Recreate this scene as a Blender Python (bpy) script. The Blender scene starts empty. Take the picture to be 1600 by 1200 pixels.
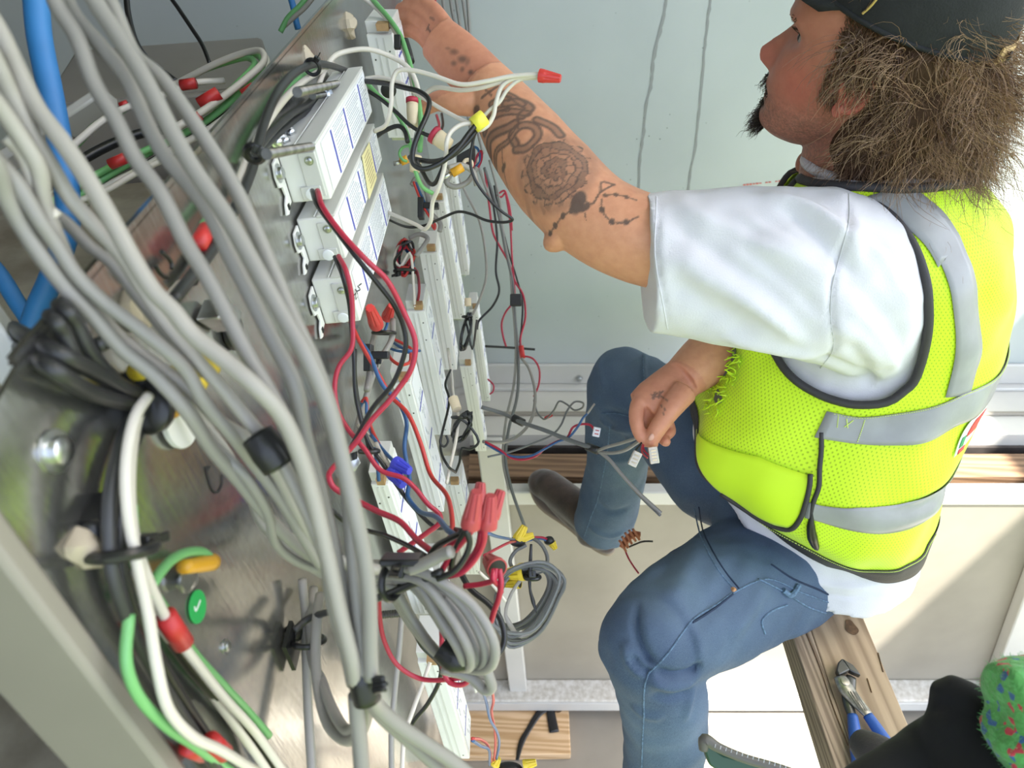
import bpy, bmesh, math, random
import numpy as np
from mathutils import Vector, Matrix, noise
from mathutils.bvhtree import BVHTree

SC = bpy.context.scene
COL = SC.collection
V = Vector
# ------------------------------------------------------------------ camera
FPX = 1056.0                                   # focal length in pixels of a 1600 px wide frame
PITCH = math.atan(830 / FPX)
UP = V((0, math.sin(PITCH), math.cos(PITCH)))
FW = V((0, math.cos(PITCH), -math.sin(PITCH)))
RT = V((1, 0, 0))
cam_d = bpy.data.cameras.new('camera')
cam = bpy.data.objects.new('camera', cam_d)
COL.objects.link(cam)
cam.rotation_euler = (math.pi / 2 - PITCH, 0, 0)
cam_d.sensor_width = 36
cam_d.lens = FPX / 1600 * 36
cam_d.clip_start = 0.02
cam_d.dof.use_dof = True
cam_d.dof.focus_distance = 0.80
cam_d.dof.aperture_fstop = 8.5
SC.camera = cam
# ------------------------------------------------------------------ light
world = bpy.data.worlds.new('sky')
SC.world = world
world.use_nodes = True
wn = world.node_tree.nodes
bg = wn['Background']
sky = wn.new('ShaderNodeTexSky')
sky.sky_type = 'NISHITA'
sky.sun_disc = False
sky.sun_elevation = math.radians(58)
sky.sun_rotation = math.radians(70)
sky.air_density = 1.0
sky.dust_density = 3.0
tint = wn.new('ShaderNodeMixRGB')
tint.inputs[0].default_value = 0.72
tint.inputs[2].default_value = (0.96, 0.97, 1.0, 1)
world.node_tree.links.new(sky.outputs[0], tint.inputs[1])
world.node_tree.links.new(tint.outputs[0], bg.inputs[0])
bg.inputs[1].default_value = 0.95
sun_d = bpy.data.lights.new('sun', 'SUN')
sun_d.energy = 14.0
sun_d.angle = math.radians(0.6)
sun_d.color = (1.0, 0.95, 0.86)
sun = bpy.data.objects.new('sun', sun_d)
COL.objects.link(sun)
SUN_DIR = V((-0.24, 0.30, -0.92)).normalized()    # travel direction: high sun coming over the camera's right shoulder
sun.rotation_euler = SUN_DIR.to_track_quat('-Z', 'Y').to_euler()
SC.view_settings.view_transform = 'Standard'
SC.view_settings.look = 'None'
SC.view_settings.gamma = 1
SC.view_settings.use_curve_mapping = False
SC.view_settings.exposure = 0.75

# ------------------------------------------------------------------ helpers
def P(x, y, d):
    """point seen at photo position (x, y) at distance d along the optical axis"""
    return RT * ((x - 800) / FPX * d) + UP * ((600 - y) / FPX * d) + FW * d
def PZ(x, y, z):
    r = P(x, y, 1.0)
    return r * (z / r.z)
def PY(x, y, yy):
    r = P(x, y, 1.0)
    return r * (yy / r.y)

def nodes_of(name):
    m = bpy.data.materials.new(name)
    m.use_nodes = True
    nt = m.node_tree
    return m, nt, nt.nodes['Principled BSDF']

def mat(name, col, rough=0.5, metal=0.0, var=0.0, vscale=20.0, bump=0.0, bscale=60.0, col2=None,
        spec=None, trans=0.0, stretch=None, detail=4.0, sheen=0.0):
    m, nt, b = nodes_of(name)
    N, L = nt.nodes, nt.links
    b.inputs['Base Color'].default_value = (*col, 1)
    b.inputs['Roughness'].default_value = rough
    b.inputs['Metallic'].default_value = metal
    if spec is not None: b.inputs['Specular IOR Level'].default_value = spec
    if trans: b.inputs['Transmission Weight'].default_value = trans
    if sheen: b.inputs['Sheen Weight'].default_value = sheen
    tc = N.new('ShaderNodeTexCoord')
    src = tc.outputs['Object']
    if stretch:
        mp = N.new('ShaderNodeMapping'); mp.inputs['Scale'].default_value = stretch
        L.new(src, mp.inputs[0]); src = mp.outputs[0]
    if var or col2:
        nz = N.new('ShaderNodeTexNoise'); nz.inputs['Scale'].default_value = vscale
        nz.inputs['Detail'].default_value = detail
        L.new(src, nz.inputs['Vector'])
        rp = N.new('ShaderNodeValToRGB')
        rp.color_ramp.elements[0].position = 0.35; rp.color_ramp.elements[1].position = 0.65
        c2 = col2 if col2 else tuple(max(0, c * (1 - var)) for c in col)
        rp.color_ramp.elements[0].color = (*c2, 1); rp.color_ramp.elements[1].color = (*col, 1)
        L.new(nz.outputs['Fac'], rp.inputs[0]); L.new(rp.outputs[0], b.inputs['Base Color'])
    if bump:
        nb = N.new('ShaderNodeTexNoise'); nb.inputs['Scale'].default_value = bscale
        nb.inputs['Detail'].default_value = 3
        L.new(src, nb.inputs['Vector'])
        bp = N.new('ShaderNodeBump'); bp.inputs['Strength'].default_value = bump
        bp.inputs['Distance'].default_value = 0.002
        L.new(nb.outputs['Fac'], bp.inputs['Height']); L.new(bp.outputs[0], b.inputs['Normal'])
    return m

M = {}
M['grey_cable'] = mat('grey_cable_jacket', (0.275, 0.26, 0.24), 0.42, var=.12, vscale=8)
M['pale_cable'] = mat('pale_cable_jacket', (0.36, 0.335, 0.30), 0.42, var=.12, vscale=8)
M['slate_cable'] = mat('slate_cable_jacket', (0.16, 0.165, 0.165), 0.45, var=.15, vscale=9)
M['white_wire'] = mat('white_wire', (0.66, 0.61, 0.54), 0.4, var=.1, vscale=14)
M['black_wire'] = mat('black_wire', (0.012, 0.012, 0.013), 0.35)
M['dark_wire'] = mat('dusty_black_wire', (0.035, 0.035, 0.036), 0.4, var=.4, vscale=30)
M['red_wire'] = mat('red_wire', (0.42, 0.02, 0.05), 0.35)
M['scarlet_wire'] = mat('scarlet_wire', (0.48, 0.035, 0.028), 0.35)
M['blue_wire'] = mat('blue_wire', (0.03, 0.10, 0.25), 0.35)
M['green_wire'] = mat('green_wire', (0.16, 0.42, 0.15), 0.4)
M['red_nut'] = mat('red_nut_plastic', (0.60, 0.04, 0.035), 0.42, bump=.1, bscale=300)
M['pink_nut'] = mat('coral_nut_plastic', (0.42, 0.055, 0.06), 0.45)
M['blue_nut'] = mat('blue_nut_plastic', (0.05, 0.06, 0.55), 0.4)
M['yellow'] = mat('yellow_plastic', (0.75, 0.55, 0.04), 0.4)
M['amber'] = mat('amber_plastic', (0.68, 0.34, 0.02), 0.4)
M['tape_black'] = mat('black_tape', (0.014, 0.014, 0.015), 0.4, bump=.4, bscale=90)
M['tape_red'] = mat('red_tape', (0.56, 0.03, 0.03), 0.42, var=.2, vscale=30)
M['tie'] = mat('black_nylon', (0.013, 0.013, 0.014), 0.33)
M['white_metal'] = mat('white_enamel', (0.80, 0.80, 0.78), 0.38, var=.05, vscale=12)
M['box_side'] = mat('box_side_metal', (0.66, 0.66, 0.63), 0.4, var=.08, vscale=10)
M['taupe_metal'] = mat('taupe_enamel', (0.27, 0.245, 0.21), 0.5, var=.12, vscale=6)
M['steel'] = mat('zinc_steel', (0.62, 0.64, 0.65), 0.28, 1.0, var=.3, vscale=60)
M['dark_steel'] = mat('dark_steel', (0.20, 0.20, 0.19), 0.38, 0.9, var=.4, vscale=70)
M['label_white'] = mat('label_paper', (0.86, 0.88, 0.92), 0.5)
M['label_blue'] = mat('label_blue_ink', (0.07, 0.08, 0.42), 0.5)
M['label_ink'] = mat('label_grey_ink', (0.45, 0.47, 0.52), 0.6)
M['label_yellow'] = mat('yellow_sticker', (0.85, 0.77, 0.42), 0.55)
M['ink'] = mat('black_marker_ink', (0.015, 0.015, 0.018), 0.6)
M['blue_strap'] = mat('blue_tubing', (0.035, 0.21, 0.52), 0.5, var=.3, vscale=12)
M['foam'] = mat('tan_glue', (0.46, 0.39, 0.29), 0.7, bump=.5, bscale=120)
M['lens'] = mat('clear_plastic', (0.85, 0.78, 0.7), 0.12, trans=.5)
M['black_rubber'] = mat('black_rubber', (0.012, 0.012, 0.012), 0.5)

def obj_from(name, verts, faces, m=None, parent=None, smooth=True, loc=None):
    me = bpy.data.meshes.new(name)
    me.from_pydata([tuple(v) for v in verts], [], faces)
    me.validate()
    o = bpy.data.objects.new(name, me)
    COL.objects.link(o)
    if smooth and len(me.polygons):
        me.polygons.foreach_set('use_smooth', [True] * len(me.polygons))
    if m is not None: me.materials.append(M[m] if isinstance(m, str) else m)
    if parent is not None: o.parent = parent
    return o

def tag(o, label, cat, group=None, kind=None):
    o['label'] = label; o['category'] = cat
    if group: o['group'] = group
    if kind: o['kind'] = kind
    return o
def part(o, label):
    o['label'] = label
    return o
def struct(o):
    o['kind'] = 'structure'
    return o
def thing(name, label, cat, group=None, at=(0, 0, 0)):
    o = bpy.data.objects.new(name, None)
    o.empty_display_size = 0.02
    COL.objects.link(o)
    o.location = at
    return tag(o, label, cat, group)

class MB:
    """mesh builder: several shapes that make ONE mesh"""
    def __init__(s): s.v = []; s.f = []
    def add(s, verts, faces):
        k = len(s.v)
        s.v += [V(q) for q in verts]
        s.f += [tuple(i + k for i in f) for f in faces]
        return s
    def box(s, c, ex, ey, ez, hx, hy, hz):
        c = V(c)
        vs = [c + ex * (hx * a) + ey * (hy * b) + ez * (hz * d) for a in (-1, 1) for b in (-1, 1) for d in (-1, 1)]
        return s.add(vs, [(0, 1, 3, 2), (4, 6, 7, 5), (0, 4, 5, 1), (2, 3, 7, 6), (0, 2, 6, 4), (1, 5, 7, 3)])
    def span(s, a, b):
        a = V(a); b = V(b); c = (a + b) / 2; h = (b - a) / 2
        return s.box(c, V((1, 0, 0)), V((0, 1, 0)), V((0, 0, 1)), abs(h.x), abs(h.y), abs(h.z))
    def tube(s, pts, r, n=8, caps=True, flat=None, res=None):
        vs, fs = tube_geo(pts, r, n, caps, flat, res)
        return s.add(vs, fs)
    def prism(s, poly, h):
        """poly: list of points (planar), h: offset vector"""
        k = len(poly)
        vs = [V(q) for q in poly] + [V(q) + h for q in poly]
        return s.add(vs, [tuple(range(k))[::-1], tuple(range(k, 2 * k))] +
                     [(i, (i + 1) % k, k + (i + 1) % k, k + i) for i in range(k)])
    def lathe(s, c, axis, prof, n=16, ref=None, lobes=0, lobe=0.0):
        """prof: (distance along axis, radius)"""
        c = V(c); axis = V(axis).normalized()
        e1 = axis.orthogonal().normalized() if ref is None else (V(ref) - axis * V(ref).dot(axis)).normalized()
        e2 = axis.cross(e1)
        vs, fs = [], []
        for (h, r) in prof:
            for i in range(n):
                a = 2 * math.pi * i / n
                rr = r * (1 + (lobe if (lobes and (i * lobes * 2 // n) % 2) else 0))
                vs.append(c + axis * h + (e1 * math.cos(a) + e2 * math.sin(a)) * rr)
        for j in range(len(prof) - 1):
            for i in range(n):
                fs.append((j * n + i, j * n + (i + 1) % n, (j + 1) * n + (i + 1) % n, (j + 1) * n + i))
        fs.append(tuple(range(n))[::-1]); fs.append(tuple(range((len(prof) - 1) * n, len(prof) * n)))
        return s.add(vs, fs)
    def ellipsoid(s, c, ex, ey, ez, nu=20, nv=12):
        c = V(c); vs = [c - ez]; fs = []
        for j in range(1, nv):
            ph = -math.pi / 2 + math.pi * j / nv
            for i in range(nu):
                a = 2 * math.pi * i / nu
                vs.append(c + (ex * math.cos(a) + ey * math.sin(a)) * math.cos(ph) + ez * math.sin(ph))
        vs.append(c + ez)
        for i in range(nu): fs.append((0, 1 + (i + 1) % nu, 1 + i))
        for j in range(nv - 2):
            for i in range(nu):
                a = 1 + j * nu
                fs.append((a + i, a + (i + 1) % nu, a + nu + (i + 1) % nu, a + nu + i))
        a = 1 + (nv - 2) * nu
        for i in range(nu): fs.append((a + i, a + (i + 1) % nu, len(vs) - 1))
        return s.add(vs, fs)
    def build(s, name, m=None, parent=None, smooth=True, bevel=0.0, sub=0, seg=2):
        o = obj_from(name, s.v, s.f, m, parent, smooth)
        if bevel:
            b = o.modifiers.new('bevel', 'BEVEL'); b.width = bevel; b.segments = seg; b.limit_method = 'ANGLE'
            b.angle_limit = math.radians(35)
        if sub:
            q = o.modifiers.new('sub', 'SUBSURF'); q.levels = sub; q.render_levels = sub
        if smooth and not sub:
            autosmooth(o)
        return o

def autosmooth(o, ang=40):
    me = o.data
    bm = bmesh.new(); bm.from_mesh(me)
    for e in bm.edges:
        if len(e.link_faces) == 2 and e.calc_face_angle(0) > math.radians(ang): e.smooth = False
    bm.to_mesh(me); bm.free()

def catmull(pts, res):
    n = len(pts)
    if n < 3 or res <= 1: return [V(p) for p in pts]
    out = []
    for i in range(n - 1):
        p0 = V(pts[i - 1]) if i else V(pts[0]) * 2 - V(pts[1])
        p1, p2 = V(pts[i]), V(pts[i + 1])
        p3 = V(pts[i + 2]) if i + 2 < n else p2 * 2 - p1
        a, b = max((p1 - p0).length, 1e-6) ** .5, max((p2 - p1).length, 1e-6) ** .5
        c = max((p3 - p2).length, 1e-6) ** .5
        m1 = ((p1 - p0) / a - (p2 - p0) / (a + b) + (p2 - p1) / b) * b
        m2 = ((p2 - p1) / b - (p3 - p1) / (b + c) + (p3 - p2) / c) * b
        for k in range(res):
            t = k / res; t2 = t * t; t3 = t2 * t
            out.append(p1 * (2 * t3 - 3 * t2 + 1) + m1 * (t3 - 2 * t2 + t) + p2 * (-2 * t3 + 3 * t2) + m2 * (t3 - t2))
    out.append(V(pts[-1]))
    return out

def tube_geo(pts, r, n=8, caps=True, flat=None, res=None):
    """r: number or list of radii (one per given point); flat: (normal, ratio) squashes the section along normal"""
    k0 = len(pts)
    if res is None: res = 6 if k0 > 2 else 1
    sm = catmull(pts, res)
    if isinstance(r, (list, tuple)):
        rr = []
        for i in range(k0 - 1):
            for k in range(res if k0 > 2 else 1): rr.append(r[i] + (r[i + 1] - r[i]) * k / res)
        rr.append(r[-1])
    else: rr = [r] * len(sm)
    vs, fs = [], []
    nrm = None
    for i, p in enumerate(sm):
        t = (sm[min(i + 1, len(sm) - 1)] - sm[max(i - 1, 0)])
        t = t.normalized() if t.length > 1e-9 else V((0, 0, 1))
        if flat:
            nrm = V(flat[0]) - t * V(flat[0]).dot(t); nrm.normalize()
        elif nrm is None: nrm = t.orthogonal().normalized()
        else:
            nrm = nrm - t * nrm.dot(t)
            nrm = nrm.normalized() if nrm.length > 1e-6 else t.orthogonal().normalized()
        bn = t.cross(nrm)
        for j in range(n):
            a = 2 * math.pi * j / n
            k = flat[1] if flat else 1
            vs.append(p + (nrm * (math.cos(a) * k) + bn * math.sin(a)) * rr[i])
    for i in range(len(sm) - 1):
        for j in range(n):
            fs.append((i * n + j, i * n + (j + 1) % n, (i + 1) * n + (j + 1) % n, (i + 1) * n + j))
    if caps:
        fs.append(tuple(range(n))[::-1]); fs.append(tuple(range((len(sm) - 1) * n, len(sm) * n)))
    return vs, fs

def tube(name, pts, r, m, parent=None, n=8, flat=None, res=None):
    vs, fs = tube_geo(pts, r, n, True, flat, res)
    return obj_from(name, vs, fs, m, parent, True)
def PP3(pts, d=None):
    """photo points (x, y[, d]) to space; missing distances are interpolated"""
    q = [list(p) for p in pts]
    if all(len(p) == 2 for p in q):
        return [P(p[0], p[1], d) for p in q]
    known = [i for i, p in enumerate(q) if len(p) == 3]
    for i, p in enumerate(q):
        if len(p) == 2:
            lo = max([k for k in known if k < i], default=None); hi = min([k for k in known if k > i], default=None)
            if lo is None: z = q[hi][2]
            elif hi is None: z = q[lo][2]
            else: z = q[lo][2] + (q[hi][2] - q[lo][2]) * (i - lo) / (hi - lo)
            q[i] = [p[0], p[1], z]
    return [P(*p) for p in q]
def wire(name, pts, r, m, label, cat='wire', group=None, d=None, n=8, parent=None):
    o = tube(name, PP3(pts, d), r, m, parent, n)
    if parent is None: tag(o, label, cat, group)
    return o
X3, Y3, Z3 = V((1, 0, 0)), V((0, 1, 0)), V((0, 0, 1))
# ================================================================== the setting
def wall_material():
    m, nt, b = nodes_of('blue_grey_wall_paint')
    N, L = nt.nodes, nt.links
    b.inputs['Roughness'].default_value = 0.42
    tc = N.new('ShaderNodeTexCoord')
    n1 = N.new('ShaderNodeTexNoise'); n1.inputs['Scale'].default_value = 3; n1.inputs['Detail'].default_value = 6
    L.new(tc.outputs['Object'], n1.inputs['Vector'])
    rp = N.new('ShaderNodeValToRGB')
    rp.color_ramp.elements[0].color = (0.42, 0.46, 0.475, 1); rp.color_ramp.elements[1].color = (0.49, 0.53, 0.54, 1)
    rp.color_ramp.elements[0].position = .3; rp.color_ramp.elements[1].position = .7
    L.new(n1.outputs['Fac'], rp.inputs[0])
    sp = N.new('ShaderNodeTexVoronoi'); sp.inputs['Scale'].default_value = 34
    L.new(tc.outputs['Object'], sp.inputs['Vector'])
    th = N.new('ShaderNodeValToRGB')
    th.color_ramp.elements[0].position = .045; th.color_ramp.elements[1].position = .075
    th.color_ramp.elements[0].color = (.4, .4, .4, 1); th.color_ramp.elements[1].color = (1, 1, 1, 1)
    L.new(sp.outputs['Distance'], th.inputs[0])
    n2 = N.new('ShaderNodeTexNoise'); n2.inputs['Scale'].default_value = 9
    L.new(tc.outputs['Object'], n2.inputs['Vector'])
    r2 = N.new('ShaderNodeValToRGB'); r2.color_ramp.elements[0].position = .52; r2.color_ramp.elements[1].position = .6
    L.new(n2.outputs['Fac'], r2.inputs[0])
    mx = N.new('ShaderNodeMixRGB'); mx.inputs[1].default_value = (1, 1, 1, 1)
    L.new(r2.outputs[0], mx.inputs[0]); L.new(th.outputs[0], mx.inputs[2])
    mu = N.new('ShaderNodeMixRGB'); mu.blend_type = 'MULTIPLY'; mu.inputs[0].default_value = 1
    L.new(rp.outputs[0], mu.inputs[1]); L.new(mx.outputs[0], mu.inputs[2])
    L.new(mu.outputs[0], b.inputs['Base Color'])
    return m
M['wall'] = wall_material()
M['beige'] = mat('beige_sheet_metal', (0.31, 0.28, 0.23), 0.5, var=.14, vscale=5, bump=.08, bscale=40)
M['beige_light'] = mat('cream_sheet_metal', (0.62, 0.60, 0.55), 0.5, var=.08, vscale=6)
M['rail_white'] = mat('white_rail_enamel', (0.58, 0.57, 0.54), 0.4, var=.08, vscale=8)
M['dirty_rail'] = mat('dirt_speckled_rail', (0.66, 0.63, 0.57), 0.55, col2=(0.48, 0.44, 0.37), vscale=60, detail=8)
M['gap'] = mat('dark_recess', (0.06, 0.05, 0.045), 0.8, var=.4, vscale=30)  # trough lining coloured dark for the shade inside it
M['dust'] = mat('dusty_shelf', (0.42, 0.38, 0.31), 0.7, col2=(0.20, 0.17, 0.13), vscale=12, detail=8)
M['grass'] = mat('lawn', (0.11, 0.17, 0.035), 0.9, var=.5, vscale=3)
M['blocker_sheet'] = mat('pale_blocker_sheet', (0.50, 0.50, 0.48), 0.6)  # plain sheet for the added slabs that block the sun
M['drip'] = mat('drip_stain', (0.27, 0.285, 0.29), 0.6)
M['red_print'] = mat('faint_red_print', (0.55, 0.16, 0.15), 0.6)

WY = 1.65          # back wall
LZ = -1.30         # ledge the far boot stands on
PYL = 1.20         # lower panel wall
FZ = -2.36         # floor
struct(MB().span((-2.2, WY, LZ), (3.2, WY + .04, 2.30)).build('wall_back', 'wall'))
struct(MB().span((-2.2, 1.42, LZ - .04), (3.2, WY + .04, LZ)).build('trim_1', 'beige_light'))
t = MB()
t.span((-2.2, WY - .035, LZ), (3.2, WY, LZ + .012)); t.span((-2.2, WY - .012, LZ + .012), (3.2, WY - .0, LZ + .085))
struct(t.build('trim_2', 'rail_white', bevel=.004))
struct(MB().span((-2.2, 1.50, LZ), (3.2, 1.513, LZ + .010)).build('trim_3', 'beige', bevel=.003))
# trough under the ledge with the front lip
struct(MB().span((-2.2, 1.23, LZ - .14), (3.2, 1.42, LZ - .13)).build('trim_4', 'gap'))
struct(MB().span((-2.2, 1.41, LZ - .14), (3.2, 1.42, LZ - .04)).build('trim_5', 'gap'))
struct(MB().span((-2.2, PYL, LZ - .05), (3.2, 1.235, LZ)).build('trim_6', 'rail_white', bevel=.005))
struct(MB().span((-2.2, PYL + .006, -2.27), (3.2, PYL + .03, LZ - .05)).build('wall_lower', 'beige'))
t = MB().prism([V((-2.2, PYL + .006, -2.245)), V((-2.2, 1.135, -2.255)), V((-2.2, 1.135, -2.30)), V((-2.2, PYL + .006, -2.30))], V((5.4, 0, 0)))
struct(t.build('trim_7', 'dirty_rail', bevel=.004))
struct(MB().span((-2.2, 1.128, -2.31), (3.2, 1.137, -2.262)).build('trim_8', 'rail_white', bevel=.002))
struct(MB().span((-2.2, -.35, FZ - .04), (3.2, 1.7, FZ)).build('floor', 'beige'))
struct(MB().span((-2.2, PYL, FZ), (3.2, PYL + .03, -2.27)).build('trim_9', 'beige'))
# upright channels on the lower wall
def channel(name, a, b, w):
    h = V((w, 0, 0))
    struct(MB().prism([a, a + h, b + h, b], V((0, .04, 0))).build(name, 'rail_white', bevel=.004))
channel('trim_10', PY(745, 700, 1.165), PY(797, 1088, 1.165), .06)
qa, qb = PY(1604, 925, 1.165), PY(1556, 1052, 1.165); qd = (qb - qa) / (qb.z - qa.z)
channel('trim_11', qa + qd * (-1.35 - qa.z), qa + qd * (-2.245 - qa.z), .09)
struct(MB().span((-1.50, -.3, FZ), (-1.46, 1.69, 2.3)).build('wall_left', 'taupe_metal'))
# roof added out of view to shade everything but a sunlit slot
struct(MB().span((-2.2, -1.15, 2.30), (1.62, 1.9, 2.34)).build('sun_blocker', 'blocker_sheet'))  # unseen slab, added to keep the sun off the man and sheet
struct(MB().span((2.34, -1.15, 2.30), (3.2, 1.9, 2.34)).build('sun_blocker_right', 'blocker_sheet'))  # unseen slab, added to bound the sun stripe on its right
struct(MB().span((-1.5, -.34, FZ), (-.36, -.30, 2.3)).build('sky_blocker_front', 'taupe_metal'))  # unseen sheet, added to keep sky light out of the left corner

struct(MB().span((-1.5, -.30, .30), (-.32, 1.65, .33)).build('sky_blocker_top', 'taupe_metal'))  # unseen low cover, added to darken the space behind the sheet
g = struct(MB().span((-30, -30, FZ - .6), (30, 30, FZ - .5)).build('ground', 'grass'))

# drip stains down the wall, a print line and screws
def stain(px, name, w):
    q = [PY(x, y, WY - .0012) for x, y in px]
    sm = catmull(q, 5); vs = []; fs = []
    random.seed(len(px))
    for i, p in enumerate(sm):
        ww = w * random.uniform(.6, 1.2); j = random.uniform(-.3, .3) * w
        vs += [p + V((j - ww, 0, 0)), p + V((j + ww, 0, 0))]
        if i: fs.append((2 * i - 2, 2 * i - 1, 2 * i + 1, 2 * i))
    struct(obj_from(name, vs, fs, 'drip'))
stain([(1062, -150), (1050, -70), (1042, 0), (1036, 30), (1028, 62), (1021, 95), (1018, 130), (1009, 170), (1006, 205), (1001, 240), (998, 296)], 'stain_1', .0035)
stain([(1128, -150), (1117, -70), (1110, 0), (1106, 35), (1101, 80), (1097, 130), (1091, 190), (1086, 235), (1079, 268), (1074, 315)], 'stain_2', .0028)
stain([(610, 272), (660, 290), (712, 309), (758, 311), (810, 322)], 'stain_3', .001)
t = MB()
random.seed(5)
for x in range(1163, 1262, 5):
    if x in (1193, 1208): continue
    a = PY(x, 289 - (x - 1163) * .11, WY - .001)
    t.box(a, X3, Y3, Z3, random.uniform(.0025, .0033), .0006, random.uniform(.001, .0022))
struct(t.build('print_1', 'red_print', smooth=False))
def screw(c, axis, r, name, parent=None, m='steel', h=None):
    h = h or r * .7
    t = MB().lathe(c, axis, [(0, r * 1.45), (r * .18, r * 1.5), (r * .22, r), (h, r * .96), (h + r * .12, r * .8)], 12)
    return t.build(name, m, parent)
s = screw(PY(905, 592, WY - .014), (0, -1, 0), .008, 'wall_screw')
tag(s, 'small dark screw in the white rail at the foot of the grey wall', 'screw')
# board lying in the trough
M['pine'] = None
def wood(name, c1, c2, scale=(2.0, 26, 26), knots=True):
    m, nt, b = nodes_of(name)
    N, L = nt.nodes, nt.links
    tc = N.new('ShaderNodeTexCoord')
    mp = N.new('ShaderNodeMapping'); mp.inputs['Scale'].default_value = scale
    L.new(tc.outputs['Object'], mp.inputs[0])
    nz = N.new('ShaderNodeTexNoise'); nz.inputs['Scale'].default_value = 2.2; nz.inputs['Detail'].default_value = 5
    nz.inputs['Distortion'].default_value = .8
    L.new(mp.outputs[0], nz.inputs['Vector'])
    wv = N.new('ShaderNodeTexWave'); wv.wave_type = 'BANDS'; wv.bands_direction = 'DIAGONAL'
    wv.inputs['Scale'].default_value = 1.1; wv.inputs['Distortion'].default_value = 7; wv.inputs['Detail'].default_value = 3
    L.new(mp.outputs[0], wv.inputs['Vector'])
    mx = N.new('ShaderNodeMixRGB'); mx.inputs[0].default_value = .5
    L.new(nz.outputs['Fac'], mx.inputs[1]); L.new(wv.outputs['Fac'], mx.inputs[2])
    rp = N.new('ShaderNodeValToRGB')
    rp.color_ramp.elements[0].position = .25; rp.color_ramp.elements[1].position = .7
    rp.color_ramp.elements[0].color = (*c2, 1); rp.color_ramp.elements[1].color = (*c1, 1)
    L.new(mx.outputs[0], rp.inputs[0]); L.new(rp.outputs[0], b.inputs['Base Color'])
    b.inputs['Roughness'].default_value = .65
    bp = N.new('ShaderNodeBump'); bp.inputs['Strength'].default_value = .35; bp.inputs['Distance'].default_value = .002
    L.new(mx.outputs[0], bp.inputs['Height']); L.new(bp.outputs[0], b.inputs['Normal'])
    return m
M['pine'] = wood('weathered_pine', (0.41, 0.30, 0.185), (0.26, 0.18, 0.105), (24, 1.6, 24))
M['pine_x'] = wood('fresh_pine', (0.72, 0.50, 0.29), (0.52, 0.32, 0.15), (1.6, 26, 26))
M['brown_wood'] = wood('brown_batten_wood', (0.27, 0.165, 0.095), (0.14, 0.08, 0.045), (1.6, 26, 26))
M['pine_side'] = wood('grey_weathered_pine', (0.36, 0.27, 0.18), (0.19, 0.135, 0.085), (60, 2.0, 60))
M['knot'] = mat('wood_knot', (0.16, 0.085, 0.035), .7, var=.5, vscale=120)
b1 = MB().span((-.62, 1.285, LZ - .128), (1.95, 1.375, LZ - .03)).build('wooden_batten', 'brown_wood', bevel=.002)
tag(b1, 'long wooden batten lying in the trough behind the brown boot, sunlit at its right end', 'board')
# ================================================================== the metal panel with the power supplies
S0 = 0.20
D1 = V((-.0208, .9998, 0)).normalized()
NP = V((1, .0208, .10)).normalized()
D2 = NP.cross(D1).normalized()
if D2.z > 0: D2 = -D2
def PL(x, y, h=0.0):
    """photo position on the plane h above the metal panel"""
    r = P(x, y, 1.0)
    return r * (-(S0 - h) / r.dot(NP))
def PQ(a, b, h=0.0):
    return D1 * a + D2 * b + NP * (h - S0)
def AB(p): return p.dot(D1), p.dot(D2)

def galvanised():
    m, nt, b = nodes_of('galvanised_sheet')
    N, L = nt.nodes, nt.links
    tc = N.new('ShaderNodeTexCoord')
    n1 = N.new('ShaderNodeTexNoise'); n1.inputs['Scale'].default_value = 14; n1.inputs['Detail'].default_value = 6
    L.new(tc.outputs['Object'], n1.inputs['Vector'])
    vo = N.new('ShaderNodeTexVoronoi'); vo.inputs['Scale'].default_value = 170
    L.new(tc.outputs['Object'], vo.inputs['Vector'])
    mx = N.new('ShaderNodeMixRGB'); mx.inputs[0].default_value = .12
    L.new(n1.outputs['Fac'], mx.inputs[1]); L.new(vo.outputs['Distance'], mx.inputs[2])
    rp = N.new('ShaderNodeValToRGB')
    rp.color_ramp.elements[0].color = (.27, .265, .25, 1); rp.color_ramp.elements[1].color = (.58, .57, .55, 1)
    rp.color_ramp.elements[0].position = .25; rp.color_ramp.elements[1].position = .7
    L.new(mx.outputs[0], rp.inputs[0]); L.new(rp.outputs[0], b.inputs['Base Color'])
    b.inputs['Metallic'].default_value = .92
    r2 = N.new('ShaderNodeMapRange'); r2.inputs['To Min'].default_value = .10; r2.inputs['To Max'].default_value = .30
    L.new(n1.outputs['Fac'], r2.inputs['Value']); L.new(r2.outputs[0], b.inputs['Roughness'])
    # scratches
    mp = N.new('ShaderNodeMapping'); mp.inputs['Scale'].default_value = (60, 60, 4)
    L.new(tc.outputs['Object'], mp.inputs[0])
    n3 = N.new('ShaderNodeTexNoise'); n3.inputs['Scale'].default_value = 4
    L.new(mp.outputs[0], n3.inputs['Vector'])
    bp = N.new('ShaderNodeBump'); bp.inputs['Strength'].default_value = .12; bp.inputs['Distance'].default_value = .001
    L.new(n3.outputs['Fac'], bp.inputs['Height']); L.new(bp.outputs[0], b.inputs['Normal'])
    return m
M['galv'] = galvanised()

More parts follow.
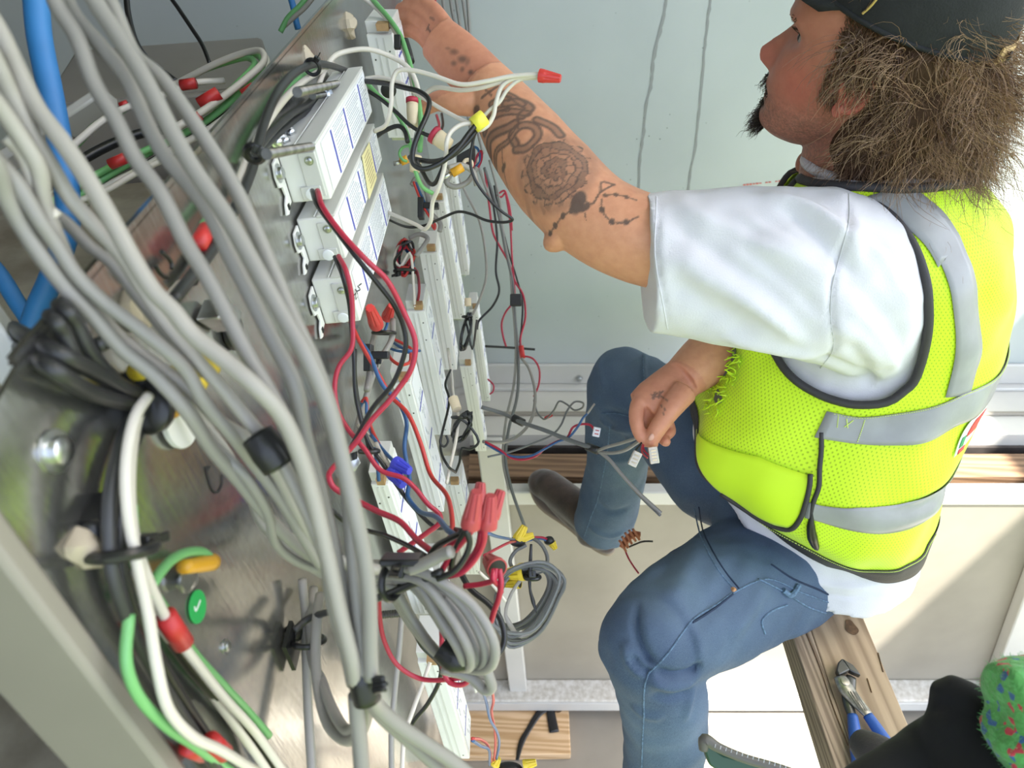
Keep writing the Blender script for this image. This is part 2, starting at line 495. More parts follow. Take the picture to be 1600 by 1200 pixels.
panel = thing('steel_sheet', 'large leaning galvanised metal sheet carrying the white power supplies and cables', 'panel', at=PQ(.17, 1.2))
inv = -V(panel.location)
def pan(mb, name, m, **k):
    mb.v = [q + inv for q in mb.v]
    return mb.build(name, m, panel, **k)
AFAR, BBOT = 1.46, 1.18
aT, bT = AB(PL(520, 0)); aN, bN = AB(PL(30, 570)); aL, bL = AB(PL(-56, 722)); aM, bM = AB(PL(290, 1200))
slope = (bT - bN) / (aT - aN)
bF = bT + slope * (AFAR - aT)
aB = aM + (aM - aL) / (bM - bL) * (BBOT - bM)
outline = [PQ(AFAR, bF), PQ(aN, bN), PQ(aL, bL), PQ(aB, BBOT), PQ(AFAR, BBOT)]
t = MB().prism(outline, -NP * .0025)
pan(t, 'sheet', 'galv', smooth=False)
# flanges: top return, near return
t = MB().prism([PQ(AFAR, bF), PQ(aN, bN), PQ(aN, bN - .0012), PQ(AFAR, bF - .0012)], -NP * .004)
t.prism([PQ(AFAR, bF, .0), PQ(aN, bN, .0), PQ(aN, bN, -.003), PQ(AFAR, bF, -.003)], -D2 * .004)
pan(t, 'top_flange', 'galv', smooth=False)
e = (PQ(aB, BBOT) - PQ(aL, bL)).normalized()
t = MB().prism([PQ(aL, bL, .002), PQ(aB, BBOT, .002), PQ(aB, BBOT, -.044), PQ(aL, bL, -.044)], -D1 * .012)
pan(t, 'near_flange', 'taupe_metal', bevel=.003)
# bolts on the sheet
for i, (x, y, r) in enumerate([(85, 705, .0062), (292, 905, .005), (352, 1010, .003)]):
    c = PL(x, y) + inv
    screw(c, NP, r, 'bolt', panel)
# drops of glue
for (x, y, s) in [(545, 40, .016), (482, 95, .013), (205, 492, .012), (130, 860, .012)]:
    t = MB().ellipsoid(PL(x, y), D1 * s * .7, D2 * s, NP * s * .5, 12, 8)
    for k, q in enumerate(t.v): t.v[k] = q + noise.noise_vector(q * 130) * s * .35
    pan(t, 'glue_blob', 'foam')
# marker writing on the sheet, and the round green sticker with its tick
def strokes(lines, w, h=.0006):
    t = MB()
    for ln in lines:
        pts = [PL(x, y, h) for x, y in ln]
        t.tube(pts, w, 6, flat=(NP, .35), res=5)
    return t
pan(strokes([[(322, 728), (325, 745), (333, 766), (340, 769), (347, 758), (347, 742)], [(323, 738), (328, 728)],
             [(338, 702), (343, 715), (352, 733), (356, 728)], [(338, 702), (344, 688)], [(345, 716), (352, 700)],
             [(354, 672), (358, 662)], [(360, 682), (366, 671)]], .0007), 'marker_writing', 'ink')
c = PL(308, 948, .0006)
t = MB()
k = 24
t.prism([c + D1 * .0088 * math.cos(2 * math.pi * i / k) + D2 * .0092 * math.sin(2 * math.pi * i / k) for i in range(k)], NP * .0005)
M['green_sticker'] = mat('green_sticker', (0.02, 0.38, 0.09), .4)
pan(t, 'round_sticker', 'green_sticker', smooth=False)
pan(strokes([[(304, 948), (306, 954), (313, 938)]], .0006, .0014), 'tick_mark', 'label_white')
# square cut-out lines and the hole plate at the upper left
t = MB(); c = PL(288, 652, .006)
t.lathe(c - NP * .004, NP, [(0, .0165), (.0015, .0170), (.003, .0165)], 28)
pan(t, 'round_plate', 'white_metal')
t = MB().lathe(PL(300, 651, .0056), NP, [(0, .0035), (.0006, .0034)], 14)
pan(t, 'plate_hole', 'black_rubber')

# ---------------------------------------------------------------- long white power supplies, lying upper row
def flat_box(name, label, px_near_top, px_near_bot, a_len, h, sticker=False, seed=0, extra_label=None):
    a0, b0 = AB(PL(*px_near_top, h)); _, b1 = AB(PL(*px_near_bot, h))
    a1 = a0 + a_len
    org = PQ(a0, (b0 + b1) / 2, 0)
    t0 = thing(name, label, 'power supply', 'long white power supplies', org)
    def put(mb, nm, m, **k):
        mb.v = [q - org for q in mb.v]
        return mb.build(nm, m, t0, **k)
    hb = (b1 - b0) / 2; bc = (b0 + b1) / 2
    body = MB().box(PQ((a0 + a1) / 2, bc, h / 2 + .001), D1, D2, NP, a_len / 2, hb, h / 2 - .001)
    put(body, 'housing', 'white_metal', bevel=.0015)
    lid = MB().box(PQ((a0 + a1) / 2, b0 - .0006, h * .78), D1, D2, NP, a_len / 2 + .0005, .0012, h * .22)
    lid.box(PQ((a0 + a1) / 2, b0 - .0012, h * .50), D1, D2, NP, a_len / 2, .0006, .0008)
    put(lid, 'cover_lip', 'box_side', bevel=.0006)
    # wide base with slotted ear at the near end
    ear = MB()
    pr = [(-.002, -hb * .80), (-.016, -hb * .72), (-.020, -hb * .30), (-.019, .10 * hb), (-.012, .18 * hb), (-.010, .55 * hb), (-.017, .72 * hb), (-.022, 1.05 * hb), (-.016, 1.12 * hb), (-.010, .95 * hb), (-.002, .9 * hb)]
    ear.prism([PQ(a0 + x, bc + y, .001) for x, y in pr], NP * .002)
    put(ear, 'mounting_ear', 'white_metal', bevel=.0005)
    t = MB().box(PQ(a0 - .0135, bc + .88 * hb, .0034), D1, D2, NP, .002, hb * .10, .0004)
    put(t, 'slot', 'black_rubber')
    screw(PQ(a0 - .0125, bc - .32 * hb, .003) - org, NP, .0052, 'mounting_screw', t0)
    plate = MB().box(PQ(a0 - .0007, bc + .03 * hb, h * .72), D1, D2, NP, .0009, hb * .80, h * .2)
    plate.box(PQ(a0 - .0012, bc + .66 * hb, h * .60), D1, D2, NP, .0012, hb * .24, h * .24)
    put(plate, 'end_plate', 'box_side', bevel=.0006)
    screw(PQ(a0 - .0015, bc - .48 * hb, h * .75) - org, -D1, .0026, 'cover_screw', t0)
    t = MB().lathe(PQ(a0 - .0022, bc + .70 * hb, h * .60), -D1, [(0, .0052), (.0012, .005), (.0016, .0035)], 16)
    put(t, 'grommet', 'amber_plastic' if False else 'label_white')
    # label on the front
    hl = h + .0004
    lab = MB().prism([PQ(a0 + .012, b0 + .003, hl), PQ(a1 - .004, b0 + .003, hl), PQ(a1 - .004, b1 - .003, hl), PQ(a0 + .012, b1 - .003, hl)], NP * .0003)
    lb = put(lab, 'label', 'label_white', smooth=False)
    bars = MB(); ink = MB()
    rnd = random.Random(seed)
    L = a_len
    for q in (.20, .46, .80):
        ca = a0 + L * q
        bars.box(PQ(ca, bc, hl + .0005), D1, D2, NP, L * .0085, hb * .80, .0002)
    for seg0, seg1 in ((.24, .44), (.50, .77), (.83, .95)):
        y = bc - hb * .78
        while y < bc + hb * .78:
            x0 = a0 + L * seg0; x1 = a0 + L * (seg1 - rnd.uniform(0, .08))
            x = x0
            while x < x1:
                w = rnd.uniform(.003, .010)
                ink.box(PQ(min(x + w / 2, x1), y, hl + .0005), D1, D2, NP, w / 2, .00036, .00015)
                x += w + .0016
            y += rnd.choice((.0021, .0026, .0031))
    br = put(bars, 'label_bars', 'label_blue', smooth=False)
    ik = put(ink, 'small_print', 'label_ink', smooth=False)
    br.parent = lb; ik.parent = lb
    if sticker:
        st = MB().prism([PQ(a0 + L * .58, b0 - .0008, hl + .0012), PQ(a0 + L * .78, b0 + .001, hl + .0012), PQ(a0 + L * .76, b1 - .001, hl + .0012), PQ(a0 + L * .52, b1 - .001, hl + .0012)], NP * .0004)
        so = put(st, 'yellow_sticker', 'label_yellow', smooth=False)
        sk = MB(); y = bc - hb * .8
        while y < bc + hb * .85:
            sk.box(PQ(a0 + L * .66, y, hl + .0019), D1, D2, NP, L * rnd.uniform(.05, .085), .00035, .00012); y += .0038
        w = put(sk, 'sticker_print', mat('brown_print', (.45, .38, .2), .6), smooth=False); w.parent = so
    return t0
H0 = .036
flat_box('power_supply', 'white lying power supply, topmost of the three, under the threaded rods', (494, 225), (515, 318), .245, H0, seed=1)
flat_box('power_supply', 'white lying power supply with a yellow sticker, middle of the three', (523, 337), (540, 408), .245, H0, True, seed=2)
flat_box('power_supply', 'white lying power supply with handwriting, lowest of the three, above two red wire nuts', (544, 432), (562, 508), .245, H0, seed=3)
# handwriting on the lowest one
hw = MB()
for ln in ([(553, 462), (556, 458), (555, 466)], [(558, 455), (563, 452), (559, 447)], [(555, 452), (559, 459)], [(561, 446), (565, 443)], [(556, 468), (558, 464)]):
    hw.tube([PL(x, y, H0 + .0014) for x, y in ln], .0006, 5, flat=(NP, .4), res=3)
pan(hw, 'handwriting', 'ink')

# ---------------------------------------------------------------- upright power supplies in two rows
def upright(label, yt, yb, xl, xr, xlb, xrb, Y, w=.058, seed=0, top='tab', writing=True, group='upright white power supplies'):
    TL, TR = PY(xl, yt, Y), PY(xr, yt, Y)
    BL, BR = PY(xlb, yb, Y), PY(xrb, yb, Y)
    d = ((BL + BR) - (TL + TR)).normalized()
    org = (TL + TR + BL + BR) / 4
    t0 = thing('power_supply', label, 'power supply', group, org)
    def put(mb, nm, m, par=None, **k):
        mb.v = [q - org for q in mb.v]
        o = mb.build(nm, m, par or t0, **k); return o
    ex = D1 * w
    body = MB().prism([TL, TR, BR, BL], ex)
    put(body, 'housing', 'white_metal', bevel=.0012)
    L = (BL - TL).length; n1 = (TR - TL).normalized(); hh = (TR - TL).length
    # pressed grooves along the side that faces the camera
    gr = MB()
    for q, ww in ((.36, .0011), (.62, .0010)):
        a = TL.lerp(TR, q) + d * .004; b = BL.lerp(BR, q) - d * .004
        gr.box((a + b) / 2 - D1 * .0004, n1, d, D1, ww, (b - a).length / 2, .0006)
    put(gr, 'groove', 'box_side', smooth=False)
    hl = MB()
    for q, z in ((.16, .03), (.75, .05), (.80, L - .012), (.78, .02)):
        c = TL.lerp(TR, q) + d * z
        hl.lathe(c, -D1, [(0, .0012), (.0005, .0011)], 8)
    put(hl, 'rivet', 'dark_steel')
    # ends: metal ear with a terminal block
    tp = MB(); tp.box(TL.lerp(TR, .5) - d * .007 + D1 * w * .5, n1, d, D1, hh * .5, .007, w * .42)
    put(tp, 'terminal_end', 'box_side', bevel=.0008)
    tb = MB(); tb.box(TL.lerp(TR, .72) - d * .010 - D1 * .001, n1, d, D1, hh * .22, .004, w * .1)
    put(tb, 'terminal_block', M.setdefault('rust', mat('tan_terminal', (.42, .26, .12), .6, var=.3, vscale=90)))
    bt = MB(); bt.box(BL.lerp(BR, .4) + d * .0035 + D1 * w * .5, n1, d, D1, hh * .35, .0035, w * .38)
    put(bt, 'lower_ear', 'steel', bevel=.0006)
    # label on the face that looks towards the man
    nn = n1
    lab = MB().prism([TR + nn * .0003 + D1 * w * .12 + d * .006, TR + nn * .0003 + D1 * w * .95 + d * .006,
                      BR + nn * .0003 + D1 * w * .95 - d * .006, BR + nn * .0003 + D1 * w * .12 - d * .006], nn * .0004)
    lb = put(lab, 'label', 'label_white', smooth=False)
    rnd = random.Random(seed); bars = MB(); ink = MB()
    for q in (.22, .50, .79):
        c = TR.lerp(BR, q) + nn * .0009 + D1 * w * .5
        bars.box(c, nn, d, D1, .0002, .0016, w * .36)
    for k in range(26):
        q = rnd.uniform(.06, .94); c = TR.lerp(BR, q) + nn * .0009 + D1 * w * rnd.uniform(.22, .8)
        ink.box(c, nn, d, D1, .0002, rnd.uniform(.002, .006), .0008)
    b_ = put(bars, 'label_bars', 'label_blue', lb, smooth=False)
    i_ = put(ink, 'small_print', 'label_ink', lb, smooth=False)
    return t0
upright('upright white power supply beside the coil of mixed red and blue wires', 395, 578, 655, 683, 688, 714, 1.00, seed=11)
upright('upright white power supply right of the two red wire nuts on the sheet', 486, 680, 635, 664, 676, 704, .82, seed=12)
upright('upright white power supply with red and blue wires running down its face', 598, 800, 612, 641, 668, 694, .66, seed=13)
upright('upright white power supply below the two blue wire nuts, partly behind the coil', 757, 960, 579, 607, 646, 676, .50, seed=14)
upright('tall upright white power supply ending above the black coiled wires', 315, 499, 672, 694, 705, 727, 1.16, seed=15)
upright('upright white power supply farthest away in the upper row', 270, 430, 693, 711, 715, 733, 1.33, seed=16)
upright('upright white power supply farthest away in the lower row, by the white rail', 484, 627, 733, 746, 753, 766, 1.28, seed=17)
upright('upright white power supply right of the hanging black wire bundle', 572, 705, 718, 738, 743, 760, 1.10, seed=18)
upright('upright white power supply just behind the four red wire nuts', 757, 898, 692, 720, 728, 750, .77, seed=19)
upright('upright white power supply low down, hidden behind the coil of grey cable', 905, 1060, 655, 688, 690, 722, .59, seed=20)
upright('upright white power supply lowest of all, at the bottom edge of the photo', 1035, 1186, 652, 688, 699, 734, .42, seed=21)
# the grey terminal box at the top of the sheet, under the hand
upb = upright('pale upright power supply at the top of the sheet, next to the gripping hand', 54, 216, 572, 613, 607, 646, .95, w=.10, seed=22)
# ================================================================== the man
def remesh(mb, voxel, smooth=4, factor=.5):
    me = bpy.data.meshes.new('tmp'); me.from_pydata([tuple(v) for v in mb.v], [], mb.f)
    o = bpy.data.objects.new('tmp', me); COL.objects.link(o)
    r = o.modifiers.new('r', 'REMESH'); r.mode = 'VOXEL'; r.voxel_size = voxel; r.adaptivity = 0
    if smooth:
        s = o.modifiers.new('s', 'SMOOTH'); s.iterations = smooth; s.factor = factor
    dg = bpy.context.evaluated_depsgraph_get()
    out = bpy.data.meshes.new_from_object(o.evaluated_get(dg))
    bpy.data.objects.remove(o); bpy.data.meshes.remove(me)
    return out
def mesh_np(me):
    n = len(me.vertices); co = np.empty(n * 3); no = np.empty(n * 3)
    me.vertices.foreach_get('co', co); me.vertices.foreach_get('normal', no)
    return co.reshape(-1, 3), no.reshape(-1, 3)
def put_mesh(me, name, m, parent, co=None):
    if co is not None: me.vertices.foreach_set('co', co.ravel()); me.update()
    me.polygons.foreach_set('use_smooth', [True] * len(me.polygons))
    me.name = name; me.materials.clear(); me.materials.append(M[m] if isinstance(m, str) else m)
    o = bpy.data.objects.new(name, me); COL.objects.link(o); o.parent = parent
    return o
def seg_dist(co, line):
    """distance of points to a polyline, and the arc position 0..1"""
    best = np.full(len(co), 9.0); tt = np.zeros(len(co))
    L = [np.array(p) for p in line]; n = len(L) - 1
    for i in range(n):
        a, b = L[i], L[i + 1]; ab = b - a
        t = np.clip(((co - a) @ ab) / max(ab @ ab, 1e-12), 0, 1)
        d = np.linalg.norm(co - a - t[:, None] * ab, axis=1)
        k = d < best; best[k] = d[k]; tt[k] = (i + t[k]) / n
    return best, tt
def folds(co, no, lines):
    """ridges (amp > 0) and creases (amp < 0) along polylines lying near the surface"""
    disp = np.zeros(len(co))
    for line, amp, w in lines:
        if len(line) < 2: continue
        lo = np.min(np.array([tuple(p) for p in line]), 0) - 3 * w; hi = np.max(np.array([tuple(p) for p in line]), 0) + 3 * w
        k = np.where(((co > lo) & (co < hi)).all(1))[0]
        if not len(k): continue
        d, t = seg_dist(co[k], line)
        disp[k] += amp * np.exp(-(d / w) ** 2) * np.clip(np.minimum(t, 1 - t) * 5, 0, 1)
    return co + no * disp[:, None]
def noise_disp(co, no, amp, scale, seed=0.0, stretch=(1, 1, 1)):
    st = np.array(stretch)
    d = np.array([noise.noise(V(p * st * scale) + V((seed, seed * 2, 0))) for p in co])
    return co + no * (d * amp)[:, None]
def snap(bvh, px, off=0.0, sub=8):
    """photo polyline laid on a surface"""
    out = []
    for i in range(len(px) - 1):
        for k in range(sub + (1 if i == len(px) - 2 else 0)):
            s = k / sub
            x = px[i][0] + (px[i + 1][0] - px[i][0]) * s; y = px[i][1] + (px[i + 1][1] - px[i][1]) * s
            h = bvh.ray_cast(V((0, 0, 0)), P(x, y, 1).normalized())
            if h[0] is not None: out.append(h[0] + h[1] * off)
    return out
def smooth_px(px, res=6):
    return [(p.x, p.y) for p in catmull([V((x, y, 0)) for x, y in px], res)]
def bvh_of(o):
    me = o.data
    return BVHTree.FromPolygons([v.co.copy() for v in me.vertices], [tuple(p.vertices) for p in me.polygons])

man = thing('person', 'man in a black cap, white t-shirt, yellow safety vest and jeans reaching for the sheet', 'person')

# ------------------------------------------------------------ torso form shared by shirt and vest
PSI = math.radians(29.448)
FD = np.array([-math.cos(PSI), math.sin(PSI), 0]); LD = np.array([-math.sin(PSI), -math.cos(PSI), 0])
RINGS = np.array([[0.515, 0.755, -0.92, 0.160, 0.165, 0.048, 0.011],
                  [0.497, 0.761, -0.8, 0.166, 0.163, 0.048, 0.011], [0.461, 0.767, -0.683, 0.177, 0.189, -0.002, 0.004],
                  [0.51, 0.831, -0.538, 0.17, 0.2, -0.005, 0.002], [0.493, 0.839, -0.392, 0.147, 0.187, -0.008, -0.001],
                  [0.471, 0.847, -0.321, 0.088, 0.102, -0.014, 0.024]])
def torso_pt(th, t, off=0.0):
    """th in degrees (0 front, 90 his left), t: 0 vest hem .. 4 neck"""
    K = RINGS; q = min(max(t + 1, 0), len(K) - 1); i = min(int(q), len(K) - 2); s = q - i
    lo = 0 if i < 1 else i - 1
    if i == 1: lo = 1                       # keep the fitted shape above the hem
    k0, k1, k2, k3 = K[lo], K[i], K[i + 1], K[min(i + 2, len(K) - 1)]
    k = .5 * ((2 * k1) + (-k0 + k2) * s + (2 * k0 - 5 * k1 + 4 * k2 - k3) * s * s + (-k0 + 3 * k1 - 3 * k2 + k3) * s ** 3)
    c, sn = math.cos(math.radians(th)), math.sin(math.radians(th)); e = 2 / 2.4
    x = math.copysign(abs(c) ** e, c); y = math.copysign(abs(sn) ** e, sn)
    p = k[:3] + x * (k[3] + off) * FD + y * (k[4] + off) * LD
    return V(p) + V((0, 0, x * k[5] + y * k[6]))
def interp(x, xs, ys):
    return float(np.interp(x, xs, ys))
def fold_th(th):
    th = th % 360
    return 360 - th if th > 180 else th
def hem_t(th):
    return interp(fold_th(th), [0, 25, 41, 54, 66, 80, 100, 118, 140, 180], [1.12, 1.08, .97, .74, .47, .10, -.06, .0, .16, .26])

# ------------------------------------------------------------ head frame
HC = V((.4219, .8645, -.1855)); hp, ha, hr, HS = math.radians(35.3), math.radians(8.1), math.radians(-10.1), 1.03
_F = V((-math.cos(hp), math.sin(hp), 0)); _L = V((-math.sin(hp), -math.cos(hp), 0))
hf = _F * math.cos(ha) + Z3 * math.sin(ha); _u = -_F * math.sin(ha) + Z3 * math.cos(ha)
hl = _L * math.cos(hr) + _u * math.sin(hr); hu = -_L * math.sin(hr) + _u * math.cos(hr)
def HP(x, y, z): return HC + (hl * x + hf * y + hu * z) * HS
HZ = [-.119, -.112, -.104, -.094, -.085, -.075, -.066, -.055, -.045, -.03, -.012, .005, .016, .03, .05, .075, .1, .115, .124]
HFr = [.066, .088, .098, .1005, .096, .099, .0965, .103, .101, .0985, .094, .089, .0885, .0965, .0985, .092, .075, .052, .02]
HBk = [.03, .012, 0, -.015, -.03, -.05, -.06, -.07, -.076, -.084, -.09, -.094, -.096, -.098, -.099, -.094, -.078, -.055, -.02]
HW = [.022, .034, .043, .050, .0545, .059, .062, .0645, .067, .0695, .072, .0735, .074, .0745, .0765, .074, .062, .044, .018]
NZ = [-.052, -.046, -.041, -.035, -.028, -.02, -.008, .006, .016, .024]
NN = [0, .002, .014, .024, .0275, .0235, .0155, .008, .003, 0]
def head_mesh(mb):
    rows, n = 110, 120; vs = []
    zs = [-.119 + (.124 + .119) * i / rows for i in range(rows + 1)]
    for z in zs:
        f, b, w = np.interp(z, HZ, HFr), np.interp(z, HZ, HBk), np.interp(z, HZ, HW)
        mid = (f + b) * .5 if z < -.06 else 0.0
        for j in range(n):
            a = 2 * math.pi * j / n; c, s = math.cos(a), math.sin(a)
            ex = 2 / 2.35
            x = math.copysign(abs(s) ** ex, s) * w
            y = mid + (abs(c) ** ex) * ((f - mid) if c > 0 else (b - mid))* (1 if c > 0 else 1)
            if c > 0:
                y += np.interp(z, NZ, NN) * math.exp(-(x / (.0095 + .006 * math.exp(-((z + .036) / .012) ** 2))) ** 2)
                for sx in (-1, 1):                       # eye sockets, cheekbones, nostril wings
                    y -= .011 * math.exp(-((x - sx * .032) / .016) ** 2 - ((z - .010) / .011) ** 2)
                    y += .005 * math.exp(-((x - sx * .035) / .02) ** 2 - ((z - .031) / .007) ** 2)
                    y += .004 * math.exp(-((x - sx * .045) / .018) ** 2 - ((z + .025) / .016) ** 2)
                    y += .007 * math.exp(-((x - sx * .012) / .006) ** 2 - ((z + .037) / .007) ** 2)
                y += .004 * math.exp(-(x / .022) ** 2 - ((z + .0595) / .0045) ** 2)
                y += .004 * math.exp(-(x / .020) ** 2 - ((z + .0735) / .005) ** 2)
                y -= .003 * math.exp(-(x / .024) ** 2 - ((z + .0665) / .0022) ** 2)
            vs.append(HP(x, y, z))
    fs = []
    for i in range(rows):
        for j in range(n):
            fs.append((i * n + j, i * n + (j + 1) % n, (i + 1) * n + (j + 1) % n, (i + 1) * n + j))
    fs.append(tuple(range(n))[::-1]); fs.append(tuple(range(rows * n, rows * n + n)))
    mb.add(vs, fs)

sk = MB()
head_mesh(sk)
NB = V((.445, .856, -.345))
sk.tube([HP(0, -.022, -.03), HP(0, -.020, -.085), HP(0, -.018, -.115).lerp(NB, .45), NB, NB + V((.02, -.01, -.07))], [.056, .058, .060, .066, .08], 28)
sk.ellipsoid(HP(0, .026, -.150), hl * .010, hf * .010, hu * .016, 14, 10)
# left ear (the right one sits under the hair)
for sx in (1, -1):
    sk.ellipsoid(HP(.0745 * sx, -.010, -.004), hl * .008 + hf * -.006 * sx, hf * .017, hu * .030 + hf * -.004, 18, 12)
    ring = [HP((.083) * sx, -.010 - .0175 * math.sin(a), -.002 + .028 * math.cos(a)) for a in np.linspace(-.6, 3.6, 14)]
    sk.tube(ring, .0042, 8)
    sk.ellipsoid(HP(.078 * sx, -.003, -.033), hl * .006, hf * .009, hu * .010, 12, 8)
    sk.ellipsoid(HP(.077 * sx, .003, -.010), hl * .006, hf * .004, hu * .007, 10, 8)
for sx in (1, -1):
    sk.ellipsoid(HP(.0315 * sx, .0655, .0185), hl * .0145, hf * .0125, hu * .0075, 16, 10); sk.ellipsoid(HP(.0315 * sx, .0660, .0020), hl * .013, hf * .0110, hu * .0065, 16, 10)
# trunk core under the clothes
SHL = V((.43, .735, -.385)); SHR = V((.575, .985, -.385))
sk.tube([NB, V((.49, .83, -.46)), V((.48, .79, -.62)), V((.50, .765, -.80)), V((.505, .76, -.90))], [.055, .10, .11, .115, .10], 28)
sk.tube([SHL, V((.46, .80, -.40)), V((.53, .90, -.40)), SHR], [.045, .06, .06, .05], 20)
# left arm
EL = P(918, 332, .84); WL = P(757, 130, .90)
sk.tube([SHL, P(1130, 402, .822), P(1005, 375, .822), P(930, 340, .838), P(868, 281, .855), P(822, 222, .872), P(790, 175, .888), WL],
        [.045, .050, .0545, .0545, .0565, .0515, .043, .0345], 32)
sk.ellipsoid(P(884, 362, .845), (P(884, 362, .845) - P(930, 340, .838)).normalized() * .032, UP * .022, FW * .03, 16, 10)
def hand_axes(w, k):
    ax = (k - w).normalized(); vw = (w + k).normalized(); sd = ax.cross(vw).normalized(); return ax, sd, sd.cross(ax).normalized()
KL = P(686, 62, .925)
ax, sd, dp = hand_axes(WL, KL)
if sd.dot(UP) < 0: sd = -sd; dp = -dp
if dp.dot(FW) < 0: dp = -dp
sk.tube([WL - ax * .01, WL.lerp(KL, .35), WL.lerp(KL, .7), KL + ax * .004], [.034, .0345, .0335, .030], 28, flat=(dp, .66))
for i, q in enumerate((1.35, .45, -.42, -1.25)):              # index .. little finger over the edge of the box
    b0 = KL + sd * (q * .0145) + dp * (.003 + i * .0035)
    ln = (1.0, 1.08, 1.0, .82)[i]
    e1 = ax * .95 + sd * .10
    j1 = b0 + e1 * .044 * ln; j2 = j1 + (ax * .85 - RT * .30 + dp * .2) * .028 * ln
    j3 = j2 + (-RT * .75 + ax * .25 + dp * .5) * .021 * ln
    r = (.0102, .0102, .0097, .0088)[i]
    sk.tube([b0 - ax * .03, b0, j1, j2, j3], [r * 1.05, r * 1.08, r, r * .93, r * .80], 14)
    sk.ellipsoid(j3, ax * r * .8, sd * r * .8, dp * r * .8, 12, 8)
th = [P(762, 150, .895), P(738, 158, .885), P(708, 160, .885), P(684, 158, .895), P(664, 168, .905)]
sk.tube(th, [.022, .0195, .0155, .0130, .0105], 16); sk.ellipsoid(th[-1], RT * .0105, UP * .0105, FW * .0105, 12, 8)
# right arm, hand in the lap holding the wires
ER = V((.47, 1.03, -.63)); WR = P(1064, 594, .985)
sk.tube([SHR, V((.55, 1.04, -.50)), ER, P(1135, 538, 1.02), P(1098, 566, 1.0), WR], [.06, .052, .046, .045, .039, .031], 28)
KR = P(1012, 640, .972)
ax, sd, dp = hand_axes(WR, KR)
if sd.dot(RT) < 0: sd = -sd
if dp.dot(FW) < 0: dp = -dp
sk.tube([WR - ax * .01, WR.lerp(KR, .35), WR.lerp(KR, .75), KR + ax * .004], [.031, .034, .0355, .033], 28, flat=(dp, .66))
fing = [[(1000, 628, .966), (994, 652, .955), (1000, 678, .950), (1010, 690, .950)],
        [(1010, 640, .972), (1008, 664, .972), (1014, 686, .968), (1020, 694, .960)],
        [(1024, 650, .982), (1026, 668, .990), (1034, 683, .985), (1040, 690, .975)],
        [(1040, 652, .990), (1045, 664, .998), (1048, 674, .992), (1044, 680, .984)]]
for pts_, r in zip(fing, (.0105, .0103, .0098, .0088)):
    q = [P(*p) for p in pts_]
    sk.tube([q[0].lerp(WR, .25)] + q, [r * 1.05, r * 1.15, r, r * .92, r * .8], 14); sk.ellipsoid(q[-1], RT * r * .8, UP * r * .8, FW * r * .8, 12, 8)
    sk.ellipsoid(q[0] - dp * .004, ax * .011, sd * .0105, dp * .009, 10, 8)
th = [P(1068, 612, .962), P(1052, 632, .950), P(1037, 655, .942), P(1026, 672, .942), P(1018, 688, .945)]
sk.tube(th, [.020, .0175, .0135, .0125, .0105], 16); sk.ellipsoid(th[-1], RT * .0105, UP * .011, FW * .010, 12, 8)
skin_me = remesh(sk, .0021, 5, .5)
co, no = mesh_np(skin_me)

# ------------------------------------------------------------ skin colouring: complexion, stubble and tattoos
col = np.tile(np.array([.68, .33, .195]), (len(co), 1))
hv = co - np.array(HC); hx = hv @ np.array(hl) / HS; hy = hv @ np.array(hf) / HS; hz = hv @ np.array(hu) / HS
headm = (np.abs(hx) < .1) & (hy > -.11) & (hy < .14) & (hz > -.19) & (hz < .14)
def mixc(mask, c, w):
    w = np.clip(w, 0, 1)[:, None] * mask[:, None]
    return col * (1 - w) + np.array(c) * w
col = mixc(headm, (.53, .225, .15), np.ones(len(co)))
col = mixc(headm, (.56, .16, .115), .75 * np.exp(-((hy - .05) / .035) ** 2 - ((hz + .03) / .03) ** 2))
col = mixc(headm, (.60, .20, .15), .8 * np.exp(-((hy - .12) / .02) ** 2 - ((hz + .03) / .018) ** 2))
jaw = np.clip((-.045 - hz) / .03, 0, 1) * np.clip((hy + .02) / .03, 0, 1) * np.clip((hz + .165) / .03, 0, 1)
rn = np.array([noise.noise(V(p * 900)) for p in co[headm]]) if headm.any() else np.zeros(0)
sp = np.zeros(len(co)); sp[headm] = rn
col = mixc(headm, (.20, .115, .085), jaw * np.clip(.42 + sp * .9, 0, .85))
side = np.exp(-((hy - .018) / .02) ** 2) * np.clip((.02 - hz) / .02, 0, 1) * np.clip((hz + .11) / .03, 0, 1)
col = mixc(headm, (.22, .12, .08), .55 * side * np.clip(.5 + sp, 0, 1))
earm = headm & (np.abs(hx) > .077) & (np.abs(hz) < .045)
col = mixc(earm, (.62, .17, .13), .8 * np.ones(len(co)))
hands = (np.linalg.norm(co - np.array(KL), axis=1) < .11) | (np.linalg.norm(co - np.array(P(1025, 650, .965)), axis=1) < .085)
col = mixc(hands, (.55, .215, .14), .55 * np.ones(len(co)))

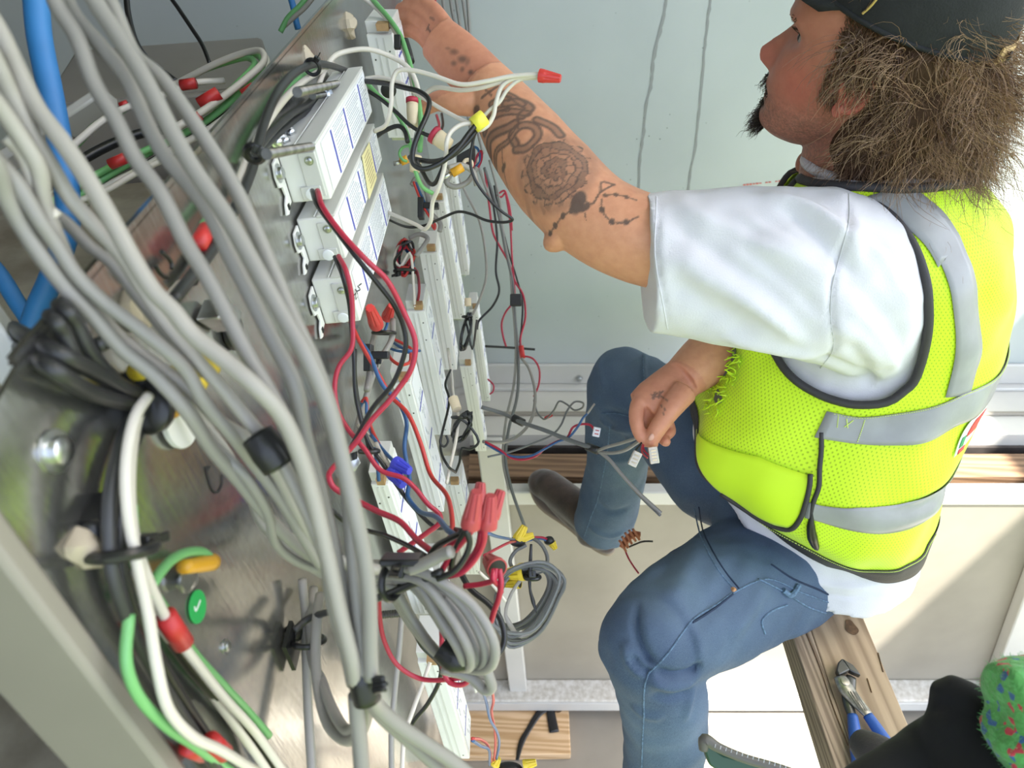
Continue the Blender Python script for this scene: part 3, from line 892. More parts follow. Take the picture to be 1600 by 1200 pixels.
ink = np.zeros(len(co))
e1 = np.array((WL - EL).normalized()); vd = np.array(((EL + WL) / 2).normalized()); e2 = np.cross(e1, vd); e2 /= np.linalg.norm(e2); e3 = np.cross(e2, e1)
if e3 @ vd > 0: e3 = -e3
Ea = np.array(EL)
def depth_at(x, y):
    s = ((x - 918) * (757 - 918) + (y - 332) * (130 - 332)) / (161 ** 2 + 202 ** 2)
    return .84 + .06 * min(max(s, -.7), 1.5)
def AL(x, y):
    p = np.array(P(x, y, depth_at(x, y) - .04)) - Ea
    return p @ e1, p @ e2
U = (co - Ea) @ e1; W_ = (co - Ea) @ e2
fac = ((no @ e3) > -.05) & (co[:, 0] < .30) & (np.linalg.norm(co - Ea, axis=1) < .46)
fi = np.where(fac)[0]; u_, w_ = U[fi], W_[fi]; k_ = np.zeros(len(fi))
def ln(px, wpx, a, edge=False):
    pts2 = [AL(x, y) for x, y in smooth_px(px, 5)] if len(px) > 2 else [AL(x, y) for x, y in px]
    co2 = np.stack([u_, w_, np.zeros_like(u_)], 1)
    d, t = seg_dist(co2, [(p[0], p[1], 0) for p in pts2]); w = wpx * .00079
    if edge: v = np.exp(-((d - w) / (w * .35)) ** 2) + .62 * (d < w)
    else: v = np.clip((w * 1.25 - d) / (w * .5), 0, 1)
    np.maximum(k_, a * np.clip(v, 0, 1), out=k_)
def dot(x, y, rx, ry, a, ang=0.0, soft=.25):
    c = AL(x, y); du, dw = (u_ - c[0]) / .00079, (w_ - c[1]) / .00079
    ca, sa = math.cos(ang), math.sin(ang); p, q = (du * ca + dw * sa) / rx, (-du * sa + dw * ca) / ry
    r = np.sqrt(p * p + q * q); np.maximum(k_, a * np.clip((1 - r) / soft, 0, 1), out=k_)
# chrysanthemum
c = AL(872, 275); du, dw = (u_ - c[0]) / .00079, (w_ - c[1]) / .00079
r = np.hypot(du, dw); an = np.arctan2(dw, du)
rim = 52 + 3.5 * np.cos(an * 14)
warp = r + 2.2 * np.sin(an * 3 + r * .12) + 1.6 * np.cos(an * 7 - r * .2)
rings = np.abs((warp / 9.0 + an / (2 * np.pi)) % 1 - .5) * 2
ringi = np.floor(warp / 9.0 + an / (2 * np.pi))
pet = np.abs(((an / (2 * np.pi)) * (6 + 3 * ringi) + .37 * ringi) % 1 - .5) * 2
v = np.maximum(np.clip((rings - .60) / .25, 0, 1), np.clip((pet - .72) / .2, 0, 1) * .9)
v = np.maximum(v, .60 + .18 * np.sin(ringi * 2.1))
k_ = np.maximum(k_, np.where(r < rim, v * .92, 0))
k_ = np.maximum(k_, .35 * np.exp(-((r - 56) / 9) ** 2))
dot(908, 322, 13, 21, .92, .5); dot(916, 330, 7, 13, .9, -.3); ln([(905, 312), (930, 325), (942, 308), (962, 292)], 1.6, .85); ln([(918, 338), (919, 347)], 1.0, .8)
ln([(962, 292), (944, 290), (943, 306)], 1.8, .8)
bead = [(850, 356), (864, 349), (881, 339), (896, 333)]
ln(bead + [(908, 326)], 1.4, .8)
for x, y in bead: dot(x, y, 5, 5, .9)
loop = [(950, 312), (966, 310), (982, 313), (998, 318)]; loop2 = [(944, 318), (945, 334), (960, 352), (982, 353), (1000, 345)]
ln(loop, 1.2, .75); ln(loop2, 1.4, .8)
for x, y in loop[:3]: dot(x, y, 4.5, 3.6, .85)
for x, y in loop2[1:4]: dot(x, y, 5.5, 5.2, .9)
for px_, w in (([(752, 200), (765, 188), (800, 182), (830, 186)], 6), ([(752, 232), (760, 215), (800, 207), (812, 202)], 7), ([(812, 232), (806, 220), (822, 206), (842, 208), (848, 222), (830, 240), (812, 240)], 6),
               ([(795, 168), (815, 166), (832, 176), (822, 190)], 7), ([(845, 196), (868, 205), (880, 218)], 6), ([(770, 165), (788, 158), (800, 160)], 5),
               ([(790, 150), (806, 158), (822, 170)], 5), ([(758, 182), (775, 176), (800, 178)], 4), ([(762, 250), (772, 235), (800, 226), (815, 212)], 4)):
    ln(px_, w, .88, True)
ln([(786, 232), (783, 252), (780, 290), (777, 312)], 1.0, .7); dot(783, 258, 5, 8, .85, .1)
ln([(815, 330), (822, 300), (826, 276)], 5, .35); ln([(858, 325), (862, 318)], 6, .5); ln([(845, 318), (848, 330)], 3, .5)
dot(738, 166, 10, 10, .85, 0, .3); ln([(734, 166), (738, 160), (740, 168), (744, 172)], 1.5, 0); ln([(752, 152), (768, 145), (780, 138)], 2.6, .8); ln([(760, 142), (770, 152)], 2, .7); ln([(742, 180), (734, 190)], 4, .5)
for x, y, a_, b_, s in ((702, 72, 13, 7, .6), (716, 84, 14, 9, .75), (700, 88, 9, 6, .6), (714, 98, 6, 6, .6), (728, 104, 7, 6, .8), (724, 88, 7, 10, .5), (738, 112, 6, 5, .5), (692, 66, 8, 3, .5)):
    dot(x, y, a_, b_, s, .6, .7)
ln([(644, 14), (655, 30)], 1.5, .75); ln([(642, 17), (649, 12)], 1.5, .75); ln([(651, 31), (657, 28)], 1.5, .7); ln([(652, 2), (660, 8)], 2, .5)
dot(800, 195, 62, 36, .32, .9, .8); dot(740, 150, 20, 26, .15, .9, .8)
ink[fi] = k_
# little marks on the back of the right hand
Rh = np.array(P(1030, 640, .955))
rf = np.where((np.linalg.norm(co - Rh, axis=1) < .08) & ((no @ np.array(FW)) < .1))[0]
rr = co[rf]; dd = rr @ np.array(FW); rx = 800 + rr[:, 0] / dd * FPX; ry = 600 - (rr @ np.array(UP)) / dd * FPX
kk = np.zeros(len(rf)); c2 = np.stack([rx, ry, 0 * rx], 1)
for px_ in ([(1030, 612), (1030, 622)], [(1036, 611), (1030, 617), (1037, 622)], [(1018, 617), (1026, 620)], [(1023, 613), (1021, 624)], [(1019, 622), (1027, 614)], [(1040, 624), (1043, 626)], [(1033, 633), (1034, 636)], [(1038, 638), (1039, 641)], [(1036, 645), (1037, 648)]):
    d, t = seg_dist(c2, [(x, y, 0) for x, y in px_]); kk = np.maximum(kk, np.clip((1.9 - d) / 1.0, 0, 1) * .75)
ink[rf] = np.maximum(ink[rf], kk)
col = col * (1 - ink[:, None] * .92) + np.array([.045, .05, .052]) * ink[:, None] * .92
m, nt, b = nodes_of('skin')
at = nt.nodes.new('ShaderNodeAttribute'); at.attribute_name = 'complexion'
nz = nt.nodes.new('ShaderNodeTexNoise'); nz.inputs['Scale'].default_value = 90; nz.inputs['Detail'].default_value = 4
tcn = nt.nodes.new('ShaderNodeTexCoord'); nt.links.new(tcn.outputs['Object'], nz.inputs['Vector'])
hs = nt.nodes.new('ShaderNodeMixRGB'); hs.blend_type = 'MULTIPLY'; hs.inputs[0].default_value = .35
rpn = nt.nodes.new('ShaderNodeValToRGB'); rpn.color_ramp.elements[0].color = (.72, .58, .55, 1); rpn.color_ramp.elements[0].position = .3; rpn.color_ramp.elements[1].position = .65
nt.links.new(nz.outputs['Fac'], rpn.inputs[0]); nt.links.new(at.outputs['Color'], hs.inputs[1]); nt.links.new(rpn.outputs[0], hs.inputs[2])
nt.links.new(hs.outputs[0], b.inputs['Base Color'])
b.inputs['Roughness'].default_value = .48; b.inputs['Specular IOR Level'].default_value = .35
b.inputs['Subsurface Weight'].default_value = .08; b.inputs['Subsurface Radius'].default_value = (.012, .004, .002)
b.inputs['Subsurface Scale'].default_value = .5
bp = nt.nodes.new('ShaderNodeBump'); bp.inputs['Strength'].default_value = .18; bp.inputs['Distance'].default_value = .001
nz2 = nt.nodes.new('ShaderNodeTexNoise'); nz2.inputs['Scale'].default_value = 420
nt.links.new(tcn.outputs['Object'], nz2.inputs['Vector']); nt.links.new(nz2.outputs['Fac'], bp.inputs['Height']); nt.links.new(bp.outputs[0], b.inputs['Normal'])
M['skin'] = m
body = put_mesh(skin_me, 'body', 'skin', man)
ca = skin_me.attributes.new('complexion', 'FLOAT_COLOR', 'POINT')
ca.data.foreach_set('color', np.concatenate([col, np.ones((len(col), 1))], 1).ravel())
# eyes, lashes, brow, thumb nails
M['eye_white'] = mat('eye_white', (.38, .34, .31), .2); M['iris'] = mat('dark_iris', (.05, .03, .02), .1)
for sx in (1, -1):
    t = MB().ellipsoid(HP(.031 * sx, .0660, .010), hl * .0115, hf * .0115, hu * .0105, 18, 12)
    e = t.build('eye', 'eye_white', man)
    t = MB().ellipsoid(HP(.030 * sx, .0743, .0105), hl * .0085, hf * .004, hu * .0070, 14, 8)
    t.build('iris', 'iris', e)
M['lash'] = mat('dark_hair', (.035, .022, .015), .6)
lid = MB()
for sx in (1, -1):
    arc = [HP((.018 + .028 * q) * sx, .0710 + .008 * math.sin(math.pi * min(q * 1.25, 1)) - .014 * q * q, .0135 + .0035 * math.sin(math.pi * q)) for q in np.linspace(0, 1, 8)]
    lid.tube(arc, .0013, 6)
    for q in np.linspace(.15, 1, 12):
        a = HP((.018 + .028 * q) * sx, .0720 + .008 * math.sin(math.pi * min(q * 1.25, 1)) - .014 * q * q, .0135 + .0035 * math.sin(math.pi * q))
        lid.tube([a, a + (hf * .006 - hu * .001 + hl * .003 * sx), a + (hf * .010 + hu * .0015 + hl * .005 * sx)], [.0005, .0004, .0002], 4, res=2)
lid.build('eyelash', 'lash', man)
nail = MB().ellipsoid(P(1021, 682, .9345), (P(1018, 688, .945) - P(1026, 672, .942)).normalized() * .0075, RT * .0062, FW * .0022, 12, 8)
nail.build('thumb_nail', mat('nail', (.66, .36, .27), .3), man)
# ------------------------------------------------------------ fabrics
M['shirt'] = mat('white_cotton', (.66, .65, .69), .85, bump=.25, bscale=500, sheen=.1)
M['trim_dark'] = mat('charcoal_binding', (.035, .032, .036), .6, bump=.2, bscale=600)
M['reflective'] = mat('grey_reflective_tape', (.34, .345, .36), .33, var=.2, vscale=18, bump=.25, bscale=50)
M['stitch'] = mat('yellow_stitching', (.62, .75, .18), .7)
M['white_stitch'] = mat('pale_stitching', (.62, .60, .52), .7)
def vest_material(name, dots=True, base=(.66, .92, .012), dk=(.36, .56, .004)):
    m, nt, b = nodes_of(name)
    N, L = nt.nodes, nt.links
    b.inputs['Roughness'].default_value = .62
    b.inputs['Sheen Weight'].default_value = .15
    nz = N.new('ShaderNodeTexNoise'); nz.inputs['Scale'].default_value = 9; tc = N.new('ShaderNodeTexCoord')
    L.new(tc.outputs['Object'], nz.inputs['Vector'])
    c = N.new('ShaderNodeMixRGB'); c.inputs[1].default_value = (*base, 1); c.inputs[2].default_value = (base[0] * .86, base[1] * .92, base[2], 1)
    L.new(nz.outputs['Fac'], c.inputs[0]); out = c.outputs[0]
    if dots:
        uv = N.new('ShaderNodeUVMap'); uv.uv_map = 'cloth'
        sp = N.new('ShaderNodeSeparateXYZ'); L.new(uv.outputs[0], sp.inputs[0])
        def mth(op, a, bb=None):
            q = N.new('ShaderNodeMath'); q.operation = op
            for i, s in enumerate((a, bb)):
                if s is None: continue
                if isinstance(s, (int, float)): q.inputs[i].default_value = s
                else: L.new(s, q.inputs[i])
            return q.outputs[0]
        f = 2 * math.pi / .0056
        s1 = mth('SINE', mth('MULTIPLY', sp.outputs[0], f)); s2 = mth('SINE', mth('MULTIPLY', sp.outputs[1], f * .8))
        d = mth('MULTIPLY', s1, s2)
        r = N.new('ShaderNodeValToRGB'); r.color_ramp.elements[0].position = .50; r.color_ramp.elements[1].position = .72
        L.new(d, r.inputs[0])
        mx = N.new('ShaderNodeMixRGB'); mx.inputs[2].default_value = (*dk, 1); L.new(r.outputs[0], mx.inputs[0]); L.new(out, mx.inputs[1]); out = mx.outputs[0]
        bp = N.new('ShaderNodeBump'); bp.inputs['Strength'].default_value = .5; bp.inputs['Distance'].default_value = .001; bp.invert = True
        L.new(r.outputs[0], bp.inputs['Height']); L.new(bp.outputs[0], b.inputs['Normal'])
    L.new(out, b.inputs['Base Color'])
    return m
M['vest'] = vest_material('lime_mesh_fabric')
M['vest_solid'] = vest_material('lime_solid_fabric', False)
def denim_material():
    m, nt, b = nodes_of('blue_denim')
    N, L = nt.nodes, nt.links
    tc = N.new('ShaderNodeTexCoord')
    n1 = N.new('ShaderNodeTexNoise'); n1.inputs['Scale'].default_value = 7; n1.inputs['Detail'].default_value = 5
    mp = N.new('ShaderNodeMapping'); mp.inputs['Scale'].default_value = (350, 350, 60)
    L.new(tc.outputs['Object'], mp.inputs[0]); L.new(tc.outputs['Object'], n1.inputs['Vector'])
    n2 = N.new('ShaderNodeTexNoise'); n2.inputs['Scale'].default_value = 4; L.new(mp.outputs[0], n2.inputs['Vector'])
    at = N.new('ShaderNodeAttribute'); at.attribute_name = 'fade'
    rp = N.new('ShaderNodeValToRGB'); e = rp.color_ramp.elements
    e[0].color = (.010, .026, .075, 1); e[1].color = (.125, .19, .28, 1); e[0].position = .1; e[1].position = .95
    x = N.new('ShaderNodeMath'); x.operation = 'MULTIPLY_ADD'; x.inputs[1].default_value = .85
    L.new(n1.outputs['Fac'], x.inputs[0]); L.new(at.outputs['Fac'], x.inputs[2])
    y = N.new('ShaderNodeMath'); y.operation = 'MULTIPLY_ADD'; y.inputs[1].default_value = .62
    L.new(n2.outputs['Fac'], y.inputs[0]); L.new(x.outputs[0], y.inputs[2])
    z = N.new('ShaderNodeMath'); z.operation = 'SUBTRACT'; z.inputs[1].default_value = .38; L.new(y.outputs[0], z.inputs[0])
    L.new(z.outputs[0], rp.inputs[0]); L.new(rp.outputs[0], b.inputs['Base Color'])
    b.inputs['Roughness'].default_value = .8
    bp = N.new('ShaderNodeBump'); bp.inputs['Strength'].default_value = .3; bp.inputs['Distance'].default_value = .001
    L.new(n2.outputs['Fac'], bp.inputs['Height']); L.new(bp.outputs[0], b.inputs['Normal'])
    return m
M['denim'] = denim_material()

# ------------------------------------------------------------ white t-shirt
sh = MB()
NT, NS = 44, 72
vs = []; fs = []
for i in range(NT + 1):
    for j in range(NS):
        thd = 360 * j / NS; t0 = hem_t(thd) - interp(fold_th(thd), [0, 60, 110, 150, 180], [.66, .70, .60, .56, .58])
        t = t0 + (3.93 - t0) * i / NT
        vs.append(torso_pt(thd, t, -.009 + .022 * min(1, max(0, (t0 + .62 - t) / .6))))
for i in range(NT):
    for j in range(NS): fs.append((i * NS + j, i * NS + (j + 1) % NS, (i + 1) * NS + (j + 1) % NS, (i + 1) * NS + j))
fs.append(tuple(range(NS))[::-1]); fs.append(tuple(range(NT * NS, NT * NS + NS)))
sh.add(vs, fs)
NB2 = V((.452, .853, -.325))
sh.tube([NB2 + V((.02, -.005, -.06)), NB2 + V((.006, .002, -.012)), NB2 + V((-.004, .004, .014))], [.090, .0735, .0665], 32)
SLV = [(1009, 411, .815, 110), (1040, 413, .814, 112), (1100, 417, .808, 116), (1200, 424, .800, 128), (1290, 434, .800, 140), (1370, 455, .83, 142), (1420, 470, .88, 120)]
svs = []; sfs = []; n = 40
for k, (x, y, d, hpx) in enumerate(SLV):
    c = P(x, y, d); up = P(x - 6 if k < 2 else x, y - 100, d) - P(x + 8 if k < 2 else x, y + 100, d); up.normalize()
    ax = (P(1300, 430, .805) - P(1010, 411, .815)).normalized(); dp_ = ax.cross(up).normalized()
    ru = hpx * d / FPX; rd = ru * (.80 if k < 4 else .8)
    for j in range(n):
        a = 2 * math.pi * j / n
        svs.append(c + up * ru * math.cos(a) + dp_ * rd * math.sin(a))
for k in range(len(SLV) - 1):
    for j in range(n): sfs.append((k * n + j, k * n + (j + 1) % n, (k + 1) * n + (j + 1) % n, (k + 1) * n + j))
sfs.append(tuple(range(n))[::-1]); sfs.append(tuple(range((len(SLV) - 1) * n, len(SLV) * n)))
sh.add(svs, sfs)
# right sleeve, on the far side
sh.tube([V((.53, .95, -.42)), V((.56, 1.02, -.46)), V((.545, 1.055, -.54))], [.10, .085, .078], 24)
sh_me = remesh(sh, .0042, 7, .5)
co, no = mesh_np(sh_me)
bv = BVHTree.FromPolygons([V(c) for c in co], [tuple(p.vertices) for p in sh_me.polygons])
def F(px, amp, w): return (snap(bv, smooth_px(px, 4), 0, 2), amp * 1.45, w * .92)
co = folds(co, no, [F(l, a, w) for l, a, w in (
    ([(1060, 420), (1130, 455), (1210, 500), (1270, 545)], .0035, .009), ([(1100, 345), (1170, 390), (1240, 450), (1290, 500)], -.0035, .010),
    ([(1150, 330), (1215, 370), (1280, 400)], .003, .008), ([(1340, 350), (1390, 400), (1420, 470)], -.004, .009), ([(1330, 480), (1380, 530), (1410, 590)], .0035, .009), ([(1320, 520), (1350, 570), (1360, 610)], -.0035, .008),
    ([(1035, 312), (1090, 335), (1160, 375), (1240, 400), (1300, 440)], .0045, .012),
    ([(1030, 330), (1080, 370), (1150, 420), (1220, 470), (1280, 540)], -.004, .012),
    ([(1040, 395), (1100, 420), (1180, 470), (1250, 530)], .004, .013),
    ([(1040, 430), (1110, 480), (1190, 520)], -.0035, .014),
    ([(1190, 303), (1250, 320), (1300, 350), (1350, 400)], .006, .010),
    ([(1215, 320), (1260, 350), (1310, 400), (1360, 440)], -.005, .010),
    ([(1310, 340), (1360, 380), (1400, 430), (1430, 490)], .005, .012),
    ([(1300, 420), (1350, 460), (1400, 520), (1420, 580)], -.004, .013),
    ([(1290, 500), (1340, 530), (1390, 580)], .004, .012),
    ([(1270, 560), (1320, 575), (1370, 600)], -.005, .010),
    ([(1120, 520), (1200, 540), (1290, 560)], .005, .010),
    ([(1030, 305), (1027, 400), (1045, 516)], -.0022, .0035),
    ([(1326, 300), (1325, 340), (1318, 380), (1300, 450), (1298, 500), (1302, 545), (1280, 575)], -.003, .0035),
    ([(1082, 700), (1098, 780), (1150, 850), (1210, 898), (1300, 930), (1390, 932)], -.002, .003),
    ([(1110, 800), (1150, 815)], .004, .010), ([(1230, 895), (1300, 915), (1380, 915)], .003, .008))])
co = noise_disp(co, no, .0042, 15, 3.0); co = noise_disp(co, no, .0018, 40, 8.0)
shirt = put_mesh(sh_me, 't_shirt', 'shirt', man, co)
sbv = bvh_of(shirt)
def seam(name, px, r, m, parent, bvh, off=.0, dash=False):
    pts = snap(bvh, smooth_px(px, 4), off, 2)
    if len(pts) < 2: return None
    mb = MB()
    if dash:
        for i in range(0, len(pts) - 1): mb.tube([pts[i].lerp(pts[i + 1], .1), pts[i].lerp(pts[i + 1], .65)], r, 5)
    else: mb.tube(pts, r, 6, res=1)
    return mb.build(name, m, parent)
M['seam_grey'] = mat('grey_seam_thread', (.55, .55, .57), .9)  # seam thread a little greyer than the shirt
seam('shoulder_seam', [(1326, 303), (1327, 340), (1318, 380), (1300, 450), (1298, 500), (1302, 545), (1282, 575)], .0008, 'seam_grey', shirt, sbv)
seam('sleeve_hem', [(1026, 308), (1024, 400), (1043, 514)], .0009, 'shirt', shirt, sbv, .0003)
col_ring = MB()
cp = [NB2 + V((-.003, .004, .012)) + (V(FD) * math.cos(a) * .0685 + V(LD) * math.sin(a) * .0685) + V((0, 0, .004 * math.cos(a) * -1)) for a in np.linspace(0, 2 * math.pi, 33)]
col_ring.tube(cp, .0062, 10, res=1)
col_ring.build('neck_rib', 'shirt', shirt)

# ------------------------------------------------------------ safety vest
HOLE = [(56, 3.80), (74, 3.80), (86, 3.76), (100, 3.57), (108, 3.32), (112, 3.0), (113.5, 2.7), (113, 2.42), (107.5, 2.14), (96, 1.99), (87, 1.965), (74.5, 2.03), (64, 2.14), (54, 2.34), (47, 2.65), (44, 3.0), (44, 3.35), (48, 3.62)]
HOLE = [(p.x, p.y) for p in catmull([V((a, b, 0)) for a, b in HOLE + HOLE[:1]], 5)][:-1]
HC2 = (80, 2.88)
def in_hole(th, t):
    th = fold_th(th); inside = False; n = len(HOLE)
    for i in range(n):
        (x1, y1), (x2, y2) = HOLE[i], HOLE[(i + 1) % n]
        if (y1 > t) != (y2 > t) and th < (x2 - x1) * (t - y1) / (y2 - y1) + x1: inside = not inside
    return inside
def rumple(th, t):
    """billow of the loose vest: pushes the cloth in and out"""
    p = torso_pt(th, t)
    a = .011 * noise.noise(V((th * .022, t * 1.1, 1.7))) + .008 * noise.noise(V((th * .05, t * 2.6, 5.1)))
    a += -.007 * math.exp(-((t - 1.18) / .07) ** 2) * math.exp(-((fold_th(th) - 150) / 22) ** 2)
    a += .006 * math.exp(-((t - 1.02) / .08) ** 2) * math.exp(-((fold_th(th) - 148) / 20) ** 2)
    return a
def vest_pt(th, t, off=0.0): return torso_pt(th, t, .004 + off + rumple(th, t))
TOPT = 3.90
def t_of(th, q): h = hem_t(th); return h + (TOPT - h) * q
NV, NH = 168, 240
vs = []; uvs = []; ok = []
for i in range(NV + 1):
    for j in range(NH):
        thd = 360 * j / NH; t = t_of(thd, i / NV)
        f_ = fold_th(thd)
        if abs(f_ - 80) < 50 and 1.8 < t < 3.9:                 # pull the grid to the arm-hole edge
            if in_hole(thd, t):
                pass
        vs.append(vest_pt(thd, t)); uvs.append((thd / 360 * 1.13, t * .13))
fs = []
for i in range(NV):
    for j in range(NH):
        thd = 360 * (j + .5) / NH; t = t_of(thd, (i + .5) / NV)
        if in_hole(thd, t): continue
        if fold_th(thd) < 26 and t > 2.6 + .045 * fold_th(thd): continue      # open v at the chest
        fs.append((i * NH + j, i * NH + (j + 1) % NH, (i + 1) * NH + (j + 1) % NH, (i + 1) * NH + j))
def cloth(name, vs, fs, uvs, m, parent, thick=.0018, off=1):
    used = sorted({k for f in fs for k in f}); mp = {k: i for i, k in enumerate(used)}
    o = obj_from(name, [vs[k] for k in used], [tuple(mp[k] for k in f) for f in fs], m, parent)
    uvl = o.data.uv_layers.new(name='cloth')
    for lp in o.data.loops: uvl.data[lp.index].uv = uvs[used[lp.vertex_index]]
    for p in o.data.polygons:                              # wrap the seam of the uv
        us = [uvl.data[i].uv[0] for i in p.loop_indices]
        if max(us) - min(us) > .5:
            for i in p.loop_indices:
                if uvl.data[i].uv[0] < .5: uvl.data[i].uv[0] += 1.13
    if thick:
        s = o.modifiers.new('thickness', 'SOLIDIFY'); s.thickness = thick; s.offset = off
    return o
vest = cloth('safety_vest', vs, fs, uvs, 'vest', man, .0016, -1)
def band(name, th0, th1, lo, hi, m, off, nth=90, nt=8, parent=vest, thick=.0006):
    vs = []; fs = []; uv = []
    for i in range(nth + 1):
        thd = th0 + (th1 - th0) * i / nth
        for k in range(nt + 1):
            t = lo(thd) + (hi(thd) - lo(thd)) * k / nt
            vs.append(vest_pt(thd, t, off)); uv.append((thd / 360 * 1.13, t * .13))
    for i in range(nth):
        for k in range(nt):
            a = i * (nt + 1) + k; thd = th0 + (th1 - th0) * (i + .5) / nth; t = lo(thd) + (hi(thd) - lo(thd)) * (k + .5) / nt
            if in_hole(thd, t): continue
            fs.append((a, a + nt + 1, a + nt + 2, a + 1))
    return cloth(name, vs, fs, uv, m, parent, thick, 1)
B1T = lambda th: interp(fold_th(th), [88, 96, 112, 133, 160, 180], [1.86, 1.875, 1.98, 2.13, 2.15, 2.16])
B1B = lambda th: interp(fold_th(th), [88, 100, 118, 140, 165, 180], [1.63, 1.67, 1.725, 1.82, 1.86, 1.87])
B2T = lambda th: interp(fold_th(th), [92, 98, 110, 126, 145, 160, 180], [1.10, 1.11, 1.20, 1.215, 1.27, 1.30, 1.32])
B2B = lambda th: interp(fold_th(th), [92, 100, 125, 148, 160, 180], [.93, .935, .93, .91, .98, 1.03])
band('reflective_band', 88.5, 271.5, B1B, B1T, 'reflective', .0022)
band('reflective_band', 94, 266, B2B, B2T, 'reflective', .0022)
for s in (1, -1):
    vs = []; fs = []; uv = []; nn = 40; w = 5
    pth = [(95, 3.88), (108, 3.70), (121, 3.46), (126.5, 3.2), (129, 2.95), (131.5, 2.6), (132, 2.35), (131.5, 2.12)]
    hw = [9, 8.5, 8, 7.6, 7.0, 6.4, 6.2, 6.2]
    q = catmull([V((a, b, 0)) for a, b in pth], 6); hwi = np.interp(np.linspace(0, 7, len(q)), range(8), hw)
    for i, p in enumerate(q):
        for k in range(w + 1):
            tha = p.x + hwi[i] * (2 * k / w - 1); tt = p.y + (.10 * (2 * k / w - 1) if p.y > 3.3 else 0)
            tt = min(tt, 3.9)
            vs.append(vest_pt(s * tha, tt, .0018)); uv.append((tha / 360 * 1.13, p.y * .13))
        if i:
            for k in range(w):
                a = (i - 1) * (w + 1) + k; fs.append((a, a + w + 1, a + w + 2, a + 1))
    cloth('shoulder_strap', vs, fs, uv, 'reflective', vest, .0006, 1)
# binding round the arm holes, hem tape, side opening, stitching
for s in (1, -1):
    ring = [vest_pt(s * a, b, .0015) for a, b in HOLE]; ring.append(ring[0])
    vs_, fs_ = tube_geo(ring, .0052, 8, False, None, 1)
    obj_from('arm_hole_binding', vs_, fs_, 'trim_dark', vest)
HB = lambda th: hem_t(th) - .015
HTp = lambda th: hem_t(th) + interp(fold_th(th), [0, 41, 70, 98, 115, 157, 180], [.10, .16, .24, .34, .30, .24, .22])
band('hem_tape', 0, 360, HB, HTp, 'trim_dark', .0016, 180, 3)
vn = [vest_pt(th_, min(2.62 + .045 * abs(th_), 3.9), .002) for th_ in list(np.linspace(-28, 28, 25))]
tube('neck_binding', vn, .0045, 'trim_dark', vest, 8, res=1)
tp = [vest_pt(th_, TOPT, .001) for th_ in np.linspace(28, 332, 60)]
tube('collar_binding', tp, .006, 'trim_dark', vest, 8, res=1)
so = [vest_pt(a, b, .001) for a, b in ((89.5, 1.68), (91, 1.55), (93, 1.4), (95, 1.27), (95.5, 1.1), (96, .9))]
tube('side_binding', so, .0032, 'trim_dark', vest, 8)
sl = [vest_pt(a, b, .0022) for a, b in ((96, 1.02), (96.3, .85), (96.8, .70), (97.5, .55), (97.8, .46))]
tube('side_slit', sl, [.001, .0055, .0068, .005, .0008], 'black_wire', vest, 8)
def vstitch(pts_, r, m, name, n=6):
    mb = MB(); q = catmull([vest_pt(a, b, .0032) for a, b in pts_], n)
    for i in range(len(q) - 1): mb.tube([q[i].lerp(q[i + 1], .1), q[i].lerp(q[i + 1], .7)], r, 5)
    mb.build(name, m, vest)
vstitch([(98.5, 1.87), (99, 1.78), (99.5, 1.68)], .0007, 'stitch', 'band_stitching')
vstitch([(91, 1.855), (91.5, 1.80), (92, 1.755)], .0007, 'stitch', 'bar_tack'); vstitch([(93, 1.86), (95.5, 1.74)], .0007, 'stitch', 'bar_tack'); vstitch([(95.5, 1.86), (93, 1.74)], .0007, 'stitch', 'bar_tack')
vstitch([(a, float(HTp(a)) - .012) for a in range(36, 176, 4)], .0006, 'stitch', 'hem_stitching', 5)
vstitch([(a, float(B1T(a)) - .006) for a in range(90, 176, 4)], .0005, 'stitch', 'band_stitching', 5)
# pocket on the front with its dark binding
pk = [(58, 1.27), (75, 1.36), (90.5, 1.345), (92.5, 1.24), (93.2, 1.08), (92.5, .88), (90, .72), (83, .62), (72, .60), (62, .66), (52, .90), (46, 1.08)]
band('pocket', 42, 92.5, lambda th: interp(th, [42, 52, 62, 72, 83, 90, 93], [1.14, .92, .68, .61, .63, .74, 1.0]), lambda th: interp(th, [42, 58, 75, 92], [1.20, 1.28, 1.36, 1.34]), 'vest_solid', .0042, 60, 12)
tube('pocket_binding', [vest_pt(a, b, .0055) for a, b in ((91.2, 1.36), (92.2, 1.28), (93.2, 1.1), (92.6, .9), (90.2, .73), (83, .63), (72, .61), (62, .67))], .0034, 'trim_dark', vest, 8)
vstitch([(91, 1.305), (93.5, 1.29)], .0011, 'white_stitch', 'pocket_tack')
# torn edge of the front with loose yellow threads, patch on the back
random.seed(3)
tr = MB()
for k in range(120):
    a, b = random.uniform(16, 48), random.uniform(1.38, 1.95)
    p = vest_pt(a, b, .002); q = p + (V(FD) * random.uniform(-.2, 1) + V(LD) * random.uniform(-.3, 1) + Z3 * random.uniform(-.9, .9)) * random.uniform(.006, .018)
    tr.tube([p, p.lerp(q, .5) + V((random.uniform(-.004, .004), -.004, .003)), q], [.0013, .0010, .0005], 5, res=3)
tr.build('torn_threads', 'vest_solid', vest)
M['rip'] = mat('grey_rip', (.16, .17, .13), .9)  # rip patches in a dark grey-green
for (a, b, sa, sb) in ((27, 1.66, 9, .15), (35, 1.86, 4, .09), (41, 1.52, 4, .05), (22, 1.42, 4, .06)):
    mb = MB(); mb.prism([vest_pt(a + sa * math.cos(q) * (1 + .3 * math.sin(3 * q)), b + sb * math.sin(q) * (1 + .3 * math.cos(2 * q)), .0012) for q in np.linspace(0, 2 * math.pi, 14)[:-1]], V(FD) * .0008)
    mb.build('rip', 'rip', vest, smooth=False)
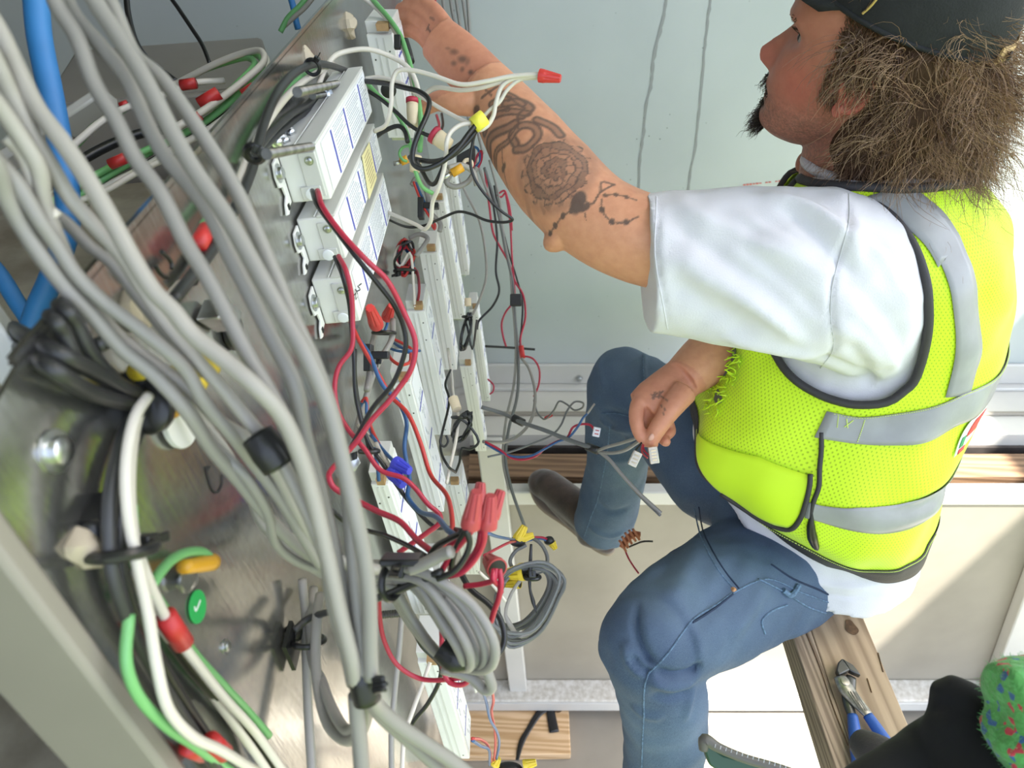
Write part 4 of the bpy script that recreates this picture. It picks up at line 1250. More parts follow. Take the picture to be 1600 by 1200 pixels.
M['patch_red'] = mat('red_print', (.68, .06, .05), .6); M['patch_green'] = mat('green_print', (.05, .30, .10), .6); M['patch_white'] = mat('white_print', (.8, .8, .75), .6)
band('back_patch', 146, 160, lambda th: 1.52 + (th - 146) * .004, lambda th: 1.82, 'patch_white', .0025, 10, 6)
band('patch_print', 151, 160, lambda th: 1.64, lambda th: 1.80, 'patch_red', .0034, 8, 4); band('patch_print', 147.5, 150.5, lambda th: 1.58, lambda th: 1.66, 'patch_green', .0034, 4, 3); band('patch_print', 148, 153, lambda th: 1.53, lambda th: 1.565, 'patch_red', .0034, 4, 2)

# ------------------------------------------------------------ jeans
jn = MB()
PC = V((.465, .765, -.855))
FDv, LDv = V(FD), V(LD)
jn.ellipsoid(PC, FDv * .135, LDv * .150, Z3 * .09, 28, 18)
jn.tube([PC + Z3 * .06, PC - Z3 * .02, PC - Z3 * .06], [.120, .130, .105], 32)
HLn = P(1255, 880, 1.02); KNn = P(1012, 1003, .885); ANn = P(1040, 1300, 1.14)
jn.tube([P(1255, 868, 1.12), P(1218, 890, 1.09), P(1150, 918, 1.03), P(1080, 960, .95), P(1022, 1000, .888)], [.094, .099, .096, .083, .069], 32)
jn.ellipsoid(KNn, RT * .062, UP * .066, FW * .064, 24, 16)
jn.tube([KNn, P(1028, 1060, .92), P(1038, 1120, .965), P(1036, 1200, 1.04), ANn], [.066, .061, .060, .062, .064], 32)
HFn = V((.47, .86, -.845)); KNf = P(976, 604, 1.31); ANf = P(935, 838, 1.615)
jn.tube([V((.50, .83, -.85)), HFn, P(1130, 745, 1.18), P(1050, 660, 1.25), P(985, 608, 1.305)], [.10, .098, .090, .082, .074], 32)
jn.ellipsoid(KNf, RT * .072, UP * .076, FW * .07, 24, 16)
jn.tube([KNf, P(968, 690, 1.40), P(958, 755, 1.48), P(947, 800, 1.54), P(944, 818, 1.575)], [.074, .069, .067, .068, .071], 32)
jn_me = remesh(jn, .0045, 9, .5)
co, no = mesh_np(jn_me)
bv = BVHTree.FromPolygons([V(c) for c in co], [tuple(p.vertices) for p in jn_me.polygons])
co = folds(co, no, [F(l, a, w) for l, a, w in (
    ([(995, 935), (993, 970), (1000, 1005), (1014, 1030), (1026, 1040)], -.009, .006),
    ([(985, 1022), (1000, 1045), (1020, 1055)], -.006, .006), ([(975, 1000), (985, 1035), (1010, 1060)], .005, .008),
    ([(1020, 1045), (1050, 1058), (1085, 1050), (1100, 1038)], -.007, .007), ([(1010, 1062), (1050, 1075), (1095, 1062)], .005, .009),
    ([(1015, 1085), (1050, 1095), (1090, 1080)], -.004, .008), ([(985, 1100), (1010, 1120), (1040, 1125)], .003, .010),
    ([(1070, 1130), (1078, 1100), (1090, 1070)], .003, .006),
    ([(940, 640), (970, 648), (1005, 652), (1040, 665)], -.007, .008), ([(935, 655), (960, 668), (1000, 672)], .005, .008),
    ([(938, 555), (938, 580), (945, 615)], .003, .006), ([(1010, 545), (1006, 570), (1008, 600)], .004, .004),
    ([(930, 700), (960, 720), (1000, 715)], .004, .012), ([(925, 780), (955, 800), (985, 790)], -.004, .010), ([(915, 820), (950, 838), (980, 828)], .004, .008),
    ([(1100, 810), (1080, 880), (1040, 950)], .004, .016), ([(1160, 850), (1130, 920), (1080, 985)], -.003, .014), ([(1200, 900), (1175, 950), (1140, 1000)], .004, .014),
    ([(1085, 760), (1060, 850), (1010, 930)], -.002, .014))])
co = noise_disp(co, no, .0060, 12, 1.0); co = noise_disp(co, no, .0022, 34, 2.0)
jeans = put_mesh(jn_me, 'jeans', 'denim', man, co)
# worn, paler denim on the thighs and knees
fd = np.full(len(co), .10)
for c, r, a in ((P(1090, 880, .86), .10, .16), (P(1010, 1000, .82), .06, .08), (P(985, 580, 1.25), .09, .12), (P(955, 830, 1.55), .06, .26), (P(990, 735, 1.38), .05, .22), (P(1085, 1120, .92), .05, .15), (P(1040, 1150, .92), .06, .08)):
    fd += a * np.exp(-(np.linalg.norm(co - np.array(c), axis=1) / r) ** 2)
fa = jn_me.attributes.new('fade', 'FLOAT', 'POINT'); fa.data.foreach_set('value', fd)
jbv = bvh_of(jeans)
M['denim_edge'] = mat('denim_seam', (.12, .20, .32), .85, var=.5, vscale=200)
M['denim_dark'] = mat('dark_denim_seam', (.012, .025, .06), .9)
M['copper'] = mat('copper_rivet', (.45, .25, .13), .35, .9)
def jseam(px, r=.0011, m='denim_edge', name='seam', off=.0006): return seam(name, px, r, m, jeans, jbv, off)
jseam([(1085, 795), (1092, 830), (1105, 860), (1125, 895), (1150, 923)], .0013, name='pocket_edge', off=.0)
jseam([(1092, 792), (1098, 828), (1111, 856), (1131, 890), (1155, 920)], .0013, 'denim_dark', 'pocket_edge', 0)
jseam([(1305, 945), (1250, 925), (1200, 905), (1150, 924), (1120, 945), (1085, 966), (1065, 990), (1048, 1015), (1030, 1036), (1014, 1052), (1007, 1075), (1006, 1120), (1004, 1160), (1003, 1198)], .0012, name='outer_seam')
jseam([(1145, 928), (1118, 950), (1088, 969), (1082, 972)], .0016, 'denim_dark', 'outer_seam')
jseam([(953, 665), (950, 700), (943, 740), (934, 780), (922, 812), (913, 838)], .0011, name='inner_seam')
jseam([(940, 646), (960, 646), (980, 650), (995, 657)], .0011, name='knee_seam'); jseam([(1008, 542), (1005, 565), (1007, 598)], .0011, name='knee_seam')
jseam([(1185, 905), (1225, 925), (1262, 948), (1290, 958)], .0014, name='yoke_seam'); jseam([(1195, 990), (1190, 970), (1205, 955), (1230, 945)], .0014, name='back_pocket_edge')
jseam([(1205, 882), (1240, 905), (1280, 922), (1316, 940)], .0016, 'denim_dark', 'waistband', 0)
mb = MB()
for px_ in ([(1222, 922), (1234, 930), (1246, 915)],): mb.tube(snap(jbv, smooth_px(px_, 3), .002, 2), .004, 8, res=1)
mb.build('belt_loop', 'denim_edge', jeans)
p = snap(jbv, [(1146, 922), (1147, 922)], .0, 1)
if p: screw(p[0], (p[0] * -1).normalized(), .0028, 'rivet', jeans, 'copper')
cuff = [ANf]
# ------------------------------------------------------------ boots
M['suede'] = mat('dark_brown_suede', (.055, .032, .022), .9, var=.5, vscale=30, sheen=.4, bump=.3, bscale=200)
M['sole'] = mat('pale_boot_sole', (.25, .20, .16), .7)
def boot(name, heel, toe, ankle, z):
    bt = MB(); dr = (toe - heel); dr.z = 0; L = dr.length; dr.normalize(); sd = Z3.cross(dr)
    h0 = V((heel.x, heel.y, z))
    bt.tube([h0 + dr * L * q + Z3 * zc for q, zc in ((.10, .045), (.28, .056), (.48, .050), (.66, .043), (.82, .036), (.92, .032))], [.036, .043, .042, .041, .040, .030], 26)
    bt.ellipsoid(h0 + dr * L * .10 + Z3 * .042, dr * L * .11, sd * .036, Z3 * .040, 20, 14); bt.ellipsoid(h0 + dr * L * .84 + Z3 * .033, dr * L * .17, sd * .044, Z3 * .030, 24, 16); bt.ellipsoid(h0 + dr * L * .5 + Z3 * .025, dr * L * .46, sd * .040, Z3 * .024, 24, 12)
    bt.tube([h0 + dr * L * .20 + Z3 * .06, h0.lerp(ankle, .55) + dr * L * .1 , ankle], [.046, .045, .047], 24)
    me = remesh(bt, .0045, 8, .5)
    o = put_mesh(me, name, 'suede', man)
    s = MB(); n = 40; poly = []
    for k in range(n):
        a = 2 * math.pi * k / n; q = .5 + .52 * math.cos(a); w = (.036 + .016 * math.exp(-((q - .78) / .25) ** 2) - .004 * math.exp(-((q - .4) / .15) ** 2)) * abs(math.sin(a)) ** .75 * (1 if math.sin(a) > 0 else -1)
        poly.append(h0 + dr * L * q + sd * w + Z3 * .001)
    s.prism(poly, Z3 * .013); s.build('sole', 'sole', o, bevel=.003)
    return o
boot('boot', V((.232, 1.005, 0)), V((.058, 1.235, 0)), ANf + V((-.005, .005, .02)), LZ)
boot('boot', V((.32, .36, 0)), V((.10, .49, 0)), ANn + V((0, 0, .01)), -1.44)
# ------------------------------------------------------------ cap
M['cap'] = mat('black_cap_cloth', (.016, .017, .020), .8, var=.3, vscale=50, bump=.3, bscale=500)
M['strap'] = mat('tan_cap_strap', (.62, .42, .20), .6)
M['emblem'] = mat('cream_emblem', (.60, .55, .40), .5); M['gold'] = mat('gold_thread', (.60, .42, .15), .4, .4)
CT = math.radians(10.0)
def CP(x, y, z):                                  # cap frame: tipped with the head
    c, s = math.cos(CT), math.sin(CT)
    return HP(x, y * c - z * s, y * s + z * c)
vs = []; fs = []; n = 64; rows = 22
for i in range(rows + 1):
    q = i / rows; ph = q * math.pi / 2
    for j in range(n):
        a = 2 * math.pi * j / n
        r = math.cos(ph) ** .75 if q < 1 else 0.0
        x = math.sin(a) * .087 * r; y = -.004 + math.cos(a) * (.112 if math.cos(a) > 0 else .113) * r
        z = .057 + .104 * math.sin(ph) ** 1.15
        vs.append(CP(x, y, z))
for i in range(rows):
    for j in range(n): fs.append((i * n + j, i * n + (j + 1) % n, (i + 1) * n + (j + 1) % n, (i + 1) * n + j))
cap = obj_from('cap', vs, fs, 'cap', man)
s_ = cap.modifiers.new('t', 'SOLIDIFY'); s_.thickness = .003; s_.offset = -1
band_ = [CP(math.sin(a) * .0868, -.004 + math.cos(a) * .1122, .059) for a in np.linspace(0, 2 * math.pi, 49)]
tube('sweat_band', band_, .0028, 'cap', cap, 8, res=1)
br = []; bf = []; nb = 26; kb = 10
for i in range(nb + 1):
    a = -1.15 + 2.3 * i / nb
    for k in range(kb + 1):
        q = k / kb
        x0 = math.sin(a) * .087; y0 = -.004 + math.cos(a) * .112
        x = x0 * (1 - .06 * q * q); y = y0 + q * (.072 * math.cos(a * 1.25) ** .6 if abs(a * 1.25) < math.pi / 2 else 0)
        z = .059 - .010 * q - .16 * abs(x) ** 1.15 * q * .35
        br.append(CP(x, y, z))
for i in range(nb):
    for k in range(kb):
        a = i * (kb + 1) + k; bf.append((a, a + 1, a + kb + 2, a + kb + 1))
brim = obj_from('brim', br, bf, 'cap', cap); s_ = brim.modifiers.new('t', 'SOLIDIFY'); s_.thickness = .0035; s_.offset = 0
for sx, nm in ((.034, 'emblem'),):
    mb = MB(); c = CP(.034, .135, .050)
    mb.prism([c + hl * .017 * math.cos(q) + hf * .017 * math.sin(q) + hu * .004 for q in np.linspace(0, 2 * math.pi, 25)[:-1]], hu * .0008)
    mb.build('round_emblem', 'emblem', brim, smooth=False)
mb = MB(); mb.tube([CP(.0868, .022, .066), CP(.0870, .019, .074), CP(.0866, .017, .084)], .0014, 6); mb.build('gold_mark', 'gold', cap)
mb = MB(); mb.tube([CP(math.sin(a) * .0875, -.004 - math.cos(a) * .115, .064) for a in np.linspace(-.38, .38, 12)], .009, 8, flat=(hf, .16), res=1); mb.build('back_strap', 'strap', cap)
mb = MB(); mb.ellipsoid(CP(.024, -.119, .064), hl * .006, hf * .002, hu * .006, 12, 8); mb.build('strap_mark', 'cap', cap)

# ------------------------------------------------------------ hair
M['hair_a'] = mat('brown_hair', (.115, .062, .036), .5, spec=.4); M['hair_root'] = mat('dark_brown_hair', (.07, .042, .027), .95, spec=.05, bump=.6, bscale=160); M['hair_c'] = mat('fair_hair', (.36, .235, .135), .5, spec=.4); M['hair_b'] = mat('light_brown_hair', (.26, .155, .085), .5, spec=.4); M['beard'] = mat('dark_beard_hair', (.028, .018, .013), .6)
hb = MB()
for (x, y, z, a, b, c) in ((0, -.045, .018, .094, .074, .066), (0, -.075, -.035, .100, .080, .080), (0, -.085, -.085, .090, .074, .066), (.045, -.048, -.075, .055, .050, .060), (-.045, -.048, -.075, .055, .050, .060), (.060, -.010, .045, .020, .036, .026), (-.060, -.010, .045, .020, .036, .026)):
    hb.ellipsoid(HP(x, y, z), hl * a, hf * b, hu * c, 24, 16)
hm = remesh(hb, .005, 6, .5)
co, no = mesh_np(hm)
co = noise_disp(co - no * .004, no, .007, 28, 4.0)
hair_root = put_mesh(hm, 'hair', 'hair_root', man, co)
hbv = bvh_of(hair_root)
rnd = random.Random(12)
def lock(mb, root, d, length, curl, r0, segs=9, wild=0.0):
    """one curly strand: starts along d, sags, winds"""
    pts = [root]; p = root.copy(); d = d.normalized()
    e1 = d.orthogonal().normalized(); e2 = d.cross(e1); phs = rnd.uniform(0, 6.28); w = rnd.uniform(.8, 2.4)
    for k in range(1, segs + 1):
        q = k / segs
        d = (d + V((0, 0, -.10)) + V((rnd.uniform(-1, 1), rnd.uniform(-1, 1), rnd.uniform(-1, 1))) * wild).normalized()
        p = p + d * (length / segs)
        pts.append(p + (e1 * math.cos(phs + q * 6.28 * w) + e2 * math.sin(phs + q * 6.28 * w)) * curl * min(q * 2, 1))
    mb.tube(pts, [r0 * (1 - .8 * (k / segs)) for k in range(segs + 1)], 3, res=2)
def hair_batch(name, n, m, rr, cond, ln_, curl, r0, out=.6):
    mb = MB(); polys = hm.polygons; tot = 0; tries = 0
    while tot < n and tries < n * 30:
        tries += 1
        f = polys[rnd.randrange(len(polys))]; c = V(f.center)
        l = ((c - HC).dot(hl) / HS, (c - HC).dot(hf) / HS, (c - HC).dot(hu) / HS)
        if not cond(l): continue
        nrm = V(f.normal)
        dwn = -hu * rnd.uniform(.5, 1.1) - hf * rnd.uniform(-.1, .9)
        d = nrm * rnd.uniform(.1, 1) * out + dwn + V((rnd.uniform(-.6, .6), rnd.uniform(-.6, .6), rnd.uniform(-.6, .6)))
        lock(mb, c - nrm * .004, d, ln_ * rnd.uniform(.5, 1.3), curl * rnd.uniform(.4, 1.4), r0 * rnd.uniform(.7, 1.3), 10, .22); tot += 1
    return mb.build(name, m, hair_root)
def clumps(name, n_cl, per, m, cond, ln_, curl, r0, out, spread=.009):
    mb = MB(); polys = hm.polygons; k = 0
    while k < n_cl:
        f = polys[rnd.randrange(len(polys))]; c = V(f.center)
        l = ((c - HC).dot(hl) / HS, (c - HC).dot(hf) / HS, (c - HC).dot(hu) / HS)
        if not cond(l): continue
        k += 1
        nrm = V(f.normal); tx = nrm.orthogonal().normalized(); ty = nrm.cross(tx)
        d0 = nrm * rnd.uniform(.15, 1) * out - hu * rnd.uniform(.4, 1.0) - hf * rnd.uniform(-.2, .9) + V((rnd.uniform(-.5, .5), rnd.uniform(-.5, .5), rnd.uniform(-.5, .5)))
        L0 = ln_ * rnd.uniform(.6, 1.25); bend = V((rnd.uniform(-1, 1), rnd.uniform(-1, 1), rnd.uniform(-1, .6))) * .20
        ph0 = rnd.uniform(0, 6.28); w = rnd.uniform(.5, 1.3); cu = curl * rnd.uniform(.4, 1.4)
        for j in range(per):
            p = c - nrm * .005 + tx * rnd.gauss(0, spread * .5) + ty * rnd.gauss(0, spread * .5)
            d = (d0.normalized() + V((rnd.gauss(0, .16), rnd.gauss(0, .16), rnd.gauss(0, .16)))).normalized()
            e1 = d.orthogonal().normalized(); e2 = d.cross(e1); L = L0 * rnd.uniform(.7, 1.15); ph = ph0 + rnd.gauss(0, .5); fr = rnd.gauss(0, .10); fr2 = rnd.gauss(0, .10)
            pts = [p.copy()]
            for s_ in range(1, 10):
                q = s_ / 9
                d = (d + bend * (1 / 4.5) + V((fr, fr2, -.07))  * .5).normalized(); p = p + d * (L / 9)
                pts.append(p + (e1 * math.cos(ph + q * 6.28 * w) + e2 * math.sin(ph + q * 6.28 * w)) * cu * min(1.6 * q, 1))
            r1 = r0 * rnd.uniform(.7, 1.3)
            mb.tube(pts, [r1 * (1 - .75 * q / 9) for q in range(10)], 3, res=1, caps=False)
    return mb.build(name, m, hair_root)
FREE = lambda l: not (l[1] > -.020 and l[2] < .012) and l[2] < .074
clumps('hair_strands', 330, 12, 'hair_a', FREE, .060, .007, .00050, .9)
clumps('hair_strands', 330, 11, 'hair_b', FREE, .066, .008, .00042, 1.1)
clumps('hair_strands', 220, 8, 'hair_c', FREE, .070, .009, .00038, 1.3)
clumps('loose_strands', 170, 7, 'hair_b', lambda l: l[2] < .05 and l[1] < -.06, .105, .010, .00034, 2.0, .012)
# beard, moustache and sideburn
def whiskers(name, spots, m):
    mb = MB()
    for (x0, y0, z0, x1, y1, z1, n, L, dr) in spots:
        for k in range(n):
            p = HP(rnd.uniform(x0, x1), rnd.uniform(y0, y1), rnd.uniform(z0, z1))
            d = hf * dr[0] + hu * dr[1] + hl * rnd.uniform(-.35, .35) + V((rnd.uniform(-.3, .3), rnd.uniform(-.3, .3), rnd.uniform(-.3, .3)))
            lock(mb, p, d, L * rnd.uniform(.5, 1.25), .0015, .0006, 5)
    return mb.build(name, m, man)
whiskers('beard', [(-.020, .086, -.118, .020, .101, -.092, 520, .020, (.7, -.75)), (-.012, .093, -.090, .012, .100, -.080, 70, .010, (.7, -.6))], 'beard')
whiskers('moustache', [(-.024, .088, -.060, .024, .106, -.050, 260, .011, (.45, -.8)), (.012, .088, -.078, .030, .098, -.056, 60, .010, (.2, -.9))], 'beard')
whiskers('sideburn', [(.066, .002, -.030, .078, .026, .045, 300, .018, (-.2, -.8)), (.078, -.045, .004, .088, .004, .046, 520, .034, (-.5, -.9)), (.072, .0, .02, .080, .024, .05, 160, .024, (-.4, -.8)), (.068, -.03, .04, .080, .028, .070, 620, .022, (-.6, -.7))], 'hair_a')
whiskers('eyebrow', [(.018, .087, .028, .034, .0945, .034, 50, .009, (-.4, .2)), (.034, .078, .028, .050, .089, .034, 50, .009, (-.5, .1))], 'hair_a')
# ================================================================== cables and wires
def pts3(pts, d0=None, lift=.010):
    """(x, y) / (x, y, distance) / (x, y, height, 'p') with the height measured above the metal panel"""
    out = [None] * len(pts); dist = [None] * len(pts)
    for i, p in enumerate(pts):
        if len(p) == 4: q = PL(p[0], p[1], p[2]); dist[i] = q.dot(FW)
        elif len(p) == 3: dist[i] = p[2]
    if d0 is not None and all(q is None for q in dist): dist = [d0] * len(pts)
    kn = [i for i in range(len(pts)) if dist[i] is not None]
    for i, p in enumerate(pts):
        z = dist[i]
        if z is None: z = float(np.interp(i, kn, [dist[k] for k in kn]))
        out[i] = P(p[0], p[1], z)
        if lift:
            hgt = out[i].dot(NP) + S0
            if hgt < lift:
                q = PL(p[0], p[1], lift)
                if in_sheet(PL(p[0], p[1], 0)): out[i] = q
    return out
OUT2 = [AB(q) for q in outline]
def in_sheet(q):
    a, b = AB(q); c = False
    for i in range(len(OUT2)):
        (x1, y1), (x2, y2) = OUT2[i], OUT2[(i + 1) % len(OUT2)]
        if (y1 > b) != (y2 > b) and a < (x2 - x1) * (b - y1) / (y2 - y1) + x1: c = not c
    return c
def W(label, m, r, pts, d=None, name='wire', cat='wire', group=None, n=8, lift=.010):
    o = tube(name, pts3(pts, d, lift), r, m, None, n)
    return tag(o, label, cat, group)
def band_at(parent, pts, d, r, m, name='tape', flat=None):
    return tube(name, pts3(pts, d), r, m, parent, 12)
def tie_ring(mb, c, axis, r, w=.0022, n=20, sq=1.0, ref=None):
    axis = V(axis).normalized(); e1 = axis.orthogonal().normalized() if ref is None else (V(ref) - axis * V(ref).dot(axis)).normalized(); e2 = axis.cross(e1)
    ring = [V(c) + e1 * math.cos(2 * math.pi * k / n) * r + e2 * math.sin(2 * math.pi * k / n) * r * sq for k in range(n + 1)]
    mb.tube(ring, w, 8, res=1)
def cable_tie(label, c, axis, r, parent=None, sq=1.0, w=.002, head=None, m='tie', ref=None):
    t0 = thing('cable_tie', label, 'cable tie', 'black cable ties', c) if parent is None else parent
    inv_ = -V(c) if parent is None else V((0, 0, 0))
    mb = MB(); tie_ring(mb, V(c) + inv_, axis, r, w, 20, sq, ref)
    mb.build('strap', m, t0)
    h = V(head) if head is not None else V(c) + V(axis).orthogonal().normalized() * r
    ax = V(axis).normalized(); o_ = (h - V(c)).normalized()
    hb = MB().box(h + inv_, ax, o_, ax.cross(o_), w * 1.6, w * 1.4, w * 1.8)
    hb.box(h + inv_ + o_ * w * 3, ax, o_, ax.cross(o_), w * .9, w * 2.6, w * .35)
    hb.build('tie_head', m, t0, bevel=w * .3)
    return t0
def wire_nut(label, base, tip, r=.0075, m='red_nut', group=None, name='wire_nut'):
    base = V(base); tip = V(tip); ax = (tip - base); L = ax.length; ax.normalize()
    t0 = thing(name, label, 'wire nut', group, base)
    mb = MB(); n = 48
    e1 = ax.orthogonal().normalized(); e2 = ax.cross(e1)
    prof = [(0, .86), (.0, 1.0), (.22, .98), (.27, .93), (.32, .90), (.95, .62), (1.0, .54)]
    vs = []; fs = []
    for (h, k) in prof:
        for i in range(n):
            a = 2 * math.pi * i / n
            rr = r * k * (1 if h < .3 else (1 - .17 * (1 if i % 6 in (0, 1) else 0)))
            vs.append(ax * L * h + (e1 * math.cos(a) + e2 * math.sin(a)) * rr)
    for j in range(len(prof) - 1):
        for i in range(n): fs.append((j * n + i, j * n + (i + 1) % n, (j + 1) * n + (i + 1) % n, (j + 1) * n + i))
    fs.append(tuple(range((len(prof) - 1) * n, len(prof) * n)))
    mb.add(vs, fs); mb.build('shell', m, t0)
    mb = MB().lathe(ax * L * .02, ax, [(0, r * .84), (.001, r * .84)], 20); mb.build('mouth', 'black_rubber', t0)
    return t0

# ---------------------------------------------------------------- hanging bundle in the foreground
BG = 'grey cables of the hanging foreground bundle'
def G(label, pts, r=.0036, m='grey_cable', name='grey_cable'): return W(label, m, r, pts, None, name, 'cable', BG, 12)
G('grey foreground cable leaving the top edge just right of the blue tubing',
  [(19, -190, .30), (74, -40), (90, 10), (120, 58), (147, 130), (180, 185), (212, 248), (250, 300), (292, 382), (322, 430), (350, 482), (385, 550), (425, 620, .30), (468, 700), (494, 775), (510, 860), (520, 940), (540, 1010), (552, 1068, .345)])
G('grey foreground cable, second right of the blue tubing at the top edge',
  [(37, -190, .31), (92, -40), (112, 18), (160, 75), (200, 125), (228, 190), (262, 250), (305, 300), (330, 337), (357, 395), (390, 460), (425, 530), (460, 600, .31), (475, 675), (495, 750), (520, 850), (537, 940), (553, 1005), (562, 1062, .35)])
G('thick grey foreground cable, third right of the blue tubing at the top edge',
  [(73, -190, .30), (128, -40), (150, 5), (180, 50), (215, 105), (240, 150), (268, 205), (305, 268), (355, 340), (395, 410), (440, 490), (480, 560, .30), (510, 630), (533, 710), (554, 800), (569, 870), (577, 940), (578, 1000), (580, 1060, .338)], .0038)
G('outermost grey foreground cable, curving out below the black cords at the top',
  [(125, -150, .315), (150, -45), (180, 20), (210, 85), (250, 120), (288, 170), (325, 225), (362, 285), (392, 345), (425, 420), (455, 490), (490, 565, .32), (520, 650), (538, 730), (547, 810), (554, 900), (562, 980), (571, 1060, .34)])
G('pale foreground cable entering highest at the left edge, crossing the blue tubing',
  [(-25, 10, .27), (0, 52), (25, 105), (58, 170), (100, 225), (140, 285), (175, 345), (208, 405), (240, 455), (270, 485), (300, 522), (350, 562), (400, 605, .29), (440, 650), (468, 710), (490, 780), (510, 860), (530, 950), (550, 1030), (556, 1065, .34)], .0038, 'pale_cable')
G('pale foreground cable entering second highest at the left edge, to the tape sleeve',
  [(-20, 70, .26), (0, 110), (18, 150), (45, 200), (80, 260), (110, 310), (145, 350), (190, 400), (225, 455), (262, 510), (305, 560), (350, 610), (395, 665, .32), (430, 705), (470, 780), (500, 850), (528, 925), (548, 1000), (566, 1062, .352)], .0033, 'pale_cable')
G('pale foreground cable entering third highest at the left edge',
  [(-30, 130, .25), (0, 168), (30, 212), (60, 262), (5 + 65, 320), (95, 385), (115, 430), (150, 487), (190, 530), (240, 568), (300, 612), (345, 660), (392, 690, .33), (430, 735), (465, 800), (492, 845), (540, 880), (590, 890, .40)], .0033, 'pale_cable')
G('broad pale cable at the far left edge that bends down behind the dark cables',
  [(-30, 215, .25), (-5, 262), (8, 305), (32, 350), (70, 408), (105, 452), (150, 500), (190, 545), (240, 585), (290, 640, .31), (330, 700), (372, 750), (412, 800), (452, 842), (492, 872), (545, 890, .41)], .0034)
G('grey foreground cable passing right in front of the lower end of the blue tubing',
  [(-20, 235, .26), (25, 285), (62, 345), (88, 382), (120, 430), (160, 470), (215, 512), (262, 550), (292, 580), (318, 625, .31), (370, 690), (400, 730), (445, 790), (480, 850), (510, 890), (560, 905, .40)], .0031)
G('slim grey cable crossing under the bundle from the left edge to the yellow tape',
  [(30, 305, .29), (58, 322), (100, 345), (140, 385), (175, 412), (212, 460), (250, 508), (280, 545), (296, 590), (300, 640), (330, 690), (380, 740, .34), (418, 800), (432, 850), (470, 880), (530, 898, .41)], .0028)
G('slim white-grey cable splitting off near the yellow tape and falling steeply beside the marker writing',
  [(262, 500, .33), (280, 560), (293, 610), (312, 650), (350, 700), (385, 760), (410, 820), (450, 855), (500, 895), (560, 910, .42)], .0026)
G('short pale cable stub hooked over the bundle at the left edge',
  [(10, 215, .265), (28, 232), (42, 258), (52, 290), (66, 318), (90, 340, .28)], .0026, 'white_wire')
# black tapes round the bundle
tp_ = tube('black_tape_wrap', pts3([(562, 1036, .343), (567, 1062, .343), (574, 1094, .345)]), [.0068, .0074, .0072], 'tape_black', None, 20, res=4)
tag(tp_, 'black tape wrapped round the grey cable trunk near the bottom of the photo', 'tape')
mb = MB()
for k, (y, dx) in enumerate(((1062, 22), (1070, 27), (1078, 24))):
    mb.tube(pts3([(585, y, .335), (590 + dx * .4, y - 2, .332), (580 + dx, y - 4 + k * 3, .332)]), [.0022, .0018, .0006], 6)
mb.build('loose_tape_end', 'tape_black', tp_)
o = tube('black_tape_sleeve', pts3([(402, 680, .316), (420, 705, .316), (436, 728, .318)]), [.0078, .0085, .0078], 'tape_black', None, 14, res=4)
tag(o, 'black tape sleeve round three grey cables above the taped trunk', 'tape')
# below the tape
LG = 'grey cables below the tape'
W('grey cable dropping straight from the tape to the bottom edge', 'grey_cable', .0042, [(556, 1085, .35), (558, 1120), (562, 1160), (566, 1215, .36)], None, 'grey_cable', 'cable', LG, 12)
W('grey cable beside the straight one, looping back up behind the tape on its left', 'grey_cable', .0036, [(571, 1080, .352), (572, 1120), (560, 1148), (540, 1156), (515, 1135), (500, 1090), (493, 1030), (496, 960), (500, 930, .50)], None, 'grey_cable', 'cable', LG, 12)
W('inner grey cable of the loop left of the tape', 'grey_cable', .0034, [(562, 1085, .365), (558, 1130), (540, 1140), (518, 1105), (503, 1065), (488, 1030), (484, 960), (490, 920, .52)], None, 'grey_cable', 'cable', LG, 12)
W('grey cable hanging left of the loop down to the bottom edge', 'grey_cable', .0032, [(472, 905, .52), (477, 960), (478, 1012), (481, 1100), (488, 1215, .46)], None, 'grey_cable', 'cable', LG, 12)
W('grey cable turning away to the lower right from the tape', 'grey_cable', .0040, [(580, 1085, .345), (592, 1106), (625, 1135), (662, 1160), (700, 1185), (740, 1215, .40)], None, 'grey_cable', 'cable', LG, 12)
W('second grey cable beside the one turning to the lower right', 'grey_cable', .0036, [(575, 1088, .352), (592, 1115), (622, 1143), (655, 1172), (690, 1205, .40)], None, 'grey_cable', 'cable', LG, 12)
W('white cord rising from the bottom edge to the lowest power supply', 'white_wire', .0022, [(628, 1210, .62), (632, 1150), (645, 1110), (660, 1070), (672, 1035, .66)], None, 'white_cable', 'cable')
W('grey flat cord running down beside the white cord', 'grey_cable', .0028, [(612, 1215, .60), (612, 1140), (617, 1080), (624, 1010), (628, 960, .62)], None, 'grey_cable', 'cable')
W('black cord bending from the coil to the bottom beside the white cord', 'black_wire', .0022, [(646, 985, .62), (660, 1010), (688, 1040), (686, 1065), (668, 1100), (645, 1130), (636, 1160, .66)])

# ---------------------------------------------------------------- coil of grey cable tied in front of the lower power supplies
ck = thing('cable_coil', 'tied coil of grey cable in front of the lower power supplies', 'cable coil', at=P(690, 960, .47))
rnd = random.Random(7); loops = []; NL = 13
for k in range(NL):
    q = k / (NL - 1); s = 1 - .42 * q; j = lambda a: rnd.uniform(-a, a)
    dd = .425 + .05 * ((k * 5) % 13) / 13
    loops += [(560 + j(6), 884 + 30 * q + j(4), dd + .02), (612 + j(5), 884 + 22 * q, dd + .01), (676 - 30 * q + j(4), 900 + 14 * q, dd), (738 - 62 * q, 945 + 12 * q + j(4), dd), (772 - 62 * q, 1005 + 8 * q, dd), (768 - 48 * q, 1040 - 2 * q, dd + .01),
              (735 - 26 * q, 1046 - 6 * q, dd + .03), (688 - 12 * q + j(3), 1024 - 10 * q, dd + .04), (648 - 8 * q, 975 + j(3), dd + .05), (612 + j(4), 918 + 8 * q, dd + .04)]
